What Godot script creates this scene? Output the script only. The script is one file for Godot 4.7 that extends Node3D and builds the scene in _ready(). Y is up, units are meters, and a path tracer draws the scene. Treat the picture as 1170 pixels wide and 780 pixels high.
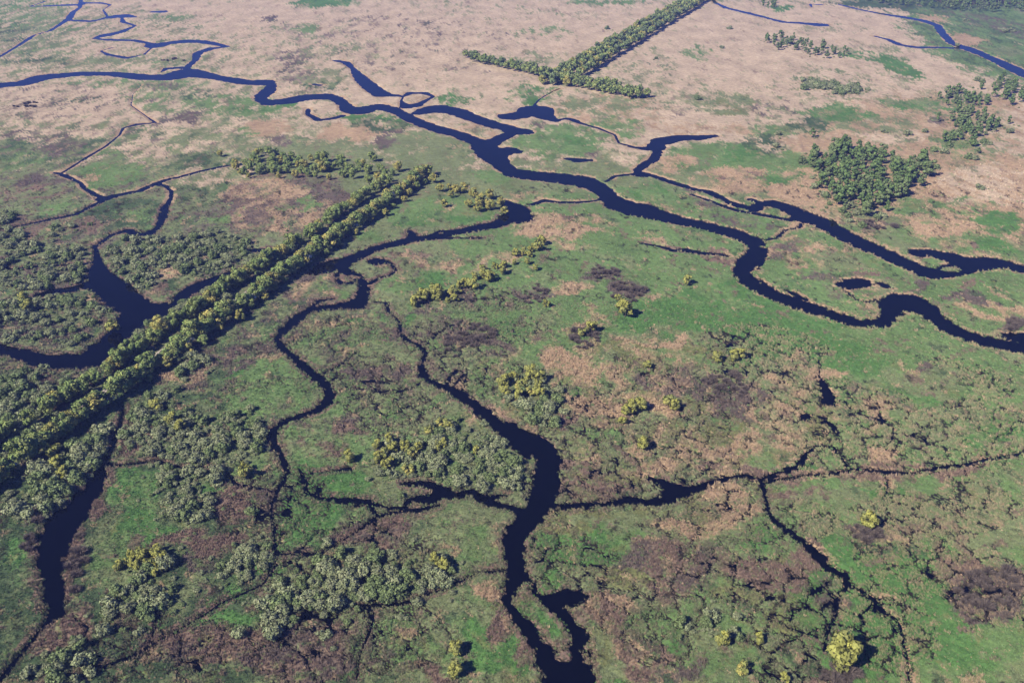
extends Node3D
# A river marsh seen from a small aircraft: winding black channels, reed beds, a straight dyke with trees.
# World: x to the right, -z away, y up, metres. Water level is y = 0.

const EYE_HEIGHT := 250.0
const NEAR_DIST := 190.0
const FAR_DIST := 2150.0
const ROWS := 840
const COLS := 980
const HALF_ROWS := 420
const HALF_COLS := 490

# river channels and ditches: x, z, half width in metres, point after point
const CHANNELS := [
	[-633.2,-1096,14.8,-599.1,-1109.4,15,-576.7,-1118.4,13.5,-567.4,-1151.2,16.8,-532,-1170.7,13.3,-491.1,-1170.7,11.1,-445.7,-1151.2,14.9,-412.9,-1151.2,17.4,-401.3,-1175.6,22.4,-358.9,-1151.2,10.4,-313.7,-1123,12.2,-295.1,-1123,15.3,-281.6,-1109.4,5.7,-278.7,-1078.7,8.8,-280.7,-1057.7,9.3,-277.9,-1037.4,6.3,-262.6,-1025.6,13.2,-245.2,-1033.4,13.1,-229.1,-1049.5,13.8,-210.3,-1053.6,13.9,-195.3,-1045.4,8.5,-182.1,-1017.8,7.1,-173.9,-995.1,9.6,-162.2,-991.4,16.7,-154,-998.8,11.5,-143.7,-1006.3,13.2,-130.6,-998.8,10.1,-119.7,-984.1,8.1,-103.2,-955.8,8.1,-83.2,-928.9,9.1,-64.5,-909.5,9.9,-50.9,-897,9.1,-37.5,-878.8,9.2,-28,-867,10.9,-21.8,-844.3,14.4,-17.4,-827.9,13.5,-10,-804.3,9.1,-3.8,-786.7,8.4,3.8,-777,11.9,15.7,-772.2,12.5,37.8,-765.1,13.5,58.6,-755.8,13.8,70.5,-740,10.2,77.4,-720.4,8,84.2,-697.7,12.2,98.6,-685.9,15.2,115.9,-670.5,10.1,130.6,-659.4,7.8,145.9,-650.4,7.6,159.5,-638.1,8.3,171.3,-622.8,8.1,173.1,-606.5,5.9,162.1,-584.9,9.3,152.8,-571.6,5.8,152,-557.5,6.2,157.3,-543.9,7.5,164.5,-532.1,7.2,174,-520.7,8.1,184.9,-509.7,7,195.7,-500.2,7.1,206.1,-492.1,6.6,218.4,-493.3,5.8,228.2,-504.9,6.2,234.5,-519.4,9.3,244.2,-519.4,14.7,251.5,-513.3,8.8,252.7,-499,6.1,255.9,-484.3,7.3,262.3,-475.5,7.4,270,-469.1,7,279,-463.9,7,286.3,-460.8,7.5,302.8,-454.7,7.9],
	[283.9,-476.6,4.8,288.9,-474.4,7.2,294.4,-472.3,8.4],
	[-98.2,-980.5,8,-89,-991.4,13.1,-79.3,-998.8,16.5,-59.1,-987.8,12.7,-39.6,-959.2,10.5,-20.3,-935.5,10.5,-4.3,-922.3,10.2,3.4,-909.5,3.9,-4.2,-897,7.9,-15,-878.8,9,-23.8,-861.2,10.7],
	[0.9,-912.7,11.9,8.6,-909.5,11.6,14.6,-906.4,7.1],
	[-15.1,-833.3,12.2,-4,-844.3,11.5,2.4,-841.5,7.7],
	[-9.1,-969.8,6.5,-0.9,-966.2,13.5,13.7,-976.9,13.1,25,-991.4,20.8,36.1,-962.7,8.8,44.6,-948.9,5.1],
	[25.2,-998.8,3.8,24.7,-1017.8,1.6,32.1,-1045.4,1.3,46.9,-1078.7,1.5,55.5,-1091.7,1.8],
	[45.6,-952.3,2.9,56.7,-959.2,3.5,62.6,-952.3,4.4,68.2,-942.2,3.3,76.4,-932.2,1.8,85.3,-922.3,2.4,100.2,-897,1.4,100.9,-870,1.4,113.3,-855.5,3.1,124.8,-849.9,5.6,133.6,-855.5,11.2],
	[197.2,-893.9,4.1,179.2,-887.8,8.7,161.6,-887.8,9.6,143,-875.8,12,132,-861.2,5.6,134.2,-841.5,4.1,128.8,-819.9,4.6,117.1,-801.7,5.4,108.1,-784.2,3.8,111.2,-772.2,6.2],
	[110,-774.6,6,104,-774.6,2.9,87.8,-769.8,2.3,79.1,-755.8,1.8],
	[114.8,-777,2.8,128.1,-760.4,3.6,141,-744.4,4.1,148.9,-735.5,4,160.6,-729,4.2,170.1,-705.9,3.7,179.9,-693.7,4.4,187.4,-687.8,5.1,195.6,-699.8,4.9,206.4,-701.8,7.1,215.2,-687.8,8.2,222.6,-670.5,10.5,232.7,-657.6,9.8,238.4,-638.1,8.7,245.6,-621.1,8.6,254.3,-604.9,8.6,261.4,-589.4,7.6,268.3,-576,7.8,274.8,-565.9,9.1,284.6,-564.5,6.4,294.4,-565.9,4.1,303.9,-574.5,8.2,312.3,-580.4,11.2,324.2,-583.4,10,332.8,-578.9,7.3,339.8,-571.6,6.4,352.9,-563.1,6.4],
	[189.7,-710,3.2,195.2,-703.8,3.6],
	[144.6,-722.6,1.7,156.7,-707.9,2,168.9,-689.8,2.5,178,-682,2.4,190.1,-676.2,2.9,198.7,-670.5,2.8,207.9,-664.9,3.8,218.2,-666.8,4.4],
	[281.1,-600.2,6.6,289.5,-598.7,7.6,300.8,-592.5,8.1,305.4,-584.9,9.9],
	[282.9,-571.6,1.1,288.7,-577.5,1.3,295.2,-578.9,1.8,300.4,-577.5,3.2],
	[215.7,-657.6,1,212,-648.6,1.3,200.3,-643.3,1.3,190,-627.8,1.3,181.1,-624.5,1.4],
	[213.4,-546.5,6,218.3,-547.9,8,224.8,-550.6,6.9,229.8,-552,3],
	[236.8,-549.2,2.3,238.7,-545.2,3.7,241.1,-542.5,2],
	[211.1,-537.3,0.7,213.4,-525.7,0.8,218.2,-520.7,1,226.5,-524.4,1],
	[174.4,-538.6,1.1,177.4,-533.4,2.1,182.6,-524.4,1.6],
	[92.2,-617.8,1.3,105.5,-611.3,1.5,112.5,-604.9,2.4,121.7,-604.9,3.6,129.9,-600.2,3.2,143.8,-597.1,2.4,148.6,-594,1.1],
	[49.5,-819.9,3.6,59.4,-814.6,6.4,69.5,-814.6,3.9],
	[75.8,-718.3,1.9,67.9,-707.9,2.1,51.7,-703.8,2.2,37.9,-703.8,2.5,25.6,-707.9,3.5,14.4,-697.7,2.3],
	[-4.8,-705.9,3.3,3.4,-689.8,8.5,8.7,-678.1,6.7,3.3,-670.5,13.2,-5.9,-661.2,7.6,-13,-654,6.9,-23.8,-648.6,6.5,-32.6,-643.3,5.6,-45.7,-636.3,4.7,-56.6,-629.5,4.9,-72.4,-624.5,4.8,-78.8,-619.5,6,-86.9,-614.6,4.4,-98.5,-604.9,5.2,-108.6,-590.9,5.5,-116.7,-581.9,9.6,-125.7,-573.1,7.8,-129.6,-565.9,4.2],
	[-75.3,-641.5,1.8,-71.5,-634.6,2.9,-74.3,-624.5,3.8],
	[-58.7,-632.9,2.5,-52.4,-641.5,1.6,-41.6,-643.3,1.3],
	[-50.2,-627.8,2.1,-34.5,-627.8,1.3,-21.3,-627.8,1.3],
	[-114.8,-577.5,3.7,-111.3,-570.2,4,-104.4,-563.1,3.9,-97.3,-553.3,3.2,-93.7,-539.9,3.8,-93.6,-527,4.7,-96.4,-517,6.9,-104.3,-515.7,5,-115.1,-513.3,3.7,-122.6,-510.9,4.5,-126.5,-503.7,4,-129.3,-492.1,3.8,-133.1,-483.2,3.1,-133.7,-472.3,2.6,-131.1,-464.9,2.4,-123.1,-454.7,2.7,-113.3,-441.9,3.2,-103.4,-429.7,3.1,-97.2,-420.6,3,-93.4,-411.8,3.1,-94.2,-403.3,3.2,-98.5,-395.9,3.3,-105.4,-391.1,2.7,-110.9,-386.3,2.4,-114.4,-379.3,2.5,-114.6,-372.5,2.4,-110,-363.1,2,-105.2,-353.9,1.6,-101.3,-345.1,1.5,-101.1,-340.5,1.1,-102.7,-330.3,1,-102.5,-322.3,1,-101.5,-314.6,0.9,-96.8,-300.5,0.7,-94.7,-290.8,0.5],
	[-122,-513.3,1.8,-119.5,-523.2,2.3,-112.4,-525.7,1.6],
	[-115.2,-565.9,1.5,-114.4,-557.5,1.8,-109.7,-549.2,1.9,-103.1,-550.6,2.1],
	[-94.3,-586.4,3.3,-91.1,-584.9,6.4,-87.6,-584.9,3],
	[-87.6,-584.9,1.6,-81.9,-581.9,1.3,-76.5,-570.2,0.9,-80.7,-561.7,1.1,-86.1,-558.9,1.1,-91.7,-549.2,1.7,-94.9,-543.9,1.5],
	[-100.8,-433.4,1.2,-93.8,-441.9,0.8,-90.8,-446.8,0.7,-86.2,-457.7,0.5],
	[-84.8,-521.9,0.9,-77.6,-520.7,1.1,-74.4,-507.3,0.9,-66.2,-494.4,1.1,-64.8,-481,1,-60.9,-472.3,1.8,-51.8,-464.9,1.6,-48.1,-456.7,1.7,-48.8,-441.9,1.9,-46.4,-429.7,2.8,-41.3,-423.3,2.4,-34.1,-418.8,2.5,-27.9,-412.7,4.2,-21.7,-405,3.6,-15.7,-397.5,3.8,-9,-387.9,4,-3.4,-380.1,5.7,2.9,-372.5,7.3,11.1,-363.8,8.9,17,-356.7,6.9,15.3,-344.4,6.1,14.6,-331.5,6.4,11.6,-320.5,6,7.7,-311.7,5.6,3.2,-304.3,5.1,0.4,-297.2,4.1,1.4,-286.2,4.5,2.7,-277.7,4.4,-0.3,-270.4,3.5,-1.6,-264.8,3,2.6,-256.3,2.9,6.6,-247.2,3.2,10.2,-240.6,3.4,13.9,-234.2,5.5,19.3,-227.3,8.9,20.5,-217.7,9.7],
	[7.1,-278.7,1.8,10.9,-267.6,3.1,16.7,-263.9,5,22,-265.8,5.1,26.9,-264.8,2.3],
	[14.7,-262.1,2.7,20.7,-254.1,3.3,23.5,-246.4,4.2,23,-239,4,19.6,-232.7,4.7],
	[-34.2,-419.7,1,-33,-430.6,1.2,-29.1,-437.1,1.4,-25.2,-433.4,0.7,-29.7,-421.5,1.1],
	[-63.4,-412.7,0.7,-53.5,-417.1,0.8,-48.1,-423.3,0.7],
	[-81.7,-417.9,0.8,-74.8,-417.1,0.7,-68.7,-418.8,0.7],
	[9.3,-299.9,0.4,8.4,-293.5,0.6,13.7,-291.9,0.6,12.1,-286.2,0.6,9.3,-284.7,0.6],
	[13.8,-320.5,3,24.2,-319.3,2.6,35.6,-321.1,2.2,44.2,-321.7,2.2,48.2,-324.1,3.3,56.1,-324.1,3.4,64.7,-323.5,3.5,70.6,-329.7,5.3,76.4,-330.3,4.3,82.7,-333.4,3,86.2,-336,1.4,98,-340.5,1.1,104.5,-341.8,1.7,110.8,-338.5,1.6,119.9,-343.8,1.7,129.4,-348.5,2.5,133.1,-353.2,1.5,137.2,-359.5,1.1,143.5,-365.9,0.7],
	[61.9,-339.2,2,66.6,-336.6,3.8,70.9,-332.2,5.1],
	[52.5,-339.2,0.6,53.8,-332.8,1.1,56.6,-327.8,1.5],
	[110.2,-336,1,118.7,-339.2,0.9,131.5,-341.8,0.9,147.6,-344.4,1.2,157.5,-347.1,1,167.7,-344.4,1.6,180.4,-343.8,0.9,192.2,-347.8,1,207.6,-350.5,1.3,217.1,-353.9,1,229.2,-357.4,0.9,237.5,-359.5,0.9,251.5,-363.1,0.9],
	[110.3,-336.6,1,110.3,-331.5,1,109.6,-324.1,1,108.6,-315.2,1,110.3,-308.8,1.6,116.5,-300.5,2,121.5,-289.3,2.9,123.7,-281.6,2.4,128.3,-276.7,2,128,-271.4,1.4,123.5,-266.7,0.6,120.1,-260.7,1.3,117.4,-254.1,0.6,111.6,-245.1,0.7,109.8,-239,0.6],
	[128.3,-272.3,1,132.4,-268.5,0.9,135.3,-264.4,1.2,136.5,-258.5,1.2,140.1,-254.1,0.8,140.4,-249.8,0.6,138,-239,0.5,135.4,-228.8,0.4,132.9,-221.3,0.3],
	[135.3,-264.4,0.7,139.2,-264.4,0.5,143.6,-263.9,0.4],
	[94.5,-255.8,0.3,100.3,-249.8,0.4,105.3,-247.2,0.5,111.5,-244.7,0.6],
	[118.6,-272.3,0.3,120.6,-265.8,0.4,121.5,-262.1,0.4],
	[143.5,-365.9,0.8,150.5,-364.5,1.1,151.6,-357.4,0.5,152.8,-348.5,0.7,155.1,-345.8,0.7],
	[167.7,-344.4,0.6,165.5,-334.1,0.4,160.5,-324.1,0.3],
	[168.3,-448.7,0.5,163.5,-430.6,0.7,162.7,-421.5,2.5,161.9,-412.7,4,160.8,-405.8,4.2,160.7,-402.5,3],
	[142.1,-387.9,1.4,145.6,-389.5,4,147,-387.1,2],
	[153.9,-387.1,1.4,155.7,-383.2,1.8,156,-377,1],
	[170,-454.7,1.4,176.2,-455.7,0.7],
	[-295.2,-614.6,1.2,-289.6,-604.9,1.4,-279.9,-583.4,3.3,-272.5,-565.9,7.1,-258.8,-546.5,10.9,-243.6,-528.2,11.2,-228.8,-510.9,11.1,-221.1,-507.3,13.4,-213.8,-507.3,10.7,-207.5,-520.7,5.5,-204.7,-534.7,5.6,-198.7,-547.9,5.7,-190.5,-558.9,5.1,-182.4,-567.3,3.8,-178.7,-573.1,2.4],
	[-267.1,-552,8,-273.4,-543.9,5.7,-281.8,-539.9,4.3,-290.1,-536,5.8,-295.5,-532.1,4.3],
	[-224.6,-499,10.6,-225.2,-486.5,10.4,-225.9,-473.4,9.1,-227.6,-460.8,11.3,-228.5,-450.7,11.4,-236.6,-446.8,9.4,-247.6,-446.8,8.6,-258,-447.7,6.7,-274.7,-456.7,5.3,-286.3,-460.8,5.2,-303.1,-464.9,5.4],
	[-292.7,-611.3,1.5,-291.5,-619.5,1.7,-289.2,-634.6,2.3,-280.9,-643.3,2.8,-272.7,-634.6,3.3,-263.8,-636.3,4.6,-260.9,-648.6,2.4,-264.3,-668.7,3.3,-269.3,-687.8,2.9,-272.3,-714.1,1.8,-277.8,-731.2,1.7,-287.1,-744.4,2,-296.6,-748.9,3.5],
	[-325.3,-712,6.6,-315.3,-722.6,3.5,-303.5,-731.2,3.6,-298,-746.7,3.5,-290.9,-760.4,2.9,-282.1,-767.4,2.7,-270.7,-781.8,2.7,-253.7,-796.7,2.4,-239.5,-804.3,2.1],
	[-323.1,-710,3,-334.2,-720.4,3,-349.4,-735.5,1.8,-361.7,-753.5,1.8,-382.8,-772.2,2.9,-393.4,-779.4,1.8],
	[-323.7,-707.9,3.1,-328.5,-693.7,2.1,-333.5,-676.2,2.2,-350.4,-663.1,2,-362.6,-654,1.6,-375.2,-645.1,1.6],
	[-283.5,-583.4,1.6,-299.3,-578.9,1.2,-316.9,-578.9,1.3,-334,-571.6,1.2,-347.2,-589.4,0.6],
	[-179.5,-604.9,3.2,-172.2,-604.9,4.5,-161.7,-601.8,3.5],
	[-387.1,-777,1.6,-385.5,-796.7,1.6,-382.9,-830.6,2.1,-380,-858.4,1.6,-381.2,-897,1.3,-387.1,-922.3,1.6,-377.9,-935.5,3.7,-361.6,-942.2,1.7,-378.8,-966.2,0.8,-412.2,-1014,0.7,-427.5,-1061.8,0.7,-435.8,-1113.9,0.9],
	[-680.8,-1255,3.9,-680.3,-1277.8,3,-690.6,-1344.5,2.8,-700.7,-1404,4.4,-705.7,-1432,3.1,-698.4,-1468.5,3.5,-707.6,-1530.6,4.2,-718.3,-1588.9,6.6,-736.2,-1642.4,5.2,-746.1,-1699.2,3.7,-777.8,-1780.8,3.9,-809.2,-1870.1,4.2],
	[-703.4,-1563.4,6.9,-670.8,-1555.1,8.4,-655.8,-1588.9,2.2,-695.7,-1670.3,1.8,-704.6,-1729,2.7,-732.4,-1749.4,7.8,-757.3,-1749.4,8.8],
	[-759.8,-1729,10.3,-798.5,-1718.9,10.2,-838.2,-1709,2.6,-837.8,-1770.2,4.2],
	[-655.8,-1588.9,10.6,-641,-1606.4,18.7,-619.2,-1597.6,7.6],
	[-637.7,-1597.6,2.1,-616.2,-1546.8,4.9,-585.4,-1514.6,3.2,-587.4,-1461.1,7.1,-599.9,-1432,11.6,-608.2,-1404,1.9,-582.8,-1397.2,7.4,-541.3,-1390.4,7,-515.6,-1370.4,5.1,-499.1,-1350.9,16,-489.5,-1370.4,10.4,-468.9,-1383.7,14,-446.4,-1383.7,11.1,-418.3,-1363.8,8.1,-397.1,-1344.5,4.1,-415.4,-1331.9,8.4,-424.5,-1301.3,6.6,-413.7,-1249.4,4.7,-411.8,-1206.3,4.6,-401.3,-1175.6,4.1],
	[-414,-1206.3,8.2,-434.4,-1201.1,5.1,-434.3,-1180.6,1.6],
	[-498.8,-1331.9,1.5,-493.7,-1289.4,2.3,-508.7,-1266.3,5.4,-541.8,-1289.4,4.1,-561.6,-1313.4,1.5,-554.3,-1338.2,3],
	[-601.7,-1651.6,9.3,-591.4,-1651.6,13.9],
	[-230.2,-1249.4,5,-214.8,-1238.3,5.9,-200.2,-1201.1,3.2,-186,-1156,8.3,-164.7,-1100.4,10.4,-146.8,-1061.8,10.9,-128.6,-1057.7,4.2,-122.3,-1053.6,3.2],
	[-121.9,-1049.5,1.3,-122.1,-1033.4,1.5,-113.6,-1006.3,7.2,-104,-1014,8.3,-98.4,-1025.6,4,-88,-1053.6,2.3,-99.2,-1070.2,5.2,-115.1,-1070.2,5.5,-121.3,-1053.6,2.3],
	[-217.4,-998.8,2.3,-214.1,-976.9,2.8,-197.7,-952.3,4.3,-184.6,-959.2,4.4,-175.5,-969.8,4.2],
	[-233.3,-1113.9,3.7,-224.3,-1109.4,3.7],
	[575.6,-1729,4.7,594.6,-1670.3,4.9,613,-1633.2,6.6,636.3,-1597.6,9.7,657.3,-1563.4,9.1,661.5,-1514.6,6.3,641.9,-1446.4,6.4,623.4,-1370.4,6.4,629.2,-1331.9,10.5,631.8,-1283.6,8.4,632.2,-1243.8,9.3,629.9,-1195.9,11.5,629.9,-1151.2,11.6],
	[533,-1424.9,4,543.7,-1397.2,4.6,545.5,-1357.3,5.7,562.7,-1338.2,7.4,594.3,-1338.2,5.9,621.9,-1331.9,6.7],
	[364.2,-1813.4,3.4,361.6,-1749.4,4.3,369.6,-1689.5,6.3,396,-1633.2,7.3,416.7,-1580.4,5.8,430.7,-1546.8,8,456.1,-1538.7,9.1,480.4,-1522.6,15.9],
	[518.1,-1699.2,1.7,526.3,-1739.1,3.2,541.8,-1729,7.6],
	[-194,-395.9,0.7,-189.3,-376.3,1.1,-187.1,-361.6,1.1,-185.8,-351.9,1.4,-186,-345.1,3.1,-184.6,-336.6,4.3,-184.4,-325.3,5.6,-185.7,-317.5,7,-186.8,-310.5,8.2,-186.5,-300.5,7.1,-182.6,-288.2,5.9,-177,-275.2,4.6,-170.7,-263,4.1,-167,-255.8,3.9],
	[-184.7,-349.8,1,-175.8,-350.5,0.9,-163,-353.9,0.9,-152.6,-347.8,0.9,-135.3,-348.5,1,-129.5,-344.4,0.7,-122.2,-336,0.8,-111.3,-332.8,0.9,-104.3,-330.3,0.9],
	[-159.6,-254.9,0.5,-153,-249.8,0.4,-152.6,-245.5,0.3],
	[-131.4,-257.6,0.3,-128.7,-249.8,0.3,-128.2,-241,0.7,-131.4,-237,1.3,-139.2,-232.7,1.3,-146,-229.9,1.5,-149.9,-225,1.5],
	[-128.2,-241,0.4,-120.9,-248.1,0.5,-116.1,-252.8,0.5,-107.4,-263,0.8,-100.3,-268.5,0.6,-95.2,-272.3,0.5,-92.4,-283.6,0.5],
	[-169.3,-252.3,0.8,-169.9,-248.1,0.8,-170.8,-241,1,-172.4,-232.7,1.3,-173,-225.8,1.3],
	[-90.5,-239,0.4,-83.7,-244.3,0.4,-80.3,-254.9,0.6,-74.9,-257.1,0.5,-68.4,-256.7,0.5],
	[-56.9,-261.2,0.7,-53.9,-260.7,1.4,-49.1,-261.6,1,-41,-262.1,1,-36.1,-264.8,0.7,-26.5,-269.5,0.5,-19.8,-273.8,0.5,-13.2,-279.1,0.5,-6.1,-279.6,0.8,-1.7,-280.1,1],
	[-53.2,-260.3,1.1,-50.6,-252.8,0.8,-51.9,-244.3,0.4,-53.1,-237,0.3,-52.8,-226.9,0.3],
	[-94.4,-289.8,0.6,-89.5,-289.3,0.8,-85.2,-290.8,1.2,-77.5,-288.8,0.9,-73.1,-293.5,0.6,-65.2,-301.6,0.5,-57.6,-312.3,1.2,-50.3,-315.8,1,-39,-317.5,1.8,-31.8,-320.5,1.2],
	[-96.6,-347.1,0.8,-93,-341.1,1,-90.1,-330.3,1.2,-83.1,-325.3,1.4,-77.4,-325.3,1.8,-65.3,-322.3,3.2,-62.1,-323.5,1.8,-57,-313.4,0.8],
	[-74,-347.1,1.7,-80.8,-345.1,0.7,-90.4,-343.8,0.7],
	[-47.5,-336,2,-42.5,-336,2.8,-36.7,-335.3,3,-29.9,-331.5,3.1,-35.1,-325.3,4.1,-43.8,-324.7,1.8,-45.8,-318.7,1.1],
	[-30.5,-330.3,3.5,-24.7,-327.2,3.1,-17.5,-329.7,2.5,-12.4,-324.1,2.7,-4.9,-320.5,2.5,1.9,-318.1,2.2,7.8,-316.3,2.2],
	[-15.2,-328.4,1.4,-9.8,-325.9,1.8,-3,-327.8,1.2],
	[-62,-322.9,1.6,-54.1,-319.3,1.1,-45.8,-318.7,1.2]]
# islets left standing in the channels
const ISLETS := [
	[2.3,-263.9,2.8,6.5,-259.8,4.3,10.6,-255.4,4.8,14.8,-250.2,4.4,17.5,-245.1,3.5],
	[17.7,-236.6,2.6,18.6,-236.6,2.6],
	[8.2,-281.1,2.7,10.8,-276.2,3.7,13,-270.4,3.6],
	[289.8,-571.6,3.6,294.5,-571.6,3.6],
	[175.5,-611.3,1.9,178.6,-611.3,1.9],
	[61.1,-330.3,2.4,58.3,-329.7,4.4,56.2,-330.9,3.1],
	[-39.4,-331.5,1.7,-36.3,-330.3,1.5],
	[-104.6,-560.3,2.5,-100.4,-558.9,1.9],
	[23.6,-258.5,2.6,25.8,-254.1,3.3,27.5,-250.6,2.1],
	[5.2,-290.3,0.9,5.9,-286.2,0.9],
	[8.8,-262.1,0.7,8.4,-261.2,0.7],
	[25.3,-237.4,1,26.3,-234.2,1.3]]
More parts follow.
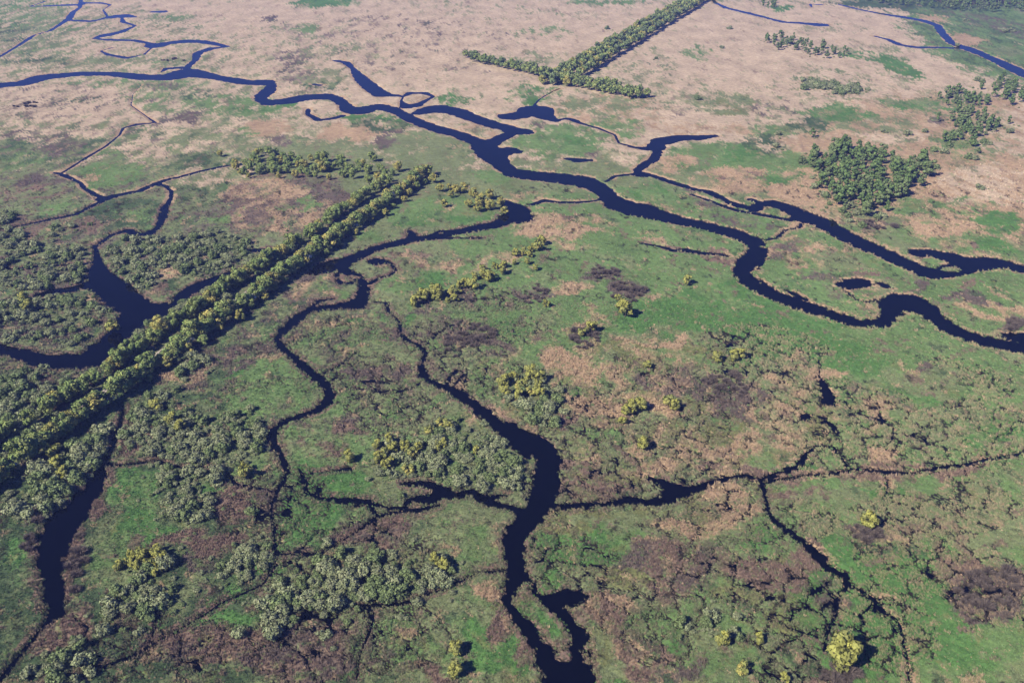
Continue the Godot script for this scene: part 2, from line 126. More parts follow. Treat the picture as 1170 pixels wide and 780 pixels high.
# vegetation patches on the marsh, some with shade painted in: centre x, z, two half axes (x, z each), plant community, cover
const PATCHES := [
	[-333.6,-1588.9,738.2,0,133.5,689.2,2,.80], [-195.1,-1301.3,307.4,0,42.6,313.1,5,.20], [-180.1,-1190.8,218.3,0,28.4,209,0,.30], [-478.1,-1141.6,252.2,0,133.2,355.1,2,.52],
	[-425.4,-909.5,163.3,0,80.1,196.4,5,.30], [-449.1,-1014,208,0,111.1,283.6,0,.38], [372.5,-1301.3,390.2,0,-129.3,498.1,2,.92], [374.2,-822.5,141.8,0,-99.9,255.2,1,.80],
	[14.7,-1053.6,254.3,0,-3.2,257,2,.55], [-241.8,-541.2,144.5,0,66,184,9,.40], [-256.9,-583.4,153.5,0,62.2,173.5,5,.35], [79.7,-583.4,135.8,0,-19.3,173.5,3,.70],
	[235.3,-554.7,124.7,0,-38.7,113,3,.60], [191.1,-387.9,98.8,0,-32.8,89.4,3,.60], [66.5,-387.9,81.6,0,-11.4,89.4,8,.40], [-67.6,-395.9,95.9,0,11.8,92.2,3,.45],
	[-167.6,-286.2,76,0,41.1,102.7,9,.55], [-86,-276.2,67.5,0,14.8,70.2,9,.35], [135.1,-262.1,71.6,0,-20.7,60.4,3,.70], [37.5,-262.1,61.9,0,-4.8,50.8,8,.35],  # dark sedge patches here partly paint in the lens darkening of that corner
	[16.3,-430.6,74.3,0,-1.6,56,1,.25], [85,-395.9,74.1,0,-10.6,66.1,1,.30], [-75.7,-459.8,97.7,0,13.5,105.4,5,.22], [-158.6,-685.9,108,0,23.2,119.6,0,.50],
	[-802,-1588.9,99.4,0,158.6,340.4,3,.55], [-725.3,-1397.2,56.8,0,65.1,137.4,9,.45], [-647.8,-1363.8,148.1,0,39.7,91.7,2,.40], [-466.4,-1506.7,175.7,0,82.6,290.4,2,.70],
	[-553.6,-1588.9,31.2,0,13.9,43.2,3,.70], [-368.3,-1331.9,26.6,0,9.4,37.5,3,.65], [-550.5,-1243.8,170.3,0,8.8,22.1,0,.60], [-607.2,-1243.8,47.7,0,5.8,13.2,9,.70],
	[-388.5,-1232.9,45,0,15.5,54.4,0,.55], [-386.4,-1266.3,13.8,0,9.5,34.2,5,.60], [-504.8,-1033.4,91.3,0,37.9,87.6,2,.62], [-518.3,-1010.1,30.2,0,5.2,11.4,6,.60],  # last patch paints the cast shadow of the far left shrubs
	[-474.4,-1029.5,17.2,0,4.8,11.8,9,.75], [-393.2,-1074.4,41.8,0,27.8,85.3,3,.50], [-357,-1053.6,25.4,0,12.3,41,9,.45], [-405.3,-1096,12.2,0,8.7,26.4,5,.60],
	[-305.4,-1014,49.2,0,14.3,53.7,3,.60], [-341.6,-948.9,15.7,-21.4,10.1,26.5,5,.95], [-451.2,-909.5,47.3,0,20.6,47.6,2,.50], [-431,-844.3,53.2,0,27.1,61.4,9,.50],
	[-423.3,-864.1,21.4,0,17.2,40.6,5,.65], [-474.1,-893.9,22,0,8.5,18.4,5,.60], [-442.6,-817.2,32.9,0,14.7,31.6,3,.40], [-362.8,-878.8,21.8,-53.2,15.5,33.6,9,.40],
	[-329.5,-878.8,33.3,-46.4,25.5,63.6,2,.55], [-316.5,-864.1,18.1,0,7.4,23.2,0,.70], [-304.8,-893.9,18.6,0,7.3,24.6,0,.60], [-275.8,-809.4,32.6,0,9.1,31.1,9,.60],
	[-363.5,-836,25.6,0,10.3,27.4,3,.50], [-372.3,-942.2,8.9,0,5.8,16.8,2,.80], [-538.9,-1014,37.8,0,14.4,30.7,2,.70], [-425.5,-976.9,45.7,0,16.5,43.1,2,.60],
	[-431.3,-1243.8,68.1,0,10.4,33.1,3,.35], [-469.4,-1118.4,61.9,0,8.6,22.8,3,.50], [-251.6,-1432,219.3,0,53.9,335,2,.85], [-223,-1506.7,148.7,0,21.5,158,5,.22],
	[-333.6,-1749.4,65.2,0,9.1,51.6,4,.85], [-310.5,-1483.6,20,0,8.8,45.7,3,.85], [-396.1,-1588.9,12.8,0,6,25.9,5,.85], [-51.6,-1432,41.3,0,1.9,57.1,3,.40],
	[-289.6,-1272,30.1,0,10.7,51.8,5,.55], [-247.6,-1331.9,38.6,0,6.3,37.5,0,.40], [-262.3,-1165.7,30,0,9.9,49.2,5,.50], [-220.7,-1141.6,33.6,0,8.2,47.4,0,.55],
	[-257.4,-1002.6,35.6,0,4.3,18.8,4,.60], [-217.8,-1096,32.4,0,6.2,35.2,9,.45], [-139.3,-1118.4,61.9,0,12.3,110.3,2,.60], [-49.5,-1201.1,57.2,0,5.4,146.8,2,.60],
	[-54.7,-1074.4,31.9,0,1.9,42.5,4,.50], [-67.3,-1033.4,21.2,0,1.4,23.8,4,.70], [-144.5,-962.7,44.1,22.4,2.3,24.2,4,.70], [-241,-922.3,27.8,0,7.4,32.5,1,.85],
	[-159.7,-903.2,32.5,0,5.3,34.4,1,.95], [-127.7,-935.5,35.2,0,3.2,26.6,9,.50], [-116,-909.5,13.8,0,1.8,15.8,5,.95], [-119.9,-870,10.7,0,2.1,17.6,5,.95],
	[-84.2,-887.8,7.6,0,1,12.1,5,.90], [-95.9,-878.8,18.4,0,1.7,17.9,1,.90], [-221,-878.8,11.7,0,3.3,14.9,5,.70], [-170.1,-849.9,56.7,0,2.9,16.9,0,.60],
	[-65.2,-855.5,50.5,0,3.8,57.1,0,.85], [-34.7,-919.1,22.7,14.6,-0.2,15.9,1,.60], [-149,-1033.4,28.8,0,3,23.8,2,.60], [-101.7,-1041.4,9.7,0,1.4,16.1,1,.70],
	[-262.1,-909.5,12,0,4.8,19,3,.60], [-260.8,-976.9,36.6,0,4.2,17.9,3,.50], [41.4,-1301.3,165.5,0,-8.6,299.5,2,.90], [52.8,-1468.5,34.3,0,-2,59.8,3,.50],
	[9.2,-1461.1,13.1,0,-0.3,44.4,3,.40], [28.8,-1266.3,50.8,0,-0.9,45.7,0,.50], [162.9,-1749.4,85.3,0,-1.8,20.6,3,.85], [304.1,-1313.4,104.9,0,-55.5,264.1,2,.97],
	[251.9,-1301.3,23.6,0,-7.4,42,3,.60], [178,-1216.8,35.6,0,-17.7,133.9,0,.30], [106.9,-995.1,65.1,0,-7.8,81.9,1,.50], [24.6,-1061.8,31.5,0,-1,50,4,.55],
	[89.2,-1006.3,58.2,0,-3.9,49.2,0,.50], [174.9,-1045.4,58.3,0,-7.2,48.6,0,.30], [228.4,-1021.7,40,0,-10.8,54.5,0,.60], [244.2,-1006.3,30.1,0,-9.7,45.4,8,.45],
	[99.7,-919.1,36.4,0,-4,42,3,.65], [45.9,-878.8,46.7,0,-2.7,59.8,3,.75], [58,-872.9,16.6,0,-1,17.7,4,.80], [31,-942.2,12.4,0,-0.5,16.8,5,.75],
	[76.8,-827.9,9.5,0,-1.1,13.4,5,.60], [185.1,-822.5,48.8,0,-9.3,48,3,.85], [207.1,-833.3,19.1,0,-6.4,29.9,4,.65], [234.3,-864.1,24.7,0,-8.9,37.7,9,.60],
	[186.5,-919.1,62.4,0,-2.9,16.1,1,.60], [139.5,-806.8,23.2,0,-3.1,20.6,1,.60], [170.4,-984.1,23.9,0,-4.4,29.1,5,.30], [354.7,-1232.9,69.8,0,-42.9,165.3,2,.95],
	[473,-1397.2,103.4,0,-59.9,193.9,2,.70], [567.8,-1588.9,113.6,0,-45.8,139,2,.75], [492.6,-1222.1,10,47.6,-19.9,45.3,4,.85], [487.4,-1160.8,12.8,0,-9.2,24.4,4,.95],
	[463.3,-1272,29.7,15,-8,22.9,4,.75], [709.7,-1491.2,22.9,229.9,-141.1,285.9,3,.95], [709.7,-1491.2,22.9,229.9,-141.1,285.9,9,.40], [748.5,-1739.1,185.2,0,-28.6,71.5,9,.95],
	[757.9,-1538.7,22.7,127.1,-31.4,63,5,.50], [652.2,-1397.2,21.4,0,-17.4,40.9,1,.97], [668.1,-1301.3,21.3,0,-14,30,0,.75], [678.8,-1571.9,30.9,0,-13.5,33.9,1,.90],
	[859.9,-1780.8,110.4,0,-24,53.4,6,.85], [468.2,-1699.2,21.1,0,-10,39.1,4,.80], [338.5,-976.9,40.3,0,-11,35.9,4,.70], [294.1,-925.6,22.7,0,-7.3,26.1,9,.70],
	[365.5,-935.5,52.8,0,-12.5,36.6,0,.50], [420.8,-1014,17.9,17.3,-7.7,18.9,4,.60], [460.5,-1014,30.3,0,-13.9,34.5,4,.60], [374.6,-844.3,48.3,0,-12.8,33.4,1,.60],
	[366.1,-887.8,35.3,0,-7.6,21.2,2,.70], [437,-942.2,10.6,0,-6.8,16.8,5,.70], [477,-909.5,39.5,0,-58.8,128.5,1,.97], [485.6,-909.5,34.4,0,-44.6,95.7,2,.60],
	[434.1,-833.3,33.5,0,-9.8,21.8,0,.35], [253.5,-909.5,27.5,0,-6.2,25.3,3,.60], [243.4,-804.3,34,0,-8,30.7,3,.80], [279,-995.1,20.5,0,-8.3,33.4,5,.35],
	[421.7,-864.1,24.7,0,-19.6,46.4,3,.50], [366.8,-1053.6,58.7,0,-15.2,49.3,2,.60], [501.2,-1331.9,72.5,0,-12.8,37.5,0,.40], [488.7,-1491.2,66.9,0,-11.6,38.4,0,.40],
	[531.9,-1096,50.7,0,-15.2,35.2,2,.80], [-394,-760.4,38.3,0,8.2,18.6,5,.60], [-393.4,-726.8,36.9,0,8.9,19.4,7,.50], [-347,-772.2,31.3,0,12.8,33.4,3,.80],
	[-340.9,-685.9,28.4,0,8.9,21.5,3,.50], [-291.5,-680,40.2,0,11.8,32.8,9,.70], [-243.7,-762.7,38.4,0,10.2,37.4,2,.50], [-249,-722.6,29.6,0,7.4,25.6,9,.50],
	[-209.5,-714.1,25.1,0,12.4,50.3,1,.60], [-207.5,-705.9,24.9,0,10.2,41.1,5,.50], [-199.7,-693.7,17.7,0,5.3,21.9,7,.70], [-216.6,-663.1,34.1,0,9.1,33.3,5,.50],
	[-336.7,-645.1,39.8,0,8.4,19.4,7,.45], [-315.7,-617.8,13.6,0,3.5,8.2,5,.90], [-218.6,-670.5,7.9,0,3.1,11.3,3,.70], [-225.4,-564.5,8.6,0,3.7,11.3,1,.97],
	[-225.1,-541.2,10,0,2.7,7.9,7,.75], [-193.1,-587.9,7.7,0,3.2,12.1,7,.95], [-217.3,-546.5,21.3,0,5.6,17.5,0,.50], [-248.8,-513.3,6.9,0,7.5,19.5,7,.70],
	[-279.9,-478.8,31.3,0,7,15.3,5,.40], [-276.8,-676.2,13.3,0,4.6,13.3,3,.60], [-360.9,-760.4,14.7,0,4.7,11.6,1,.50], [-176.3,-705.9,49.8,0,16.5,78.5,7,.50],
	[-170.8,-695.7,45.1,0,14.1,68.4,5,.50], [-175.5,-685.9,41.9,0,14.3,66.8,1,.40], [-197.4,-737.7,30.1,0,7,30.9,1,.50], [-150,-733.4,20,0,5.3,30.6,5,.65],
	[-162.1,-703.8,8.3,0,3.6,18.4,3,.65], [-75.8,-666.8,19.8,0,1.9,20.5,4,.90], [-57.1,-682,47,0,2.2,31,3,.70], [-28.3,-666.8,21.1,0,0.5,14.9,4,.70],
	[-40.5,-760.4,30.9,0,0.9,20.9,0,.95], [-17.1,-767.4,22.3,0,0.4,21.3,3,.70], [-97.2,-627.8,20.1,0,1.7,13.5,3,.60], [-131.4,-545.2,29.1,0,4.7,24.1,5,.40],
	[-129.1,-547.9,25.8,0,4.1,21.6,1,.40], [-116.3,-538.6,17.7,0,2.5,14.4,3,.50], [-59.4,-587.9,32.1,0,1.4,16.7,7,.45], [-62,-583.4,29.5,0,1.6,17.9,1,.35],
	[-51.3,-598.7,18.1,0,0.8,10.9,0,.80], [-8,-611.3,25.8,0,0.2,17.8,3,.60], [-53.6,-552,11.3,0,0.7,9.6,4,.85], [-77.5,-538.6,14.4,0,1.7,14.4,3,.70],
	[-79.6,-489.9,21.6,0,2,15.8,4,.40], [-123.6,-478.8,21.2,0,2.9,14.2,3,.60], [-53.9,-489.9,26.7,0,1.4,15.8,5,.50], [-105.3,-489.9,26.7,0,1.7,10.2,1,.35],
	[-22.7,-478.8,13.1,0,0.5,13.1,5,.75], [-2.6,-489.9,13.3,0,0.1,14.7,4,.60], [-35.3,-525.7,28.2,0,0.9,17.7,5,.40], [39.9,-746.7,30.5,0,-0.7,15.8,0,.70],
	[35.7,-654,40.2,0,-0.9,19.8,1,.65], [47,-627.8,26.3,0,-1.4,21.9,1,.50], [42.8,-664.9,14.5,0,-0.4,7.4,7,.65], [75.3,-627.8,26.3,0,-1.8,18.5,3,.70],
	[18.9,-714.1,18.2,0,-0.2,8.4,1,.55], [111,-735.5,30.1,0,-3.1,24.2,4,.50], [119.3,-693.7,35.4,0,-2.6,17.9,1,.35], [191,-758.1,38.2,0,-7.9,37,1,.70],
	[198.7,-769.8,23.8,0,-3.7,16.6,7,.40], [148.7,-705.9,15.2,27.7,-3.1,9.3,5,.50], [172.3,-655.8,20.8,0,-2.4,10.9,5,.50], [99.2,-619.5,16.8,10.3,-1.4,6.4,1,.75],
	[137.8,-594,23.2,9,-1.5,6.1,7,.80], [60,-560.3,14.3,0,-1.1,12.6,5,.70], [33.3,-539.9,11.1,0,-0.6,11.9,1,.60], [14.7,-528.2,14.2,0,-0.4,16.6,5,.60],
	[74.9,-539.9,13.3,0,-1.6,14.5,5,.85], [94.5,-533.4,14.3,0,-0.9,6.5,1,.50], [104.6,-501.4,60.1,0,-4.3,25.8,4,.88], [136.2,-541.2,28.9,0,-6.4,31.8,3,.80],
	[138.5,-520.7,33.4,0,-7.4,34.9,4,.60], [55.9,-513.3,19.2,0,-2.3,26.8,3,.60], [40.3,-501.4,15.7,0,-0.8,12.9,1,.50], [22.7,-478.8,11.1,0,-0.3,8.7,7,.55],
	[92.3,-472.3,45.9,0,-1.3,8.5,0,.92], [86.9,-469.1,30.8,0,-0.9,6.3,1,.55], [8.7,-568.8,17.4,0,-0.1,11.5,3,.60], [-14.8,-583.4,23.6,0,0.2,12,1,.30],
	[193,-598.7,30.2,0,-7.4,28.1,1,.50], [188.6,-604.9,14.6,0,-4.9,19,5,.60], [224.5,-589.4,19.1,0,-5.2,16.7,0,.80], [206.1,-552,18.1,0,-5.8,19.1,5,.50],
	[233.3,-565.9,10.4,0,-2.4,7.1,7,.60], [218.2,-520.7,10.8,0,-3.3,10,1,.70], [201.7,-519.4,22.6,0,-4.2,13.6,3,.70], [222.7,-724.7,26.1,34.5,-5.2,14.3,1,.85],
	[224,-758.1,23.5,0,-4.1,16.2,4,.60], [275.5,-672.4,41.2,0,-7.8,22.7,0,.50], [278.9,-663.1,17.1,0,-5.2,14.8,5,.50], [384,-737.7,45.9,0,-35.3,80.1,1,.97],
	[392.6,-748.9,36.4,0,-28.4,63.7,2,.60], [357.8,-693.7,21.8,0,-8.6,19.9,3,.50], [364.1,-655.8,23.4,0,-10,21.8,4,.75], [320.7,-645.1,26.9,0,-6.5,15.9,1,.80],
	[316.1,-691.8,21.8,0,-9.9,25.8,3,.70], [282.2,-619.5,24.8,31.6,-7.8,15.7,0,.60], [341.3,-612.9,25.8,0,-5.2,11.3,4,.60], [282.3,-545.2,34.7,0,-5,12.1,3,.80],
	[285.6,-527,13.1,0,-4.9,11.4,5,.70], [291.9,-547.9,4.5,0,-3.5,8.1,7,.90], [293.5,-508.5,19,0,-6.6,14.4,1,.60], [295.8,-491,6.2,0,-6.5,13.6,5,.95],
	[263.5,-539.9,12.2,0,-3.1,7.9,5,.40], [170.8,-485.4,31.6,0,-4.3,15.6,4,.85], [224.8,-479.9,41.4,0,-4.8,13.1,3,.90], [314,-541.2,16.7,0,-6.2,13.2,3,.60],
	[-224.7,-386.3,39.4,0,26.2,60.5,9,.60], [-240,-421.5,23.8,0,10.9,25.1,5,.50], [-237.1,-417.1,20.9,0,8.4,19.4,7,.40], [-242,-395.9,18.3,0,3.7,8.1,5,.40],
	[-173.2,-412.7,23.4,0,7.7,24.3,9,.50], [-180.5,-421.5,11.9,0,3.8,11.6,1,.30], [-155.4,-438.1,21.7,0,7.2,26.6,5,.50], [-156.9,-435.3,18.7,0,6.2,22.6,1,.25],
	[-141.7,-421.5,14.6,0,3.4,13.4,4,.60], [-135.9,-411,18.8,0,3.2,12.9,3,.75], [-154.8,-395.9,14,0,3.1,10.6,9,.50], [-188.2,-377.8,7.2,0,6.2,16.7,6,.80],
	[-183.4,-372.5,6.3,0,4.3,11.9,7,.70], [-164.6,-333.4,13.8,0,6.3,17.8,4,.85], [-163.5,-328.4,12.2,0,5.5,15.5,3,.55], [-118.7,-324.1,15.8,0,2.8,11,7,.60],
	[-130.2,-331.5,6.1,0,1.8,6.3,4,.85], [-183.9,-357.4,8.9,0,1.3,3.5,7,.75], [-181.4,-330.3,5.8,2.8,2.5,14.7,7,.75], [-120.4,-428.8,19.4,0,5.5,25.8,3,.90],
	[-127.3,-449.7,15.4,0,2.6,11.9,1,.35], [-70.1,-453.7,20.3,0,1.9,16,0,.90], [-71.8,-428.8,16.7,0,1.5,11.9,5,.50], [-88.3,-430.6,5.6,0,1.2,7.4,5,.85],
	[-34.9,-447.7,14.4,0,0.8,12.8,0,.70], [-14.7,-459.8,10.7,0,0.3,12.3,5,.50], [-16.2,-428.8,12,0,0.4,12.9,3,.60], [-49.2,-386.3,18,0,1.1,11.8,0,.97],
	[-56.2,-391.1,8.6,0,0.8,7.2,4,.35], [-77.7,-376.3,5.5,0,0.9,6,7,.97], [-87.2,-383.2,13.6,0,1.8,10.9,5,.50], [-97.6,-371.1,13.3,0,2,10.4,3,.70],
	[-88,-363.8,14.7,0,1.5,8.6,7,.40], [-4.4,-395.9,9.6,0,0.1,7.3,1,.60], [-73.1,-334.1,11.5,0,1.3,8.3,4,.85], [-84.6,-319.3,13.4,0,2.7,14.3,4,.90],
	[-93.2,-337.9,12.4,0,1.8,9,4,.70], [-107,-322.3,8.3,0,1.7,7.2,5,.50], [-57.7,-349.8,12.7,0,1.1,9.5,5,.50], [-81.3,-464.9,19.7,0,1.4,10.4,3,.50],
	[-124.3,-395.9,8.7,0,2.7,11.4,3,.50], [28.5,-443.8,15.2,0,-0.6,12.6,1,.95], [42.6,-399.2,15.8,0,-0.9,10.7,1,1.10], [27.6,-382.4,7.6,0,-0.4,7,7,.85],
	[76.3,-463.9,25.6,0,-1.7,13.5,1,.50], [66.7,-457.7,15.6,0,-1.5,13.2,8,.60], [85.1,-425.1,19.3,0,-2.5,16.3,5,.70], [86.8,-421.5,20.1,0,-2.5,16.1,1,.45],
	[109.3,-419.7,19.1,0,-3.2,16,5,.80], [117,-402.5,14.1,0,-4,18.4,5,.80], [126.3,-434.3,15,0,-1.9,8.4,0,.60], [96,-429.7,9.3,0,-1.4,8.3,0,.60],
	[89.3,-371.1,25.8,0,-2.4,13.3,1,.50], [93.8,-372.5,25,0,-2.5,13.4,8,.50], [108.5,-363.8,13.1,0,-2,9.3,1,.50], [43.3,-367.4,21.4,0,-0.7,8,3,.60],
	[41.8,-349.8,24.7,0,-1.1,12.2,7,.50], [69.6,-349.8,24.7,0,-1.4,9.5,1,.50], [36,-413.6,4.5,0,-0.2,3.5,4,.95], [22.3,-358.1,8.9,0,-0.4,7.7,7,.75],
	[36.3,-330.3,16,0,-0.7,8.7,7,.60], [43.4,-325.3,12.1,0,-0.5,5.5,9,.50], [93.3,-325.3,12.1,0,-1.1,5.5,1,.60], [137.7,-474.4,12,0,-1,4.3,4,.95],
	[91.7,-350.5,4.8,0,-1.2,6.1,7,.85], [53.4,-430.6,18.6,0,-1.1,11.1,1,.40], [168,-457.7,35.1,0,-3.8,13.2,4,.80], [185.9,-438.1,19.8,0,-4,12.3,4,.70],
	[145.9,-428.8,19.4,0,-6.7,25.8,0,.80], [148.7,-430.6,19.5,0,-6.4,24.1,1,.35], [168.4,-434.3,6.5,0,-2.5,8.4,1,.95], [128.6,-378.6,17.7,0,-5.4,21.4,0,.90],
	[126.9,-380.1,17.8,0,-5.3,21.5,1,.45], [224.4,-440,19.8,0,-2.6,6.7,1,.60], [220,-441,4.7,0,-2.2,5.8,5,.75], [178.8,-402.5,20.3,0,-7.3,21.7,5,.45],
	[180.7,-392.7,11.3,0,-7.2,20.9,1,.35], [225.5,-419.7,28.2,0,-9.5,23.2,0,.60], [204,-411,9.9,0,-2.9,7.8,4,.65], [225.6,-378.6,21.9,0,-6.1,13.7,4,.50],
	[211.9,-386.3,22.3,0,-7.1,17.3,0,.70], [152,-379.3,7.6,0,-4.5,15.3,8,.92], [167.8,-357.4,8.1,0,-2.2,6.3,1,.85], [148.2,-346.4,36.4,0,-1.4,4.7,7,.75],
	[199.9,-347.1,36.2,-7.8,-1.1,3.3,7,.85], [130,-324.1,23.4,0,-2.2,7.9,0,.90], [175.2,-324.1,39.2,0,-4.2,11,0,.80], [166.6,-331.5,12.3,0,-1.1,3.1,4,.65],
	[122.4,-330.9,13.8,0,-1.2,4.4,7,.60], [115.9,-343.8,16.5,0,-1.4,6,7,.60], [136.3,-353.2,3.2,0,-1.4,4.8,4,.97], [257.4,-440,23.6,0,-6,13.4,3,.70],
	[-187.2,-276.2,14.2,0,18.9,41.4,9,.80], [-196.1,-295.6,6,0,10.3,22.5,7,.50], [-198.2,-285.2,5.9,0,4.8,10.2,4,.40], [-172,-285.2,4.5,1.1,7.3,25.2,7,.90],
	[-156.1,-285.2,11,0,9.2,24.5,0,.85], [-155.6,-283.6,10.3,0,8.7,23.3,3,.50], [-150.4,-306.6,11.6,0,3.1,9,4,.75], [-125.6,-298.8,19.9,0,2.4,8.1,7,.95],
	[-110,-280.1,14.3,0,2.1,8,5,.60], [-122.4,-285.2,7.6,0,1.3,4.6,5,.60], [-163.1,-243.9,16.2,0,2.5,5.8,7,.60], [-139.8,-248.1,13.2,0,2.8,7.6,9,.80],
	[-137.7,-251,12.7,0,2.5,6.9,7,.40], [-120.5,-256.7,13.5,0,1.6,5.3,4,.45], [-103.2,-259.4,11.6,0,1.5,5.8,4,.85], [-106.8,-242.6,22.3,0,4,14,7,.85],
	[-130.8,-231.9,15.6,0,1.9,5.4,9,.75], [-156.9,-229.6,18.5,0,2,4.6,9,.80], [-103.2,-240.6,15.4,0,2.2,8.1,5,.40], [-84.1,-301,15,0,1.9,9.9,4,.88],
	[-97.1,-280.1,7.5,0,2.1,8.9,4,.60], [-59.7,-301,16.5,0,1.2,8.8,7,.85], [-61,-302.1,15.8,0,1.2,8.3,5,.50], [-24.1,-296.1,17.7,0,0.7,11.8,0,.97],
	[-23,-295.6,17,0,0.6,10.7,3,.35], [-8.2,-298.3,7.1,0,0.2,9.8,1,.50], [-86,-292.9,9.1,0,1,4.8,9,.60], [-26.7,-248.1,25.8,0,1.4,20.3,3,.90],
	[-20.9,-256.7,16.7,0,0.7,12.4,0,.70], [-43.4,-256.7,10.3,0,0.4,4,1,.45], [-7.7,-243.1,10.6,5.1,-3.7,14.7,4,.80], [-3.2,-256.7,4.7,1.7,-2.4,12.8,7,.75],
	[-8.3,-270.4,8.6,0,0.1,5.2,1,.60], [-75.1,-239,19,0,2.9,14.5,7,.88], [-75.1,-239,18.4,0,2.8,13.7,5,.40], [-68,-241.8,6.2,0,1,5.3,1,.50],
	[-55.1,-228,6,0,0.5,3.4,4,.75], [-47.6,-239.8,9.8,0,0.9,7.3,5,.40], [-31.3,-228.8,12.5,0,0.4,5,7,.40], [-35.4,-240.6,15.4,0,0.9,9.8,1,.25],
	[28.1,-292.9,19.7,0,-1.1,16.9,4,.92], [41.1,-301,11.4,0,-0.9,9.9,3,.50], [20,-307.1,11.6,0,-0.2,5.1,8,.65], [52.5,-306.6,15.2,0,-0.8,6.8,0,.60],
	[55.8,-290.3,9.8,0,-0.8,6.3,1,.90], [71.4,-306.6,18.8,0,-1.1,6.8,1,.60], [63,-280.1,21.1,0,-2.4,15.9,5,.80], [66.6,-281.1,20.5,0,-2.6,16,7,.50],
	[93.6,-312.3,15.4,0,-1.3,6.3,1,.75], [94.8,-277.7,12.2,0,-2,8.8,7,.97], [101.4,-298.8,9.3,0,-1.1,4.9,4,.85], [45.4,-275.2,8.7,0,-0.7,6.3,8,.75],
	[37.4,-261.2,10.4,0,-0.6,5.9,3,.60], [36.7,-254.5,10.2,0,-0.9,9.6,7,.92], [37.4,-254.5,9.6,0,-0.9,9.6,1,.50], [45.7,-243.9,11.2,0,-1.4,11.6,7,.80],
	[45.1,-244.7,11.2,0,-1.4,11.6,1,.35], [53,-252.3,9.5,0,-1,6.9,3,.80], [57.7,-245.5,4.4,0,-0.5,3.3,4,.75], [31.2,-228,7.7,0,-0.4,4.2,4,.75],
	[27.9,-238.6,4.9,0,-0.8,10.5,8,.65], [46.1,-228,9.5,0,-0.5,4.2,9,.70], [77.6,-248.1,19.5,0,-3.1,15.2,3,.70], [76.7,-246.8,19.4,0,-3.1,15.1,0,.50],
	[64.7,-231.9,15.6,0,-1.1,6.2,3,.70], [64.5,-230.7,15,0,-1,5.4,5,.40], [81.9,-256.7,10.3,0,-0.8,4,0,.70], [1.5,-235.8,6.1,0,-0,11.1,4,.60],
	[5.2,-239.8,3.2,2.4,-3.8,8.4,7,.65], [13.4,-272.3,4.7,0,-0.2,5.7,4,.90], [11.2,-254.9,8.7,7,-3.4,7.6,4,.80], [138.4,-262.1,39.1,0,-13.5,38.5,4,.95],
	[127.8,-303.8,13,0,-2.1,7.2,0,.92], [164.9,-306.6,18.8,0,-4.6,12.4,0,.92], [167.1,-307.7,18.2,0,-4.3,11.3,1,.25], [197.5,-306.6,18.8,0,-7.1,15.8,0,.80],
	[146.7,-306.6,9.4,0,-2.1,6.2,5,.75], [149.2,-292.9,14.7,0,-1.7,4.8,9,.75], [101.6,-277.7,14.2,0,-3.2,12.8,7,.92], [115.5,-285.2,5,5.6,-7.7,11.5,7,.60],
	[101.2,-256.7,13.5,0,-1.6,6.2,8,.65], [97.8,-237.8,12.8,0,-3,11.2,0,.92], [102.4,-235.8,9.7,0,-2.4,8.7,9,.60], [118.6,-261.2,6.5,0,-3.5,11.8,5,.50],
	[180.6,-272.8,7.3,9.6,-12.7,15,5,.97], [174.1,-285.2,11,0,-3.8,9.2,7,.60], [181,-261.2,7.8,0,-4.6,10,5,.92], [179.6,-270.4,11.3,0,-6.3,14.2,6,.30],
	[197.1,-290.3,7.7,0,-4.4,9.4,0,.75], [164.4,-250.6,3.8,0,-1.3,3,7,.85], [110.6,-229.6,9.6,0,-1.4,4.6,7,.75], [146,-239.8,16,0,-2.9,7.3,8,.40],
	[159.6,-235.8,18.8,0,-4.5,10.3,4,.80], [174,-240.6,9.2,0,-7.6,16.3,3,.50], [-599.9,-1432,167.7,0,113.1,295,0,.40], [-504.8,-1033.4,86.5,0,34.4,79.6,5,.30],
	[-301.5,-1301.3,141.9,0,51.8,246.5,0,.30], [-129.6,-1363.8,148.1,0,17.2,199.1,5,.22], [116.5,-1096,121.6,0,-12.7,133.5,0,.30], [366.8,-1053.6,117.4,0,-51.7,167.2,0,.28],
	[438.7,-942.2,70.9,0,-70.4,172.5,0,.30]]
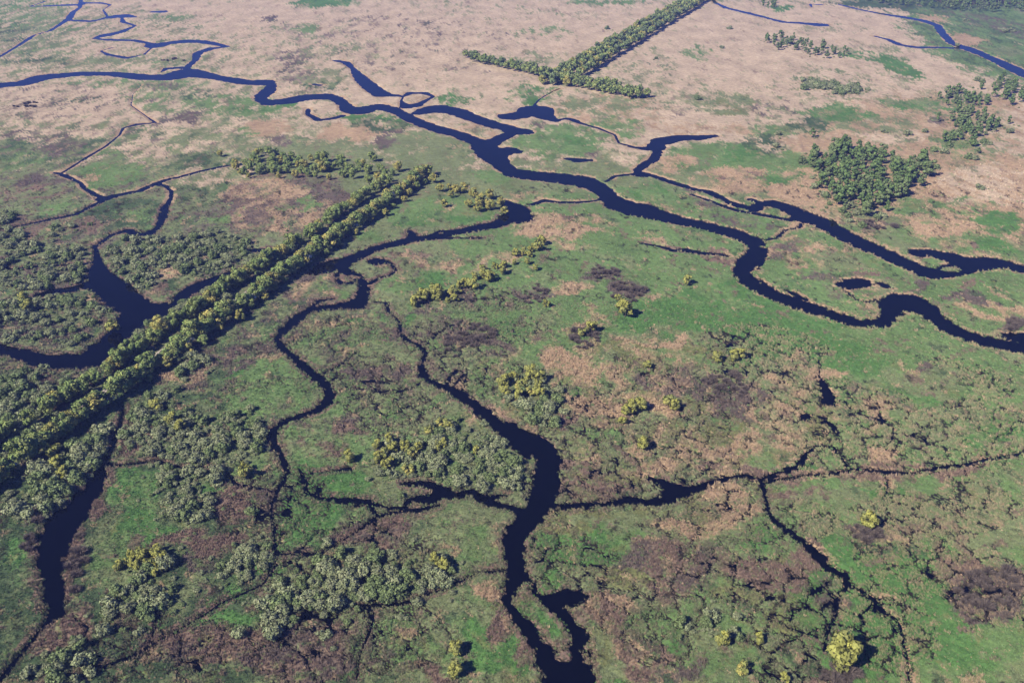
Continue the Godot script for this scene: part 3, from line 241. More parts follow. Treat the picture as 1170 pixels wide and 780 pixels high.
# trees and bushes: kind, category, label, group, then x, z, size of each
const STANDS := [
	["dyke_tree", "tree", "leafy green tree in the dyke row nearer the wide dark lake", "trees on the lake side of the dyke",
		[-250.5,-330.9,0.80, -249.1,-340.1,0.74, -247,-343.4,0.74, -245.9,-347,0.81, -242.1,-355.3,0.74, -241.9,-361.7,0.87, -240.4,-366.5,0.80, -240.4,-373,0.88, -233,-380.5,0.75, -228.9,-391.6,0.87, -225.1,-401.6,0.80, -224.7,-406.7,1.01, -219.3,-410.4,0.74, -220.9,-417.7,0.61, -217.7,-421.7,0.78, -214.2,-430.6,0.67, -212.5,-439.8,0.90, -210.8,-444.7,0.81, -210.6,-451.2,0.81, -206.4,-454.7,0.85, -205.4,-460.2,0.61, -201.8,-465.3,0.90, -197.5,-482,0.81, -196.2,-488.2,0.82, -195.9,-492.1,0.69, -190.5,-495.2,0.85, -189.1,-500.5,0.86, -188.8,-506.4,0.96, -183.9,-521.1,0.69, -182.1,-525.2,0.85, -180.7,-531.6,0.87, -180.2,-536.5,0.86, -174.5,-544.4,0.97, -172.7,-548.6,0.80, -170.3,-562.6,0.76, -167.6,-566,0.94, -162.9,-568.9,0.75, -164.7,-574.9,0.91, -163.1,-581.1,0.82, -159.7,-586.6,0.67, -154.3,-606.8,0.92, -150.1,-614.2,0.67, -144.3,-623.3,0.84, -143.4,-627.3,0.93, -144.7,-632.6,0.76, -140.3,-636.2,0.70, -135.5,-650.5,0.83, -136.4,-655.6,0.77, -133.4,-661.3,1.02, -133.3,-667.6,0.87, -131.7,-672.6,0.88, -127.8,-681.3,0.74, -120.6,-693.9,0.93, -120.2,-698.6,0.76, -118,-703,0.81, -115.6,-708.8,0.88, -115.9,-717.9,0.70, -110.1,-724.8,0.81, -108.1,-736.2,0.71, -104.2,-739.7,1.07]],
	["blossom_tree", "tree", "small tree flecked with white blossom in the row beside the straight dyke track", "white blossoming trees on the dyke",
		[-222.9,-343,0.87, -202.2,-401.1,0.69, -181.2,-463.4,0.76, -159.8,-518.9,0.68, -137.7,-581.1,0.94, -115.3,-642.3,0.80, -94.5,-706.3,0.83, -74,-766.8,0.94, -136,-578.7,0.54]],
	["golden_tree", "tree", "yellow green tree standing among darker trees along the straight dyke", "yellow green trees on the dyke",
		[-230.9,-323.9,0.98, -225.9,-335.7,0.77, -216,-366.6,0.94, -212,-378.7,0.91, -206.1,-392.6,1.09, -196.2,-425.8,0.77, -188.2,-438.7,0.81, -176.3,-470.6,0.81, -174.2,-483.7,1.08, -168.3,-498.5,1.06, -157.3,-528.3,0.88, -152.4,-541.1,0.87, -140.6,-575.7,1.03, -136.1,-591.6,0.87, -127.5,-603,1.08, -129.7,-608.5,0.83, -124.6,-622.3,0.78, -119.2,-637.8,0.87, -112.5,-651.9,1.07, -110.6,-657.1,0.80, -104.9,-670.1,0.93, -101.4,-685.9,0.83, -97.3,-701,0.90, -90.5,-714.3,0.75, -88.1,-719.4,1.00, -84.2,-733.7,0.84, -82,-737.4,0.95, -79.6,-747.4,0.93, -77.7,-752.3,0.91, -73.1,-762,1.08, -185,-437.7,0.60, -178,-453.7,0.57, -168.6,-481.7,0.50, -160.1,-493.8,0.65, -152.6,-523,0.45, -149.9,-535.8,0.54, -142.2,-561.7,0.42, -122.2,-622.6,0.60, -112.3,-632.3,0.44, -105.7,-660.2,0.57, -95.8,-671.3,0.56, -84.7,-703.2,0.51, -82.1,-716.2,0.54, -245.7,-352.3,1.05, -228,-397.3,0.77, -213.7,-435.6,0.73, -202,-477.2,1.01, -185.3,-516.9,0.81, -171.3,-552.2,0.85, -157.2,-591.4,0.95, -140.5,-641.5,0.74, -123.8,-688.9,0.75, -108.5,-730.8,0.77]],
	["dyke_tree", "tree", "leafy green tree in the dyke row whose shadows fall on the marsh", "trees on the channel side of the dyke",
		[-228.9,-327.1,0.94, -226.9,-331.1,0.76, -226.6,-339.9,0.79, -222.5,-349.2,1.09, -220.9,-352.5,1.05, -218.7,-356.2,0.86, -216.7,-361.5,0.81, -214.8,-370.1,0.77, -213.2,-373.8,0.86, -209.2,-382.3,0.84, -209.3,-387.7,0.93, -205.4,-396.5,0.90, -200.2,-406,1.02, -198.8,-410.8,0.99, -198.2,-416,0.95, -194.8,-419.8,0.92, -194.3,-430.8,1.04, -193.4,-435,0.89, -187.8,-442.7,0.77, -185.6,-447.7,0.89, -183.7,-453.2,0.78, -184.4,-458.4,1.04, -180.3,-468,1.09, -176.3,-475,0.96, -173.9,-478.6,0.75, -170.7,-488,0.93, -170,-493.2,1.06, -166.9,-503.9,0.79, -163.8,-508.3,0.77, -163,-512,0.87, -161.3,-515.3,0.75, -158.1,-524.4,0.96, -155.1,-531.6,1.05, -155,-538,0.78, -151,-545,0.76, -149.7,-550.9,0.93, -148.1,-554.5,0.93, -145.9,-560.2,1.05, -144.1,-565.2,0.81, -141.3,-570,0.94, -135.7,-586.3,0.83, -132.8,-594.3,0.84, -131.6,-599.5,1.08, -127,-611.9,0.97, -124.7,-617.3,1.04, -123.3,-627.4,1.07, -120,-632.1,0.81, -114.4,-648.3,1.00, -107.7,-662.1,0.87, -107.6,-667.3,0.80, -104.4,-676.3,0.90, -101.9,-681.5,0.84, -99.2,-690.4,0.80, -96.1,-695.6,0.87, -92.1,-710.6,0.90, -86,-723.9,0.86, -86.9,-729.4,0.79, -81.5,-743.1,1.07, -77.5,-757.5,0.99, -71.5,-770,0.79, -189.8,-422.8,0.42, -173.2,-464.3,0.62, -157.8,-510.9,0.53, -145.4,-549,0.40, -127,-594.5,0.41, -121.6,-610.1,0.47, -110.9,-650.5,0.42, -92.1,-687.7,0.42, -77.7,-733.3,0.53, -72.4,-744.5,0.43]],
	["dyke_tree", "tree", "green tree in the belt running west from the end of the dyke row", "trees of the western belt",
		[-196,-812.8,0.57, -133.3,-759.7,0.73, -154.2,-810,0.53, -214.5,-832.2,0.45, -166.4,-806.4,0.84, -233.2,-795.9,0.70, -158.7,-781,0.72, -111.5,-779.3,0.47, -213.1,-815.4,0.48, -170.7,-807.1,0.75, -122.7,-772.1,0.80, -243,-796.1,0.47, -209.6,-778,0.48, -197.5,-797.3,0.65, -203,-808.4,0.74, -221.8,-796.3,0.54, -123.3,-808.3,0.79, -180.4,-790.3,0.45, -193.5,-790.1,0.48, -208.3,-789.9,0.81, -220.2,-826.4,0.82, -164.4,-804,0.47, -215.6,-776.9,0.79, -152,-784.6,0.66, -180.5,-774.7,0.58, -154.7,-782.7,0.50, -171.4,-807.3,0.45, -147.4,-792.7,0.74, -132.2,-791.6,0.49, -157.7,-783.3,0.53, -229.4,-809.5,0.67, -197.8,-818.9,0.54, -226.1,-804.8,0.64, -106.9,-765.5,0.56, -144.1,-787.8,0.54, -170,-778,0.75, -123,-771.1,0.45, -173.2,-765.4,0.58, -142.5,-763.1,0.70, -205.1,-782.2,0.83, -101,-768.3,0.53, -228.1,-832.1,0.47, -225.7,-782.9,0.72, -134.8,-798,0.53, -198.8,-773.3,0.62, -226.2,-784.4,0.54, -215.7,-771.9,0.60, -187,-795.7,0.79, -131.3,-779.5,0.54, -202.6,-773.1,0.77, -208.4,-798.5,0.61, -150.5,-808.8,0.57, -176,-771.8,0.56, -226.4,-769.4,0.73, -114.5,-782,0.56, -139.6,-775.3,0.66, -193.1,-774.6,0.75, -100.7,-752.8,0.46, -118.3,-745.5,0.73, -165,-761.2,0.58, -138.8,-782.9,0.54, -184.3,-794.5,0.62, -143,-767.6,0.54]],
	["golden_tree", "tree", "yellow green tree in the belt running west from the end of the dyke row", "yellow green trees of the western belt",
		[-263.1,-823.4,0.59, -196.6,-760.8,0.46, -179.3,-811.3,0.57, -130.1,-794,0.53, -238.3,-783.7,0.65, -242.9,-795.8,0.62, -162.8,-777.4,0.80, -153.6,-757.5,0.48, -206.6,-785.7,0.64, -98.2,-779.7,0.79, -230.9,-772,0.57, -229.8,-822.4,0.66, -229.3,-799.5,0.52, -182.9,-762.6,0.61, -111.2,-754.2,0.82, -167.8,-783.6,0.74, -180.2,-786.1,0.72, -184,-786.4,0.72, -162.7,-781.6,0.66, -208.8,-796.3,0.49, -222,-761.6,0.46, -204.7,-801.7,0.64]],
	["golden_tree", "tree", "yellow green tree in the group between the dyke end and the dark side pool", "yellow green trees by the side pool",
		[-65.2,-749,0.75, -58,-727.6,0.70, -51.2,-731.8,0.50, -45,-723.4,0.80, -39.5,-724.4,0.75, -30.5,-710.6,0.80, -23.7,-692.1,0.90, -18,-708.5,0.80, -16.8,-684.1,0.80, -26.1,-680.1,0.70, -8.8,-692,0.70, -5.3,-678.2,0.60, -48.7,-712.4,0.50, -52.2,-691,0.55, -33.8,-690,0.60]],
	["avenue_tree", "tree", "green tree in the far straight avenue that runs off to the horizon", "trees of the far avenue",
		[36.6,-1116.7,1.00, 42,-1122.6,1.05, 43.7,-1131,1.19, 45.7,-1137.7,1.17, 50.3,-1146.7,0.99, 60.5,-1160.4,1.18, 59.3,-1168.8,0.99, 65.6,-1178.2,0.99, 69.2,-1189.3,0.90, 72.5,-1199.6,0.90, 78,-1217.4,0.97, 85,-1224.8,0.94, 87.3,-1232.1,0.96, 88.2,-1239.5,0.93, 92.9,-1248.1,0.96, 101.3,-1266.9,0.92, 105.7,-1276.3,1.02, 112.1,-1284.8,1.00, 115.3,-1295.3,1.16, 120.6,-1303,1.04, 126.2,-1321,0.95, 128.2,-1329.5,1.08, 130.6,-1335.8,1.05, 134.6,-1342.1,1.11, 139.7,-1351.7,1.11, 147.2,-1365.5,1.05, 147,-1375.7,1.06, 155.6,-1382.3,0.97, 156.1,-1390.4,0.93, 159,-1397.8,0.93, 164.6,-1414,1.06, 168.9,-1423.2,0.93, 174.1,-1433,0.94, 177.5,-1441.6,1.05, 181.9,-1448.6,0.94, 186.3,-1465.4,0.95, 191.4,-1474.9,1.18, 193.8,-1483.4,1.06, 200.2,-1490.1,1.18, 202.9,-1500.5,1.00, 212.9,-1517.5,1.15, 212.9,-1525.2,1.06, 219.3,-1534.9,1.03, 222.2,-1544.5,1.01, 227.3,-1552.5,1.05, 234,-1569.6,1.09, 235.3,-1580.8,1.17, 243.8,-1589.2,0.98, 246.6,-1599,0.98, 251.4,-1607.2,0.98, 258.1,-1627,1.09, 262.1,-1633.2,1.08, 264.9,-1644.5,1.04, 269.5,-1652.8,0.94, 273.1,-1659.2,1.02, 276.6,-1674.5,1.08, 281.8,-1682.7,1.10, 285.2,-1689.6,1.06, 288.2,-1699,1.04, 292.7,-1706.1,1.05, 297.5,-1720.8,0.97, 304.4,-1728.2,1.05, 306.8,-1736.1,1.13, 308.8,-1743.4,0.92, 312.9,-1753.7,1.02, 320.1,-1768.2,1.12, 325.5,-1774.1,1.00, 325.4,-1783.4,1.15, 329,-1793.6,1.06, 334.5,-1802.6,1.04, 344.8,-1822,0.90, 349.1,-1831.6,1.08, 352.5,-1840.2,1.03, 355,-1850.7,1.16, 358.4,-1859.9,1.04, 365.8,-1877.4,1.00, 47.6,-1105.1,1.15, 50.9,-1113.7,0.99, 54.8,-1120.1,1.07, 60.5,-1128.2,1.00, 67.5,-1149.5,1.17, 71,-1155.4,0.91, 71.2,-1165.8,1.13, 77.4,-1173.3,1.20, 79.4,-1182.6,1.02, 89.4,-1196.8,1.06, 90.1,-1204.4,1.01, 92.8,-1212.8,1.16, 98.1,-1223,1.05, 99.6,-1232.1,1.00, 107.6,-1247.1,1.15, 115.3,-1253.9,0.93, 116.2,-1265.7,1.20, 119.5,-1276.4,1.03, 124,-1282.7,1.05, 130.4,-1299,1.20, 134.6,-1308,0.91, 138.9,-1315.7,1.11, 140.4,-1322.4,0.99, 144.2,-1332.7,0.96, 151.6,-1348.3,1.20, 155.2,-1357.2,1.02, 160.2,-1363.1,0.93, 163.6,-1369.5,0.95, 166.4,-1378.5,1.14, 171.9,-1395.3,1.01, 177.2,-1401.2,0.98, 179.7,-1408,1.00, 181.2,-1417.2,1.02, 186,-1422.8,1.19, 194,-1437.7,1.16, 195.5,-1446.1,1.17, 198.6,-1456.5,1.19, 204.1,-1464.2,1.18, 204.5,-1472.7,0.97, 212.9,-1488,0.95, 215.3,-1496.3,0.96, 220.3,-1506.7,0.93, 225.7,-1514.6,1.02, 228.3,-1523,1.15, 234,-1538.2,0.91, 239,-1547,1.00, 241,-1554.3,0.98, 245,-1564.4,0.94, 250,-1572,0.95, 256.5,-1587.8,1.19, 259.2,-1596.7,0.97, 264.1,-1604.4,0.98, 268.6,-1614.7,1.08, 270.8,-1623.1,0.96, 278,-1642.1,1.13, 282,-1649.8,1.10, 285.6,-1658.7,0.93, 290,-1665.1,1.16, 292,-1673.3,1.07, 299.8,-1688.2,0.97, 302.2,-1695.2,1.12, 303.1,-1703.7,1.13, 310.8,-1712.5,1.16, 312.3,-1719.9,1.10, 318.9,-1737.5,0.97, 322.7,-1747.8,1.01, 328.3,-1756.2,1.17, 332.6,-1765.6,1.11, 335.5,-1771.9,0.96, 340.3,-1786.4,0.95, 346.6,-1795.5,1.07, 349.2,-1805.6,1.11, 353.8,-1812.9,0.90, 357,-1823.3,0.91, 364,-1839.9,1.14, 367.6,-1846.8,1.17, 372.7,-1856.1,1.02, 376.2,-1865.9,1.15, 380.8,-1872.8,1.03, 66.9,-1109.4,1.04, 67.5,-1116.8,1.11, 69.8,-1125.5,0.94, 76.3,-1134.1,0.91, 80.8,-1143.3,1.06, 88.7,-1162.8,1.01, 92.6,-1170.7,0.96, 96.6,-1178,1.10, 99.8,-1185.2,0.97, 99.7,-1195.4,1.01, 107.4,-1209.2,1.14, 111.6,-1217.6,1.13, 114.3,-1224.8,1.04, 117.8,-1234.7,1.15, 121.7,-1241,0.96, 127.4,-1254.6,0.93, 129.9,-1262.7,1.04, 134.6,-1269.9,0.90, 139.4,-1280.6,1.13, 141.2,-1287.6,1.07, 148.7,-1302,0.90, 153.9,-1312.1,1.09, 157.9,-1321.1,0.98, 158.9,-1329.3,0.94, 162.6,-1335.2,0.99, 170.2,-1352.2,1.14, 173.5,-1362.6,1.12, 177.9,-1369.8,1.00, 182.3,-1377.3,1.07, 184.2,-1385.8,0.91, 191.1,-1405,1.18, 193.1,-1414.1,1.05, 197.9,-1420.3,0.92, 203.7,-1428.8,0.95, 206.3,-1437.5,0.91, 215.5,-1454.5,1.16, 217.6,-1465.1,1.03, 220,-1473,1.03, 222.9,-1480.9,1.03, 229.1,-1489.2,0.95, 234.5,-1506.2,0.93, 238.8,-1513.4,1.04, 244.6,-1523.5,1.19, 246.1,-1535.4,1.09, 253,-1544.1,1.08, 257.6,-1563.6,0.99, 262.7,-1570.6,1.17, 265.8,-1576.8,1.03, 269.6,-1583,1.10, 270.4,-1592,1.06, 279,-1606.6,1.06, 283,-1612.9,1.16, 285.1,-1620.6,0.98, 288.4,-1629.2,1.07, 290.2,-1637,1.05, 299,-1653.3,1.16, 302.1,-1662.3,1.11, 308.3,-1671.1,1.12, 310.8,-1677.9,1.15, 313.3,-1686.2,1.07, 321,-1706,1.01, 323.2,-1712.4,1.08, 325.5,-1720,1.03, 332,-1729.3,1.09, 332.4,-1741.2,1.16, 341.1,-1754.9,1.15, 342.2,-1762.4,1.01, 349.6,-1770.6,0.91, 351.2,-1780.5,0.93, 355.7,-1788.9,1.18, 375,-1834.3,0.96, 378.1,-1843.2,1.01, 383.1,-1849.2,1.16, 384.4,-1858.9,1.18, 386,-1865.7,1.00]],
	["golden_tree", "tree", "yellow green tree in the far straight avenue that runs off to the horizon", "yellow green trees of the far avenue",
		[35.6,-1108.9,1.02, 54.4,-1153.7,0.96, 77.7,-1209.2,1.06, 97.7,-1256.7,1.11, 122.9,-1314.1,0.98, 141.7,-1360.2,1.13, 162.8,-1407.3,0.96, 185.7,-1457.5,1.16, 207.6,-1508.1,1.19, 229.4,-1559,0.94, 253,-1616.7,1.03, 276.4,-1666.7,0.97, 296.9,-1713.7,1.08, 317,-1761.6,1.12, 336.9,-1813.1,1.11, 364.2,-1868.6,0.99, 64,-1138.6,1.15, 84.3,-1189.8,1.08, 103.3,-1240.7,1.14, 128.7,-1289,0.95, 148.4,-1340.9,1.07, 167.1,-1385.8,0.90, 187.4,-1431.9,1.09, 210.2,-1479.2,1.16, 231.4,-1530.9,0.97, 250.6,-1581,1.12, 276.6,-1632.6,0.94, 295.2,-1681.2,1.05, 316.6,-1729,1.01, 338.3,-1779.7,1.01, 360.3,-1833.9,1.08, 63.5,-1099.6,1.11, 84.2,-1154.4,1.09, 106.3,-1201.5,1.17, 125.8,-1246.9,0.98, 141.6,-1295.3,1.05, 163.2,-1343.3,1.09, 186.8,-1395.1,1.09, 209.2,-1445.9,0.96, 229.1,-1498.1,1.03, 255.3,-1552.1,1.07, 274.6,-1600.5,1.02, 294.2,-1645.8,0.92, 318.6,-1695.5,0.94, 336.7,-1747.6,1.12, 370.8,-1824.4,0.93, 388.5,-1872.7,1.14]],
	["belt_tree", "tree", "green tree in the low belt crossing the foot of the far avenue", "trees of the cross belt",
		[-61.6,-1265.5,0.81, -53.6,-1258.1,0.92, -47.9,-1253.1,1.05, -43.9,-1244.9,0.78, -36,-1240.9,0.83, -29,-1232.1,0.81, -23.2,-1225.8,0.91, -16,-1219.5,0.75, -10.8,-1211.2,0.87, -2.3,-1209.8,0.77, -1,-1200.7,0.98, 5.6,-1195.8,0.84, 10.8,-1187.5,0.93, 19.7,-1180.2,0.95, 27.3,-1172.8,1.06, 35.7,-1166.2,0.88, 41.4,-1160.4,1.03, 46.4,-1149.9,0.86, 55.9,-1144.3,1.01, 62.3,-1137.7,0.94, 68.5,-1131.4,0.77, 75,-1126,0.92, 76.6,-1115.7,0.84, 85.3,-1113.1,0.75, 92.2,-1104.3,0.91, 99.7,-1099.1,0.81, 104.1,-1093.6,0.86, 109.7,-1087.4,1.08, 116.7,-1082.5,1.07, 121.4,-1073.6,0.95, 129.7,-1065.5,0.87, 139.3,-1060.1,0.77, 142.8,-1050.7,1.06, 149.4,-1045.7,0.81, -50.7,-1238.8,1.00, -44.5,-1233.9,0.96, -37.9,-1225,0.98, -31.8,-1220,0.96, -24.4,-1217.3,1.03, -19.2,-1206.9,0.82, -13.5,-1199.3,1.06, -6.8,-1192,0.86, 1.4,-1185.4,0.98, 7.6,-1179.2,0.77, 14.1,-1173.2,0.77, 20.7,-1165.9,0.96, 24.5,-1158.4,0.91, 29,-1153.3,1.10, 35.8,-1150.1,0.96, 42.5,-1142.2,0.80, 47,-1136.2,1.02, 52,-1131,0.94, 60.1,-1125.4,0.94, 66.8,-1117.9,1.01, 72.1,-1111.9,1.00, 78.7,-1103.6,1.02, 87.7,-1096.3,0.91, 95,-1092,0.80, 97.5,-1085,0.92, 103.9,-1077.2,1.10, 110.5,-1072.7,1.01, 113.9,-1065.9,0.77, 120.7,-1059.7,0.94, 125.2,-1053.4,0.80, 131.8,-1049.1,1.01, 139.1,-1040.5,1.02, 52.8,-1119.3,1.09, 60.2,-1113.6,1.03, 66.7,-1107.4,0.86, 72.6,-1097.4,0.77, 79.9,-1090.6,0.89, 87.6,-1082.7,0.89, 96.4,-1075.5,1.08, 103.7,-1068.9,0.84, 109.4,-1062,0.83, 115.6,-1057.2,0.85, 125.5,-1050.6,0.83, 129.6,-1041.2,1.05]],
	["woodland_tree", "tree", "slender dark green tree in the compact wood on the pale eastern marsh", "trees of the eastern wood",
		[288.3,-797.6,0.84, 324.1,-753.5,0.81, 271.2,-693.8,0.76, 275.7,-729.3,0.62, 274.5,-695.6,0.99, 280.4,-763.4,0.63, 287.6,-681.2,0.63, 303.3,-832.8,0.80, 269.9,-727.9,0.85, 290.8,-814.7,1.22, 275.8,-829.6,0.70, 307.6,-762.9,0.89, 323.1,-736.8,0.88, 311.3,-723.3,1.23, 293.7,-796,0.79, 284.1,-774.4,0.64, 274.4,-741.8,0.77, 256.2,-696.2,1.06, 334.1,-803,0.95, 315.8,-801.6,1.22, 350.5,-767.2,0.91, 289,-725,0.78, 307.5,-754.6,0.98, 283.5,-736.5,0.88, 286,-693.9,0.83, 335.8,-760.1,0.83, 306.6,-751.9,1.09, 340.7,-764.1,0.95, 292.7,-701.1,1.09, 339.3,-785.8,0.62, 325.9,-772.8,0.83, 288.3,-758.3,0.69, 273.1,-752.7,0.61, 279.5,-706.1,0.62, 303.5,-797.2,1.00, 287.4,-773.7,0.95, 333.6,-786.5,0.77, 272,-681.2,1.00, 290.8,-730.4,0.74, 263,-708.6,0.77, 257.8,-742.1,0.82, 290.3,-771.1,1.15, 327.6,-754.4,1.05, 310.1,-847.3,0.98, 332.7,-765,0.61, 261.9,-790.3,0.86, 279.1,-801.8,0.73, 301.6,-831.4,0.72, 312.3,-782.5,0.82, 301.5,-743.1,0.76, 284.4,-726.5,1.08, 325.2,-767.8,1.19, 316.3,-818.5,1.18, 303.2,-723,0.97, 328.1,-824.7,0.61, 347.6,-795.3,0.68, 359.4,-797.4,1.11, 267.9,-708.1,1.23, 262,-773.3,1.02, 297.3,-731.7,0.63, 308.7,-758.5,0.62, 358,-795.4,1.20, 284.5,-783,0.69, 258.6,-759.2,0.62, 259.1,-729.2,0.64, 256.6,-683.6,0.63, 273.6,-765.3,0.85, 291.4,-820.1,0.64, 306,-711.3,0.90, 320.9,-826.4,1.03, 314.2,-804.9,0.91, 263.5,-795,1.23, 301.5,-758.2,1.06, 272.3,-773.9,1.17, 293.2,-708.2,1.07, 343,-787,0.62, 279.8,-759.4,1.11, 304.3,-856,0.63, 322.4,-802.6,0.62, 357.1,-784.6,0.85, 330,-786.4,0.86, 253.3,-696.1,1.15, 256.7,-719.1,0.90, 283.6,-712.4,0.72, 299.5,-710.5,0.95, 341.4,-793.9,0.65, 334.6,-796,0.76, 313.8,-718.1,0.98, 312.9,-714.6,1.05, 312.8,-778.2,0.90, 271.7,-823,0.68, 325.4,-823.2,0.71, 319,-789.3,0.74, 273.9,-781.1,0.71, 274.6,-782.3,0.89, 295,-809.3,0.94, 330.2,-777.7,1.09, 320.6,-807.1,0.69, 272.8,-735.5,0.99, 332.1,-820.2,1.08, 300.9,-835.6,1.23, 266,-731.9,0.92, 295.5,-743.2,0.95, 252.7,-734.6,1.12, 274.9,-790.5,0.75, 300.9,-820.4,1.10, 265.2,-779.7,0.98, 326.6,-801.8,1.05, 280.7,-804.6,0.86, 327,-831,0.63, 304.2,-816.3,0.68, 277.6,-714.6,0.89, 287.6,-816.8,1.24, 299.9,-722.7,0.87, 323.2,-738.4,0.64, 329.2,-748.2,1.20, 320.2,-753.8,0.63, 336.8,-740.5,0.83, 307.3,-820.8,0.61, 276.4,-689.3,0.89, 320.4,-807.1,0.70, 293.2,-758.5,1.01, 262.1,-739.5,0.68, 321.4,-830.3,0.61, 267.6,-765.6,0.86, 299.5,-741.7,0.72, 335.3,-774.8,0.62, 297.7,-785.1,0.75, 352.3,-764.4,1.16, 350.3,-781.9,1.18, 314.5,-832.3,0.94, 309.8,-722.8,1.03, 287,-756.7,0.66, 283.6,-750.2,0.97, 302.6,-787,0.77, 290.6,-805.8,0.68, 339.5,-761.2,0.60, 303,-838.1,1.12, 269.7,-708.3,0.63, 326.1,-779.2,0.73, 263.5,-744,0.61, 259.5,-792.1,0.97, 309,-810.5,1.05, 348.7,-791.1,0.79, 291.8,-795.9,0.68, 295.7,-754.4,0.86, 314.6,-767.1,0.69, 318.3,-747.8,0.60, 279.9,-717.7,0.87, 353.6,-781.1,1.04, 277.7,-762.6,1.10, 267.9,-669.5,1.03, 257.7,-697.2,0.97, 306.6,-816.4,0.66, 274.4,-799.9,0.86, 289.9,-729.6,0.89, 292.5,-718.4,1.00, 284.1,-809,1.06, 288.6,-702.4,1.20, 287.9,-885.2,0.83, 270.6,-820.5,0.93, 297.2,-845.7,0.99, 269.4,-772,1.11, 294.8,-815.3,1.05, 314.2,-737.1,0.74]],
	["willow_bush", "bush", "grey green bush at the ragged foot of the compact eastern wood", "bushes below the eastern wood",
		[248.2,-695.7,0.88, 280.5,-669.9,1.36, 258.4,-714,0.92, 257,-646.9,1.37, 262.9,-691,1.32, 257.4,-686.4,0.85, 253,-761.2,0.83, 273.8,-687,0.99, 252.4,-738.6,0.94, 252.2,-658.8,1.23, 250.4,-716.9,1.27, 262.6,-701.7,0.80, 252.4,-678.8,1.14, 274.8,-665.8,1.16, 261.3,-673.3,1.19, 253.7,-668.5,1.12]],
	["woodland_tree", "tree", "dark tree in the short row by the far side stream on pale grass", "trees of the far short row",
		[388.1,-1402.2,0.88, 416.3,-1360.7,0.67, 376.5,-1384.6,0.82, 391.3,-1403.2,0.67, 390.7,-1354.5,0.98, 452.2,-1309.5,0.67, 376,-1390.9,0.71, 403.6,-1389,0.77, 388.1,-1316,0.87, 365.2,-1387.7,0.78, 394.2,-1333.3,0.81, 386.8,-1362.5,0.84, 394,-1363.5,0.75, 369.9,-1331.5,0.63, 373.1,-1333.9,0.82, 409.9,-1323.3,0.81, 396.7,-1287,0.67, 394.2,-1360.7,0.61, 432,-1287.6,0.63, 411,-1355.2,0.58, 427.4,-1326.2,0.99, 448.2,-1286.5,0.61, 406.9,-1364.6,0.61, 384.8,-1373.3,0.59, 408.1,-1283.8,0.81, 440.4,-1274.1,0.65, 436.5,-1315.5,0.55, 413.4,-1261.1,0.87, 430.3,-1263.3,0.65, 363.9,-1316.5,0.87, 361.1,-1367.5,0.96, 402.9,-1278.3,0.88, 388.9,-1357.9,0.65, 417.8,-1296.8,0.91, 409.9,-1365,0.63, 389,-1318.7,0.62, 383.4,-1348.7,0.55, 365.7,-1347.7,0.81, 399.6,-1325.4,0.77, 430.4,-1286.7,0.84, 373.5,-1335.9,0.62, 396,-1300.7,0.77]],
	["willow_bush", "bush", "low dark green bush in the tongue shaped patch on pale dry grass", "bushes of the tongue shaped patch",
		[371.2,-1083.9,1.68, 378.8,-1081.7,1.72, 381.2,-1065.6,1.94, 388.2,-1070.4,1.16, 359,-1083.3,1.52, 396.4,-1075.9,1.29, 345.3,-1092.5,1.25, 366,-1086.2,1.58, 399.2,-1091.8,1.89, 352.7,-1091.6,1.81, 356.3,-1112.3,1.70, 378.7,-1116.8,1.36, 346.1,-1099,1.33, 334.6,-1082.8,1.99, 377.1,-1084.4,1.66, 393.5,-1092.2,1.81, 359.8,-1095,1.52, 395.7,-1080.4,1.49, 352.7,-1095.5,1.97, 365.9,-1106.9,1.81, 361.5,-1109,1.97, 385.5,-1084.7,1.16, 359.4,-1093.5,1.11, 370.6,-1069.7,1.89, 362.7,-1062.1,1.29, 392.5,-1077.2,1.67, 366.3,-1088.4,1.24, 349.5,-1120.1,1.34, 354.7,-1087.4,1.19, 389,-1063,1.11, 341.1,-1100,1.77, 390.4,-1089.1,1.30, 375.3,-1096,1.81, 373.5,-1063.7,1.31, 349.4,-1121.9,1.22, 374.4,-1068,1.40, 363.3,-1112.7,1.29, 375.4,-1075.8,1.32, 395.4,-1090.9,1.40, 389.6,-1091.1,1.66, 343.3,-1101.5,1.45, 380.5,-1072.2,1.88, 371,-1097.9,1.12, 392.5,-1073.6,1.23, 401.4,-1100.9,1.37, 356.9,-1134.8,1.10, 383,-1065.8,1.19, 380,-1075.6,1.38, 350.3,-1103.9,1.93, 345.9,-1119.7,1.91, 370.7,-1059.9,1.43, 358.4,-1115.8,1.90, 374,-1109.8,1.33, 370.3,-1102.1,1.43, 357.4,-1125.4,1.29, 361.3,-1097.7,1.75, 377.8,-1100.1,1.14, 406.8,-1081,1.24, 352.8,-1111.3,1.86, 385,-1088.8,1.39]],
	["woodland_tree", "tree", "dark tree in the clump of trees north of the eastern wood", "trees of the northern clump",
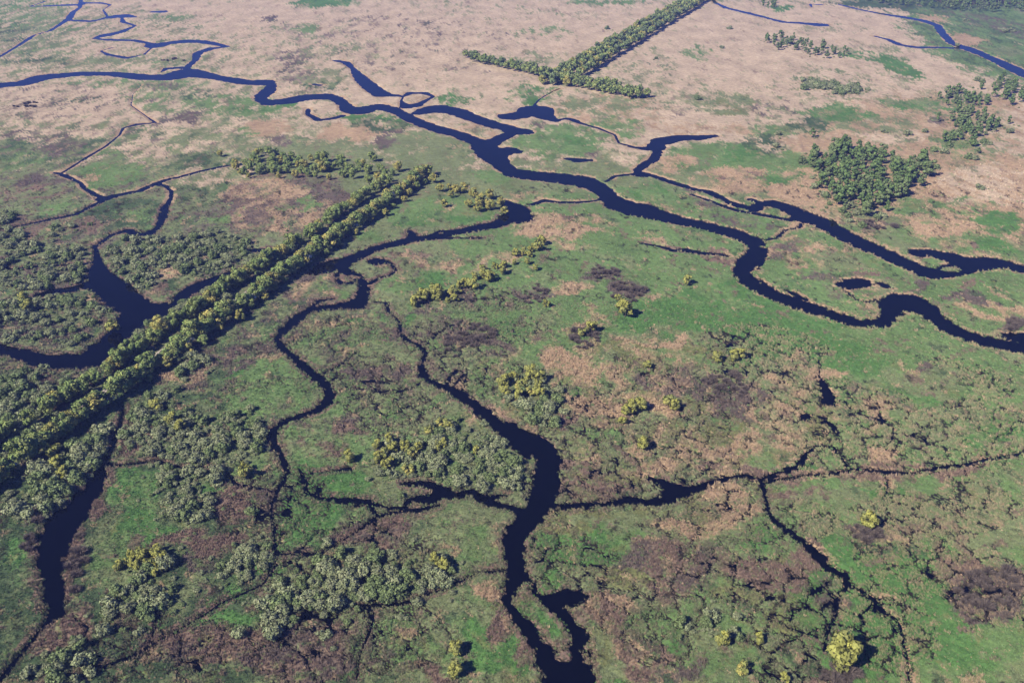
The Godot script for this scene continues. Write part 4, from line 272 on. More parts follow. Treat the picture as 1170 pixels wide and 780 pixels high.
		[493,-1033.8,0.51, 503.3,-1064.4,0.93, 480.9,-1018.3,0.74, 481.6,-1040,0.63, 519.7,-1029.7,0.62, 495.7,-1060.7,0.79, 494,-1019.3,0.91, 507.2,-1037.1,0.54, 497.9,-999.3,0.50, 505.3,-1030.4,0.88, 487.6,-1055,0.86, 476.5,-999.7,0.53, 510.9,-1027.2,0.79, 510.2,-1028.5,0.61, 484.7,-1041.9,0.59, 511.2,-1010.1,0.73, 506.8,-1029.6,0.56, 483.8,-1018.9,0.59, 502.3,-1044.4,0.75, 486.9,-1046.8,0.57, 481.2,-1041,0.62, 501.5,-1011.4,0.92, 507.5,-1062.9,0.58, 468.4,-1010.2,0.53, 490.2,-1054.7,0.51, 516.2,-1051.7,0.51, 500.1,-1059.8,0.50, 518.9,-1023.8,0.65, 472.9,-1041.9,0.63, 496.3,-1010,0.89, 460.3,-958.8,0.65, 481.1,-944.5,0.68, 441.7,-904.6,0.64, 431.8,-864,0.59, 486,-928.8,0.52, 429.1,-854.4,0.96, 441.6,-886.1,0.79, 466.6,-908.2,0.56, 490.5,-969.1,0.63, 457.7,-893.4,0.53, 461.9,-942.2,0.61, 430.1,-863.6,0.50, 474.4,-935.3,0.91, 438.3,-897.9,0.52, 454.5,-927.9,0.91, 475.7,-981.2,0.64, 443,-903.6,0.80, 473.8,-923.3,0.54, 490.1,-1036.5,0.55, 447.5,-905.9,0.80, 417.4,-874.8,0.75, 472.7,-905.7,0.52, 444.6,-896.6,0.86, 472.5,-949,0.56, 476.9,-976.6,0.97, 462.2,-917.1,0.90, 420.3,-884.1,0.52, 470.1,-913.9,0.90, 446.3,-923.8,0.91, 425,-834.2,0.51, 416.9,-873.8,0.52, 427.8,-885.3,0.91, 409.5,-871.6,0.84, 466.1,-977.9,0.94, 491.3,-951.8,0.60, 426.3,-877,0.68, 499.8,-933.4,0.67, 490.3,-971.2,0.58, 481.4,-920.4,0.89, 468,-977.6,0.62, 444.4,-889.8,0.71, 461.2,-954.5,0.85, 478.9,-959.3,0.67, 446.5,-924.3,0.89, 429.5,-889.6,0.53, 474.8,-921.9,0.95, 446.1,-886.7,0.86, 431.6,-942.8,0.77, 457,-901,0.58, 405.6,-855.3,0.62, 472.2,-965.6,0.78, 483.9,-927.6,0.56, 451.9,-928.8,0.90, 481,-976.7,0.64, 418.7,-874.3,0.68, 451.7,-939.5,0.78, 448.7,-902.3,0.52, 446.9,-945,0.97, 453.8,-942.7,0.79, 440.7,-922.5,0.54]],
	["woodland_tree", "tree", "dark tree in the round clump where the eastern plain meets the far river", "trees of the round far clump",
		[561.9,-1090.4,0.70, 573.6,-1077,0.83, 563.9,-1077.9,0.80, 538.6,-1011.7,0.92, 553.4,-1057.1,1.04, 581.9,-1098.5,0.74, 550.2,-1045.4,0.74, 551.6,-1051.5,0.87, 540.8,-1035.3,0.84, 568,-1106.2,0.79, 536.3,-1047.5,1.02, 537.8,-1083.6,0.70, 573.7,-1089.5,0.77, 565.7,-1066.8,0.87, 559.6,-1065.2,0.68, 575.5,-1100.6,0.79, 584.8,-1101.5,0.66, 561.6,-1039.4,0.86, 568.7,-1105.1,0.89, 580.1,-1122.4,0.92, 555.1,-1024.5,0.91, 581.6,-1093.6,0.91, 557.5,-1083,0.63, 552.5,-1050.6,0.65, 552.5,-1084.6,0.63, 567.2,-1047.1,1.05, 592.5,-1121.6,0.61, 566.8,-1066.9,0.92]],
	["shore_tree", "tree", "dark tree in the long wood along the far green shore", "trees of the far shore wood",
		[769.3,-1669.8,1.05, 707.5,-1741.5,0.83, 736.2,-1853.4,0.85, 735.8,-1749.3,0.92, 965,-1863,0.85, 763.5,-1841.6,1.05, 714.6,-1861.2,0.89, 770.6,-1652.7,0.83, 737.7,-1827.7,1.16, 687.1,-1730.7,0.99, 882.3,-1740,0.89, 806.6,-1848,0.81, 800.6,-1692.1,0.92, 851.1,-1807,1.12, 903.1,-1738,1.24, 770.3,-1777.1,0.80, 759.5,-1680.2,1.15, 777.8,-1760.4,1.05, 648.7,-1741,1.20, 673.5,-1852.4,0.99, 839.8,-1777.1,0.95, 739.9,-1805.6,1.24, 841.9,-1732.3,0.82, 708.6,-1798.9,0.80, 919.7,-1812.8,0.84, 782.5,-1811.1,1.27, 747.7,-1686.8,1.07, 880.6,-1784.9,0.89, 862.7,-1671.4,1.01, 830.7,-1699.4,1.10, 717.3,-1684.9,0.92, 827.3,-1848.5,0.85, 750.2,-1757.8,1.03, 868.9,-1850.5,1.28, 795.1,-1742,1.18, 832.3,-1649.9,0.82, 731.8,-1866,0.80, 816.6,-1757.5,0.85, 683.4,-1821.7,1.23, 706.9,-1829.2,0.85, 801.4,-1639.8,1.22, 819.5,-1772.5,0.82, 723.4,-1849.2,0.81, 933.9,-1821.3,1.25, 834.7,-1815.7,1.00, 886.1,-1766.2,1.23, 702.2,-1869.2,0.92, 655.8,-1796.1,0.83, 795.3,-1807.3,1.25, 903.8,-1782.8,1.01, 659.1,-1856.5,1.18, 660.1,-1779.6,0.87, 712.6,-1708.8,0.87, 809.5,-1783.3,0.94, 726.1,-1704.7,0.88, 854.6,-1648.9,1.18, 725.9,-1773.4,1.14, 730,-1690.8,0.80, 769.7,-1865.1,1.18, 889.7,-1844.1,0.89, 687.9,-1784.5,0.99, 867.6,-1732.5,1.00, 840.5,-1859,0.81, 863.8,-1686.6,1.15, 784.9,-1649.4,0.85, 838.9,-1829.4,0.91, 756.6,-1650.7,0.84, 879.3,-1831.2,1.29, 846.6,-1710,0.93, 864,-1758.6,0.90, 737.8,-1764.3,0.82, 878.8,-1869.3,1.24, 780.4,-1680.6,1.21, 902.4,-1854.7,1.02, 783.5,-1860.4,0.89, 865.8,-1705.5,1.06, 656.5,-1817.7,1.18, 763.8,-1796.3,0.99, 816.5,-1730.4,1.03, 803.1,-1674.5,1.02, 790.5,-1771.4,1.18, 656.1,-1723,1.26, 777.6,-1846.8,1.12, 883.8,-1703.8,0.80, 944.3,-1848.2,0.95, 750.6,-1715,0.96, 816.8,-1861.7,0.90, 756.1,-1700.3,0.87, 957.4,-1852.4,0.89, 682.1,-1702.9,0.87, 810,-1808.4,0.86, 709,-1849.3,1.10, 684.2,-1803.3,1.20, 673.7,-1835,0.85, 886.9,-1857.4,0.85, 845.7,-1764.3,1.26, 916.6,-1797.2,0.97, 734.9,-1677.7,0.82, 765.2,-1728.1,0.90, 687.1,-1854.3,0.81, 676.1,-1742.4,0.95, 821.2,-1686.7,0.80, 721.9,-1758.4,0.82, 840.6,-1674.8,1.29, 747.5,-1794.7,1.01, 758.6,-1822.6,0.82, 893.1,-1748.5,0.84, 917.4,-1762.7,0.86, 827.5,-1803.1,0.92, 872.8,-1769,0.91, 658.3,-1751.7,1.30, 637.9,-1770.4,1.13, 898.2,-1818.7,1.11, 747.2,-1670,1.17, 830.2,-1717.1,1.28, 795.9,-1790.6,1.30, 935.3,-1862,1.12, 873.9,-1805.6,0.80, 799.5,-1656.9,1.04, 788.4,-1714.8,1.25, 784.6,-1827.4,0.80, 799.8,-1729.4,0.90, 810.7,-1702,0.83, 728.6,-1816.3,0.89, 913.2,-1841.5,1.01, 820.2,-1836.2,1.01, 857.4,-1865.3,1.26, 765.8,-1712.2,1.29, 917.5,-1781.7,0.87, 676.1,-1718.8,1.19, 691.4,-1717.1,1.01, 895.1,-1803.9,0.96, 865,-1789.8,0.81, 667.4,-1870.5,1.06, 709.2,-1722.5,0.92, 745.2,-1781.9,1.20, 780.7,-1701.4,0.99, 811.5,-1717.7,0.93, 689.7,-1760.1,1.05, 902.2,-1832.6,1.01, 812.6,-1648.1,1.21, 816.4,-1666.9,0.90, 914,-1870.8,1.23, 849.6,-1693.1,1.24, 881.3,-1721.8,1.05, 722.4,-1727.7,0.92, 876.2,-1674.4,0.84, 852.8,-1838.7,0.89, 839.9,-1746.4,0.87, 660.1,-1765.4,1.21, 466.8,-1747.1,0.77, 447.8,-1690.9,0.72, 439,-1717.1,0.81, 460.8,-1762.7,0.89, 443.3,-1741.1,0.82, 447.1,-1678.8,0.81, 457.2,-1712.3,0.71, 453.3,-1699.3,0.81, 456,-1724.9,0.87, 440.1,-1756.8,0.81, 434,-1702.3,0.70, 441.9,-1697.8,0.74]],
	["willow_bush", "bush", "lone round bush on the open pale grass of the eastern plain", "lone bushes of the eastern plain",
		[258,-894.6,1.20, 245.1,-853,1.20, 255,-803.5,1.70, 363.4,-903.2,1.30, 383.2,-894.8,1.60, 403.8,-903.9,1.20, 386.6,-839.7,1.50, 394,-834.1,1.50, 444.5,-865.3,1.50, 447.9,-861.6,1.20, 485.5,-901.7,1.50, 409,-817.3,1.60, 413.1,-814,1.30, 382.4,-733.9,1.40, 737.4,-1452.4,2.00, 751.4,-1459.9,2.00, 552.9,-1127,1.60, 555.9,-1119.6,1.40, 289.1,-1329.5,1.40, 330.7,-1479.8,1.60, 205,-1036.1,1.60, 144.8,-1479.8,1.60, 407.2,-854.5,1.40, 367.5,-787.7,1.40, 250.9,-713.9,1.50, 246.7,-736.1,1.40, 188.8,-1256.1,1.00, 622.3,-1348.6,1.40, 721.5,-1551.7,1.60]],
	["willow_bush", "bush", "grey green willow bush in the thicket between the wide lake and its winding feeder", "bushes behind the lake",
		[-221,-595.4,1.40, -278.5,-598,1.21, -195.8,-580.4,1.16, -178.6,-579.8,0.82, -257.3,-599.3,1.33, -189.2,-600.4,0.69, -238.5,-601.2,1.17, -262.9,-569.1,0.57, -267.6,-612,0.59, -189.9,-582.2,1.34, -247.2,-573.3,1.37, -236.8,-596.7,1.26, -211.5,-612.2,1.27, -273.6,-597.8,1.37, -229.5,-620.6,0.90, -215.1,-578.7,0.73, -238,-607,0.91, -252.6,-582.2,0.56, -197.3,-607.8,1.09, -202.5,-575.5,1.02, -179.7,-583.5,0.67, -243.5,-566.8,1.28, -259.6,-596.2,1.56, -277.8,-599.9,1.51, -199.3,-608.6,0.59, -196.1,-607.2,1.18, -187.2,-615.2,1.42, -231,-598.8,0.63, -213.1,-598.9,1.55, -249.7,-571.9,1.21, -212.9,-635.5,1.01, -250.7,-616.9,1.48, -257.3,-622.4,1.38, -235.1,-552.1,1.07, -244.5,-597.9,0.61, -221.3,-630.2,1.44, -255,-606.4,0.83, -221.7,-581.4,1.40, -203,-596.3,0.88, -207.1,-561.3,1.14, -260.2,-585.3,0.77, -266.7,-601.5,1.29, -212.3,-617.4,1.05, -178.1,-591.7,0.76, -208.5,-564.8,0.59, -246.8,-610.9,0.64, -274.5,-622.1,1.38, -218.6,-592.7,0.79, -171.1,-597.2,0.61, -204.4,-589.7,1.47, -266.4,-618.5,1.54, -199.9,-563.9,0.74, -220.3,-608.3,1.26, -231.2,-613.1,0.99, -260.2,-582.9,0.70, -271.2,-586.3,0.66, -206.6,-585.4,0.68, -177.3,-584.3,1.29, -256.8,-608.5,0.96, -192.2,-619.9,0.72, -176.3,-577.5,1.04, -263.7,-597.5,1.48, -199.1,-571.6,1.27, -242.8,-559.3,1.47, -219.8,-621.9,0.56, -216.9,-633.5,0.62, -227.3,-625.9,1.55, -199,-601.2,0.58, -221.7,-576.3,1.02, -233.4,-584.7,1.44, -202.5,-602.8,1.55, -232.9,-574.1,1.36, -263.1,-574.3,0.70, -235.1,-606.1,1.47, -277.7,-607.4,0.57, -182.6,-594.2,1.14, -234,-581.6,0.64, -217.3,-632.1,0.60, -197.5,-592.6,0.91, -258.1,-598.3,1.12, -221.4,-585.8,1.29, -231,-605.6,1.18, -232.3,-602.7,1.12, -217.8,-629,1.19, -225.6,-618.9,0.74, -233.8,-606.1,0.66, -192,-605.5,0.85, -214.4,-593.8,1.25, -199.4,-623.9,1.51, -263.5,-580,1.57, -189,-589.6,0.59, -255.5,-591.4,1.15, -241.3,-606.3,1.18, -241,-581.9,1.44, -243.9,-619.2,0.58, -250,-602.2,1.44, -255.7,-564,1.27, -214,-594.6,0.57, -244,-595.4,0.95, -192.7,-584.6,0.67, -250,-573.9,1.42, -241.8,-559.9,0.56, -237.8,-550.8,1.17, -215.6,-596.6,0.67, -222.3,-571.8,0.79, -205.2,-567.4,0.94, -278.2,-592.6,0.63, -211.8,-619,1.08, -242.3,-583.1,0.99, -190.2,-617,1.02, -211.3,-619.4,0.78, -233.4,-598.9,1.41, -211.7,-609.5,1.02, -196.6,-581.3,0.74, -213,-600.8,0.76, -235,-540.6,0.58, -184.7,-600.5,1.40, -237.1,-541.9,1.13, -254,-619.6,0.73, -271.4,-624,1.26, -216,-614,0.83, -210.9,-613.7,0.59, -282.8,-599.3,0.57, -251.9,-596.4,0.87, -215.8,-571.2,1.38, -240.9,-591.3,1.07, -233.6,-612.6,1.37, -260.2,-617.1,0.57, -256.1,-615,0.76, -231.8,-546.7,1.23, -197.1,-574.5,0.71, -180.6,-592.7,0.56, -202,-617.8,0.66, -225.4,-608.8,0.74, -241.4,-560.3,0.79, -210.7,-577.9,1.41, -251.8,-624.7,1.05, -207.4,-627,0.67, -255.1,-564,0.56, -241.6,-578.9,1.55, -237.6,-623.5,1.27, -228.8,-600.8,1.55, -202.4,-576.6,0.56, -207.2,-607.6,1.04, -245,-550.6,1.44, -185.2,-588,0.61, -238.6,-566.5,0.73, -169.8,-582.5,1.24, -231.8,-543.7,0.83, -190.1,-611.4,0.68, -215.9,-564.5,1.37, -265.6,-613.2,0.78, -254.5,-582.5,1.23, -234.2,-558.1,1.56, -229.6,-584.9,1.56, -188.9,-575.3,1.13, -193.5,-589.6,1.17, -210.3,-577.5,0.67, -243.1,-550.8,0.68, -182.9,-609.6,0.62, -266.2,-607.6,0.87, -208.5,-579.8,0.85, -253.2,-578.2,0.68, -171.1,-589.2,0.73, -240.8,-550.3,1.57, -204.5,-560.7,0.85, -216.9,-608.9,0.66, -242,-577.6,1.52]],
	["willow_bush", "bush", "grey green willow bush on the blunt headland south of the lake arm", "bushes on the lake headland",
		[-253.8,-467.5,0.57, -242.2,-507.2,0.70, -245.6,-469.6,1.28, -246.7,-490.3,1.37, -288.5,-497.3,0.83, -266.1,-480.9,0.75, -282.9,-480.6,0.72, -290.8,-498.3,1.44, -304.6,-513.8,1.57, -258.3,-467.7,0.61, -284,-493.7,0.85, -296.2,-512,0.80, -243.5,-473.3,0.80, -264.3,-514.9,1.09, -297.6,-495.7,0.85, -301,-515.1,1.13, -274.7,-522.6,1.45, -272.1,-519.4,1.53, -287.4,-496.8,1.32, -271.4,-470.4,0.74, -248,-506.7,1.33, -295.2,-509.7,0.60, -253.3,-481.3,1.12, -258.8,-483.6,0.58, -286.5,-524.9,0.96, -281.2,-494.9,1.48, -263.6,-501.3,1.08, -256.1,-502.6,0.97, -291.2,-506.6,1.11, -283.9,-529.3,0.71, -267.7,-494,1.04, -264.7,-524.3,0.66, -299,-519,1.35, -299.9,-485.4,0.86, -273.3,-479,0.56, -274.3,-490.4,1.14, -258.3,-476.1,0.74, -286.1,-469.9,1.57, -262.4,-472.6,0.78, -299.3,-518.3,1.57, -270.2,-511.8,0.66, -273.8,-490.5,1.18, -259.8,-495.2,0.56, -306.6,-502.4,1.46, -309.8,-514.6,1.51, -270,-516.4,1.30, -285.9,-513.9,0.93, -268.8,-514.9,1.37, -273.1,-489.3,1.24, -296.3,-494.4,1.34, -262.7,-478.8,0.57, -247.6,-463.6,0.85, -291.8,-520.1,1.18, -249.8,-485.3,0.71, -265.2,-476,1.15, -283.5,-515.8,1.02, -295.1,-511.3,0.95, -301.6,-512.4,0.75, -278.6,-473.7,0.58, -277.2,-521.3,1.39, -243.5,-473,1.04, -287,-513.3,0.97, -304.2,-490.7,1.31, -304.1,-498.6,1.46, -298.4,-522.7,0.89, -253.6,-497.7,0.56, -287.9,-490.5,0.73, -269,-473.4,1.09, -267,-504,0.59, -259.8,-486.2,0.79, -301,-514.5,0.75, -255.2,-513,1.51, -279.1,-501.4,0.81, -279.3,-516.3,0.69, -273.8,-521.6,1.39, -284,-477.7,1.02, -277.1,-474.5,0.64, -312.5,-520,0.69, -279,-511.4,1.42, -310.1,-502.3,0.90, -260.3,-479.3,0.97, -249.1,-509.4,0.90, -245.2,-490.9,0.69, -264.2,-519,0.65]],
	["willow_bush", "bush", "olive willow bush in the dense thicket west of the lake", "bushes west of the lake",
		[-289.8,-577.6,1.14, -312.1,-589.8,1.11, -339.4,-590,0.59, -300.8,-602,1.43, -299.1,-551.9,1.30, -306.6,-593.8,1.33, -293.7,-586.9,0.82, -328.6,-557.7,0.59, -290.1,-570.2,0.88, -315.7,-581.5,0.80, -311,-601,0.72, -346.4,-595.1,0.88, -288,-552.7,1.41, -332.2,-598,1.20, -293.9,-594.3,0.93, -307.9,-559.4,1.06, -298.1,-594.4,0.91, -305.1,-563.5,1.29, -329,-600.7,1.38, -307.3,-560.6,0.56, -317,-604.2,1.26, -303.8,-546.6,0.61, -279.3,-552.1,0.56, -320.9,-572.3,1.25, -308.5,-601.3,0.96, -306.3,-575.8,0.67, -316.7,-588.9,1.21, -333.6,-601.8,0.71, -296.8,-569,0.89, -337.6,-581.6,1.51, -283.5,-567.2,1.30, -310.9,-552.1,0.57, -299.8,-561.8,1.05, -326.9,-547.9,1.06, -299.6,-554.9,1.53, -292.3,-549.1,0.58, -330.8,-563.5,0.57, -326.1,-562.3,0.71, -294.8,-586.8,0.61, -290.7,-558.4,0.86, -325.7,-578.9,0.83, -325.2,-550.3,0.67, -311.8,-540.4,0.71, -301.5,-586.8,0.94, -330.1,-556.2,0.81, -314.5,-541.9,1.54, -314.4,-574.2,0.58, -314.8,-565.2,0.59, -305.4,-586.3,0.86, -282.3,-555.5,1.47, -309.1,-538.8,1.18, -308.6,-581.8,0.76, -334.4,-593,0.85, -303,-539.3,1.17, -307.3,-548.6,1.47, -295,-541.7,1.14, -315.3,-592.9,1.30, -312.7,-555.7,0.86, -330.2,-603.6,0.67, -328.4,-569.6,0.80, -320.2,-606.9,0.56, -340.9,-577.1,1.43, -316.7,-552.5,0.68, -338.3,-570.2,0.74, -299.2,-539.7,1.23, -320.6,-543.6,0.90, -303,-553.8,1.15, -325,-580.7,0.65, -337.7,-592,0.77, -333.6,-610.7,1.06, -283.7,-563.1,0.76, -345.8,-607.1,0.75, -302.1,-587.9,1.42, -312.8,-549.2,0.60, -291.8,-572.7,0.70, -280.2,-549.7,0.91, -290.9,-569.2,1.19, -302.2,-583.6,0.77]],
	["willow_bush", "bush", "pale willow bush crowding the lake side of the dyke trees", "bushes below the dyke by the lake",
		[-161.9,-591.3,1.49, -210,-492.5,0.64, -213.1,-456.9,0.59, -166,-561.7,1.09, -182.7,-521.8,0.56, -191.4,-515.7,1.04, -180.5,-528.9,1.31, -179.4,-507.5,0.62, -212.8,-474.1,1.37, -195.6,-516.3,1.46, -181.9,-551.7,0.58, -200.4,-480.4,0.56, -197.7,-498.5,0.56, -148.1,-617.2,0.74, -201.9,-469.5,1.54, -200.5,-490.3,1.02, -215.2,-437.5,0.57, -185.7,-524.9,0.72, -192.2,-504.1,1.05, -165.3,-552.9,0.68, -186.8,-511.6,0.82, -201,-474.1,1.54, -201.9,-486.7,0.70, -187.3,-503,1.19, -169.9,-551.7,0.77, -201.4,-504,0.74, -205.6,-457,0.71, -158.3,-577.8,1.51, -185.3,-512.8,1.24, -203,-489.6,0.62, -213.5,-488.4,1.11, -211,-443.8,0.59, -192.8,-516.3,0.83, -151.4,-612.2,0.77, -176.5,-522.9,1.44, -157.6,-589.2,1.42, -211.1,-459.8,0.82, -188.7,-531.4,1.15, -181.1,-551.6,0.83, -209.7,-469.9,1.20, -186.2,-535.9,0.75, -150.8,-624.2,0.69, -153.7,-573.4,1.16, -190.4,-521.9,0.98, -177.1,-540,1.32, -159.1,-590.2,1.12, -209.7,-456.1,1.50, -210.1,-447.7,1.39, -201.3,-516.4,1.19, -152.8,-605.2,1.45, -200.1,-508.7,1.30, -203.5,-487.7,0.57, -193.7,-495.5,0.56, -210.8,-487.4,0.85, -213.7,-472.4,1.12, -187.3,-520.8,0.67, -163.3,-582.5,0.84, -153.6,-599.7,1.39, -174.1,-563.5,1.29, -208,-465.8,1.17, -202.1,-503.5,1.56, -193.3,-503.1,1.08, -153.6,-602.8,1.32, -200.1,-471.4,0.78, -211.4,-476.7,0.77, -206.4,-493.4,0.88, -186.6,-531.2,0.62, -178.2,-544,1.48, -201.9,-497.9,1.18, -206.2,-483.8,1.06, -193.4,-534,0.98, -213.4,-491.3,0.88, -178.1,-531.9,0.67, -188,-521.8,1.08, -162.6,-589.2,1.34, -155.4,-623.2,1.39, -165.5,-561.2,0.75, -165,-567.3,1.39, -200.8,-515.9,0.91, -191.4,-537.2,0.85, -154.7,-587.4,0.60, -212.1,-472,1.44, -218.1,-438.7,1.42, -205.7,-463.2,0.71]],
	["willow_bush", "bush", "grey willow bush in the broad thicket between the dyke and the winding channel", "bushes of the broad thicket",
		[-149.2,-384.3,1.28, -169.2,-386.3,0.55, -168.6,-374.4,0.67, -157.4,-354.6,0.69, -149.5,-368,0.73, -150.9,-378.8,0.52, -146.8,-375.9,0.56, -156.8,-371.9,0.48, -130.4,-373,1.25, -149.1,-354.6,1.18, -161,-355.5,0.67, -184,-401.4,0.76, -168.6,-385.6,1.36, -169,-382.4,0.67, -180.3,-383.4,0.52, -129.4,-391.1,0.53, -168,-383.3,0.55, -167.8,-370.2,0.80, -137.4,-366.1,0.78, -136.2,-363.5,0.79, -177.9,-381.1,1.10, -155.2,-360.1,1.40, -169.7,-366.7,0.65, -132.1,-373.3,0.60, -162.4,-389.8,0.93, -160.4,-378.8,1.40, -159.5,-369.5,0.78, -119.2,-359.4,0.88, -167.2,-393.2,0.65, -134.6,-362.1,1.03, -153.9,-361.3,1.38, -138.4,-369,1.24, -183.2,-385.7,1.16, -156.1,-376.5,0.64, -135,-379.2,0.50, -167.5,-375.3,0.80, -139.9,-385.6,1.12, -119.8,-372.6,1.40, -182.3,-398.7,1.04, -174.6,-400,0.83, -146.2,-351.5,0.78, -132.3,-383.5,0.66, -118.5,-365.9,0.89, -175.7,-395.6,0.82, -144.1,-364.4,1.15, -179.5,-391.3,0.54, -156.4,-364.8,0.53, -171,-400.2,1.03, -152.1,-358.7,0.91, -139.6,-355.5,1.28, -127.4,-369.7,0.96, -126,-367.6,0.59, -140.1,-353.3,0.73, -171.7,-381.8,0.96, -150.6,-371.5,1.26, -163.5,-347.8,0.55, -178.5,-380.3,1.15, -165.1,-384.1,0.64, -166.7,-363.9,0.54, -134.2,-379,1.02, -134.2,-359.4,1.30, -124.8,-363.4,1.42, -135.6,-388.2,1.29, -140.6,-369.4,0.71, -145.7,-355.4,0.53, -128.1,-370.4,1.43, -127.2,-382.9,0.84, -162.4,-374.6,0.78, -127.6,-350.2,0.64, -144.1,-367.5,0.75, -126.1,-373.7,0.72, -177.9,-407.3,1.29, -143.5,-379.6,0.90, -143.1,-350.8,1.30, -170.3,-374.4,0.88, -130,-374.7,1.26, -142,-363.2,1.39, -135.1,-363.4,1.45, -177.1,-409.3,0.83, -170.2,-399,0.73, -140.3,-374.9,1.03, -168.4,-372.2,1.02, -157.8,-381.4,1.33, -165.3,-362.6,0.60, -160.9,-377,0.97, -183.3,-387.3,1.08, -157.9,-379.7,1.05, -133.9,-355.7,0.53, -134.9,-351.3,0.59, -141,-387.8,1.20, -171.2,-376.6,0.79, -174.1,-366.3,0.71, -186.2,-387.9,1.22, -157.4,-383,0.57, -186.4,-394.8,1.21, -157,-372.8,1.03, -121.3,-350.3,0.49, -180.5,-406.4,0.53, -175.2,-388.8,0.55, -171.2,-398.5,0.69, -137.9,-372.3,0.74, -146.4,-376.8,0.56, -143.8,-379.2,0.49, -176.3,-378.7,0.63, -167.1,-360.9,0.54, -135.5,-371.6,0.75, -157.2,-359.4,0.99, -156.6,-354.3,0.53, -123.1,-366.8,0.66, -161.1,-392.9,0.97, -151.1,-365.3,1.03, -183.6,-371.5,1.21, -136,-385.2,0.66, -124,-381.6,1.08, -154.7,-385.1,1.30, -144.9,-365.7,0.51, -160.1,-360.9,0.52, -166.7,-364.9,0.60, -183.4,-395.8,0.81, -130,-393.2,0.53, -165.5,-357.4,1.28, -130.1,-395.9,0.85, -124.3,-356.2,0.84, -166.3,-358,0.87, -125,-354,0.51, -172,-413.6,0.94, -158.8,-388.3,1.14, -132,-342.2,1.32, -122.7,-378.9,0.99, -177.4,-361.9,0.71, -175.9,-368.9,0.62, -137.3,-360.2,0.81, -157.6,-357,0.49, -155.2,-384.5,0.49, -179.4,-364.5,0.85, -147.3,-362.6,1.13, -202.5,-413.4,0.51, -184.1,-399.3,0.48, -168.8,-376.4,1.03, -174,-387.5,1.11, -148.2,-367.5,0.59, -147.8,-355.2,0.57, -118.9,-359.7,1.36, -144.7,-353.8,1.12, -148.6,-370.9,0.51]],
	["willow_bush", "bush", "pale grey willow bush beside the small green meadow under the broad thicket", "bushes by the small meadow",
		[-139.1,-341.6,1.00, -151.5,-339.3,1.03, -143.3,-320.6,0.64, -142.6,-332.6,0.77, -157.8,-340.8,0.64, -150.5,-336,1.10, -140.1,-329.5,0.52, -151.7,-339.5,0.97, -148,-321.8,1.10, -147,-313.9,0.60, -135.3,-316.6,1.41, -139.3,-333.9,0.48, -157.8,-346.9,0.53, -137.8,-311,1.43, -129.1,-320.7,1.06, -148.4,-341.5,0.49, -130.6,-335.9,1.38, -130.4,-334.2,0.53, -137.8,-324.3,0.52, -151.2,-332.2,0.85, -131.2,-310.4,1.33, -153.7,-338.1,1.19, -127.7,-311.5,0.94, -146.8,-339.9,0.55, -139.3,-327.3,0.58, -150.7,-343.1,0.61, -154.9,-345.7,0.91, -148.3,-334.2,0.52, -129.9,-325.5,0.53, -142.4,-318.4,0.69, -144.6,-342.5,1.17, -129.8,-334.3,1.00, -141.2,-312.9,1.42, -129.1,-316.5,0.89, -148.8,-333.1,0.56, -139.5,-325.9,0.52, -136.9,-331.5,0.49, -140.9,-328,0.92, -129.9,-310.8,0.70, -143,-318.4,0.67, -155.5,-333.8,0.57, -141.2,-339.6,0.64, -156.9,-345.1,0.57, -139.4,-320.3,1.21, -132,-325,0.90, -143.6,-336.9,0.64, -129.7,-312.8,0.80]],
	["willow_bush", "bush", "pale sage willow bush in the thicket left of the wide dark middle channel", "bushes of the central thicket",
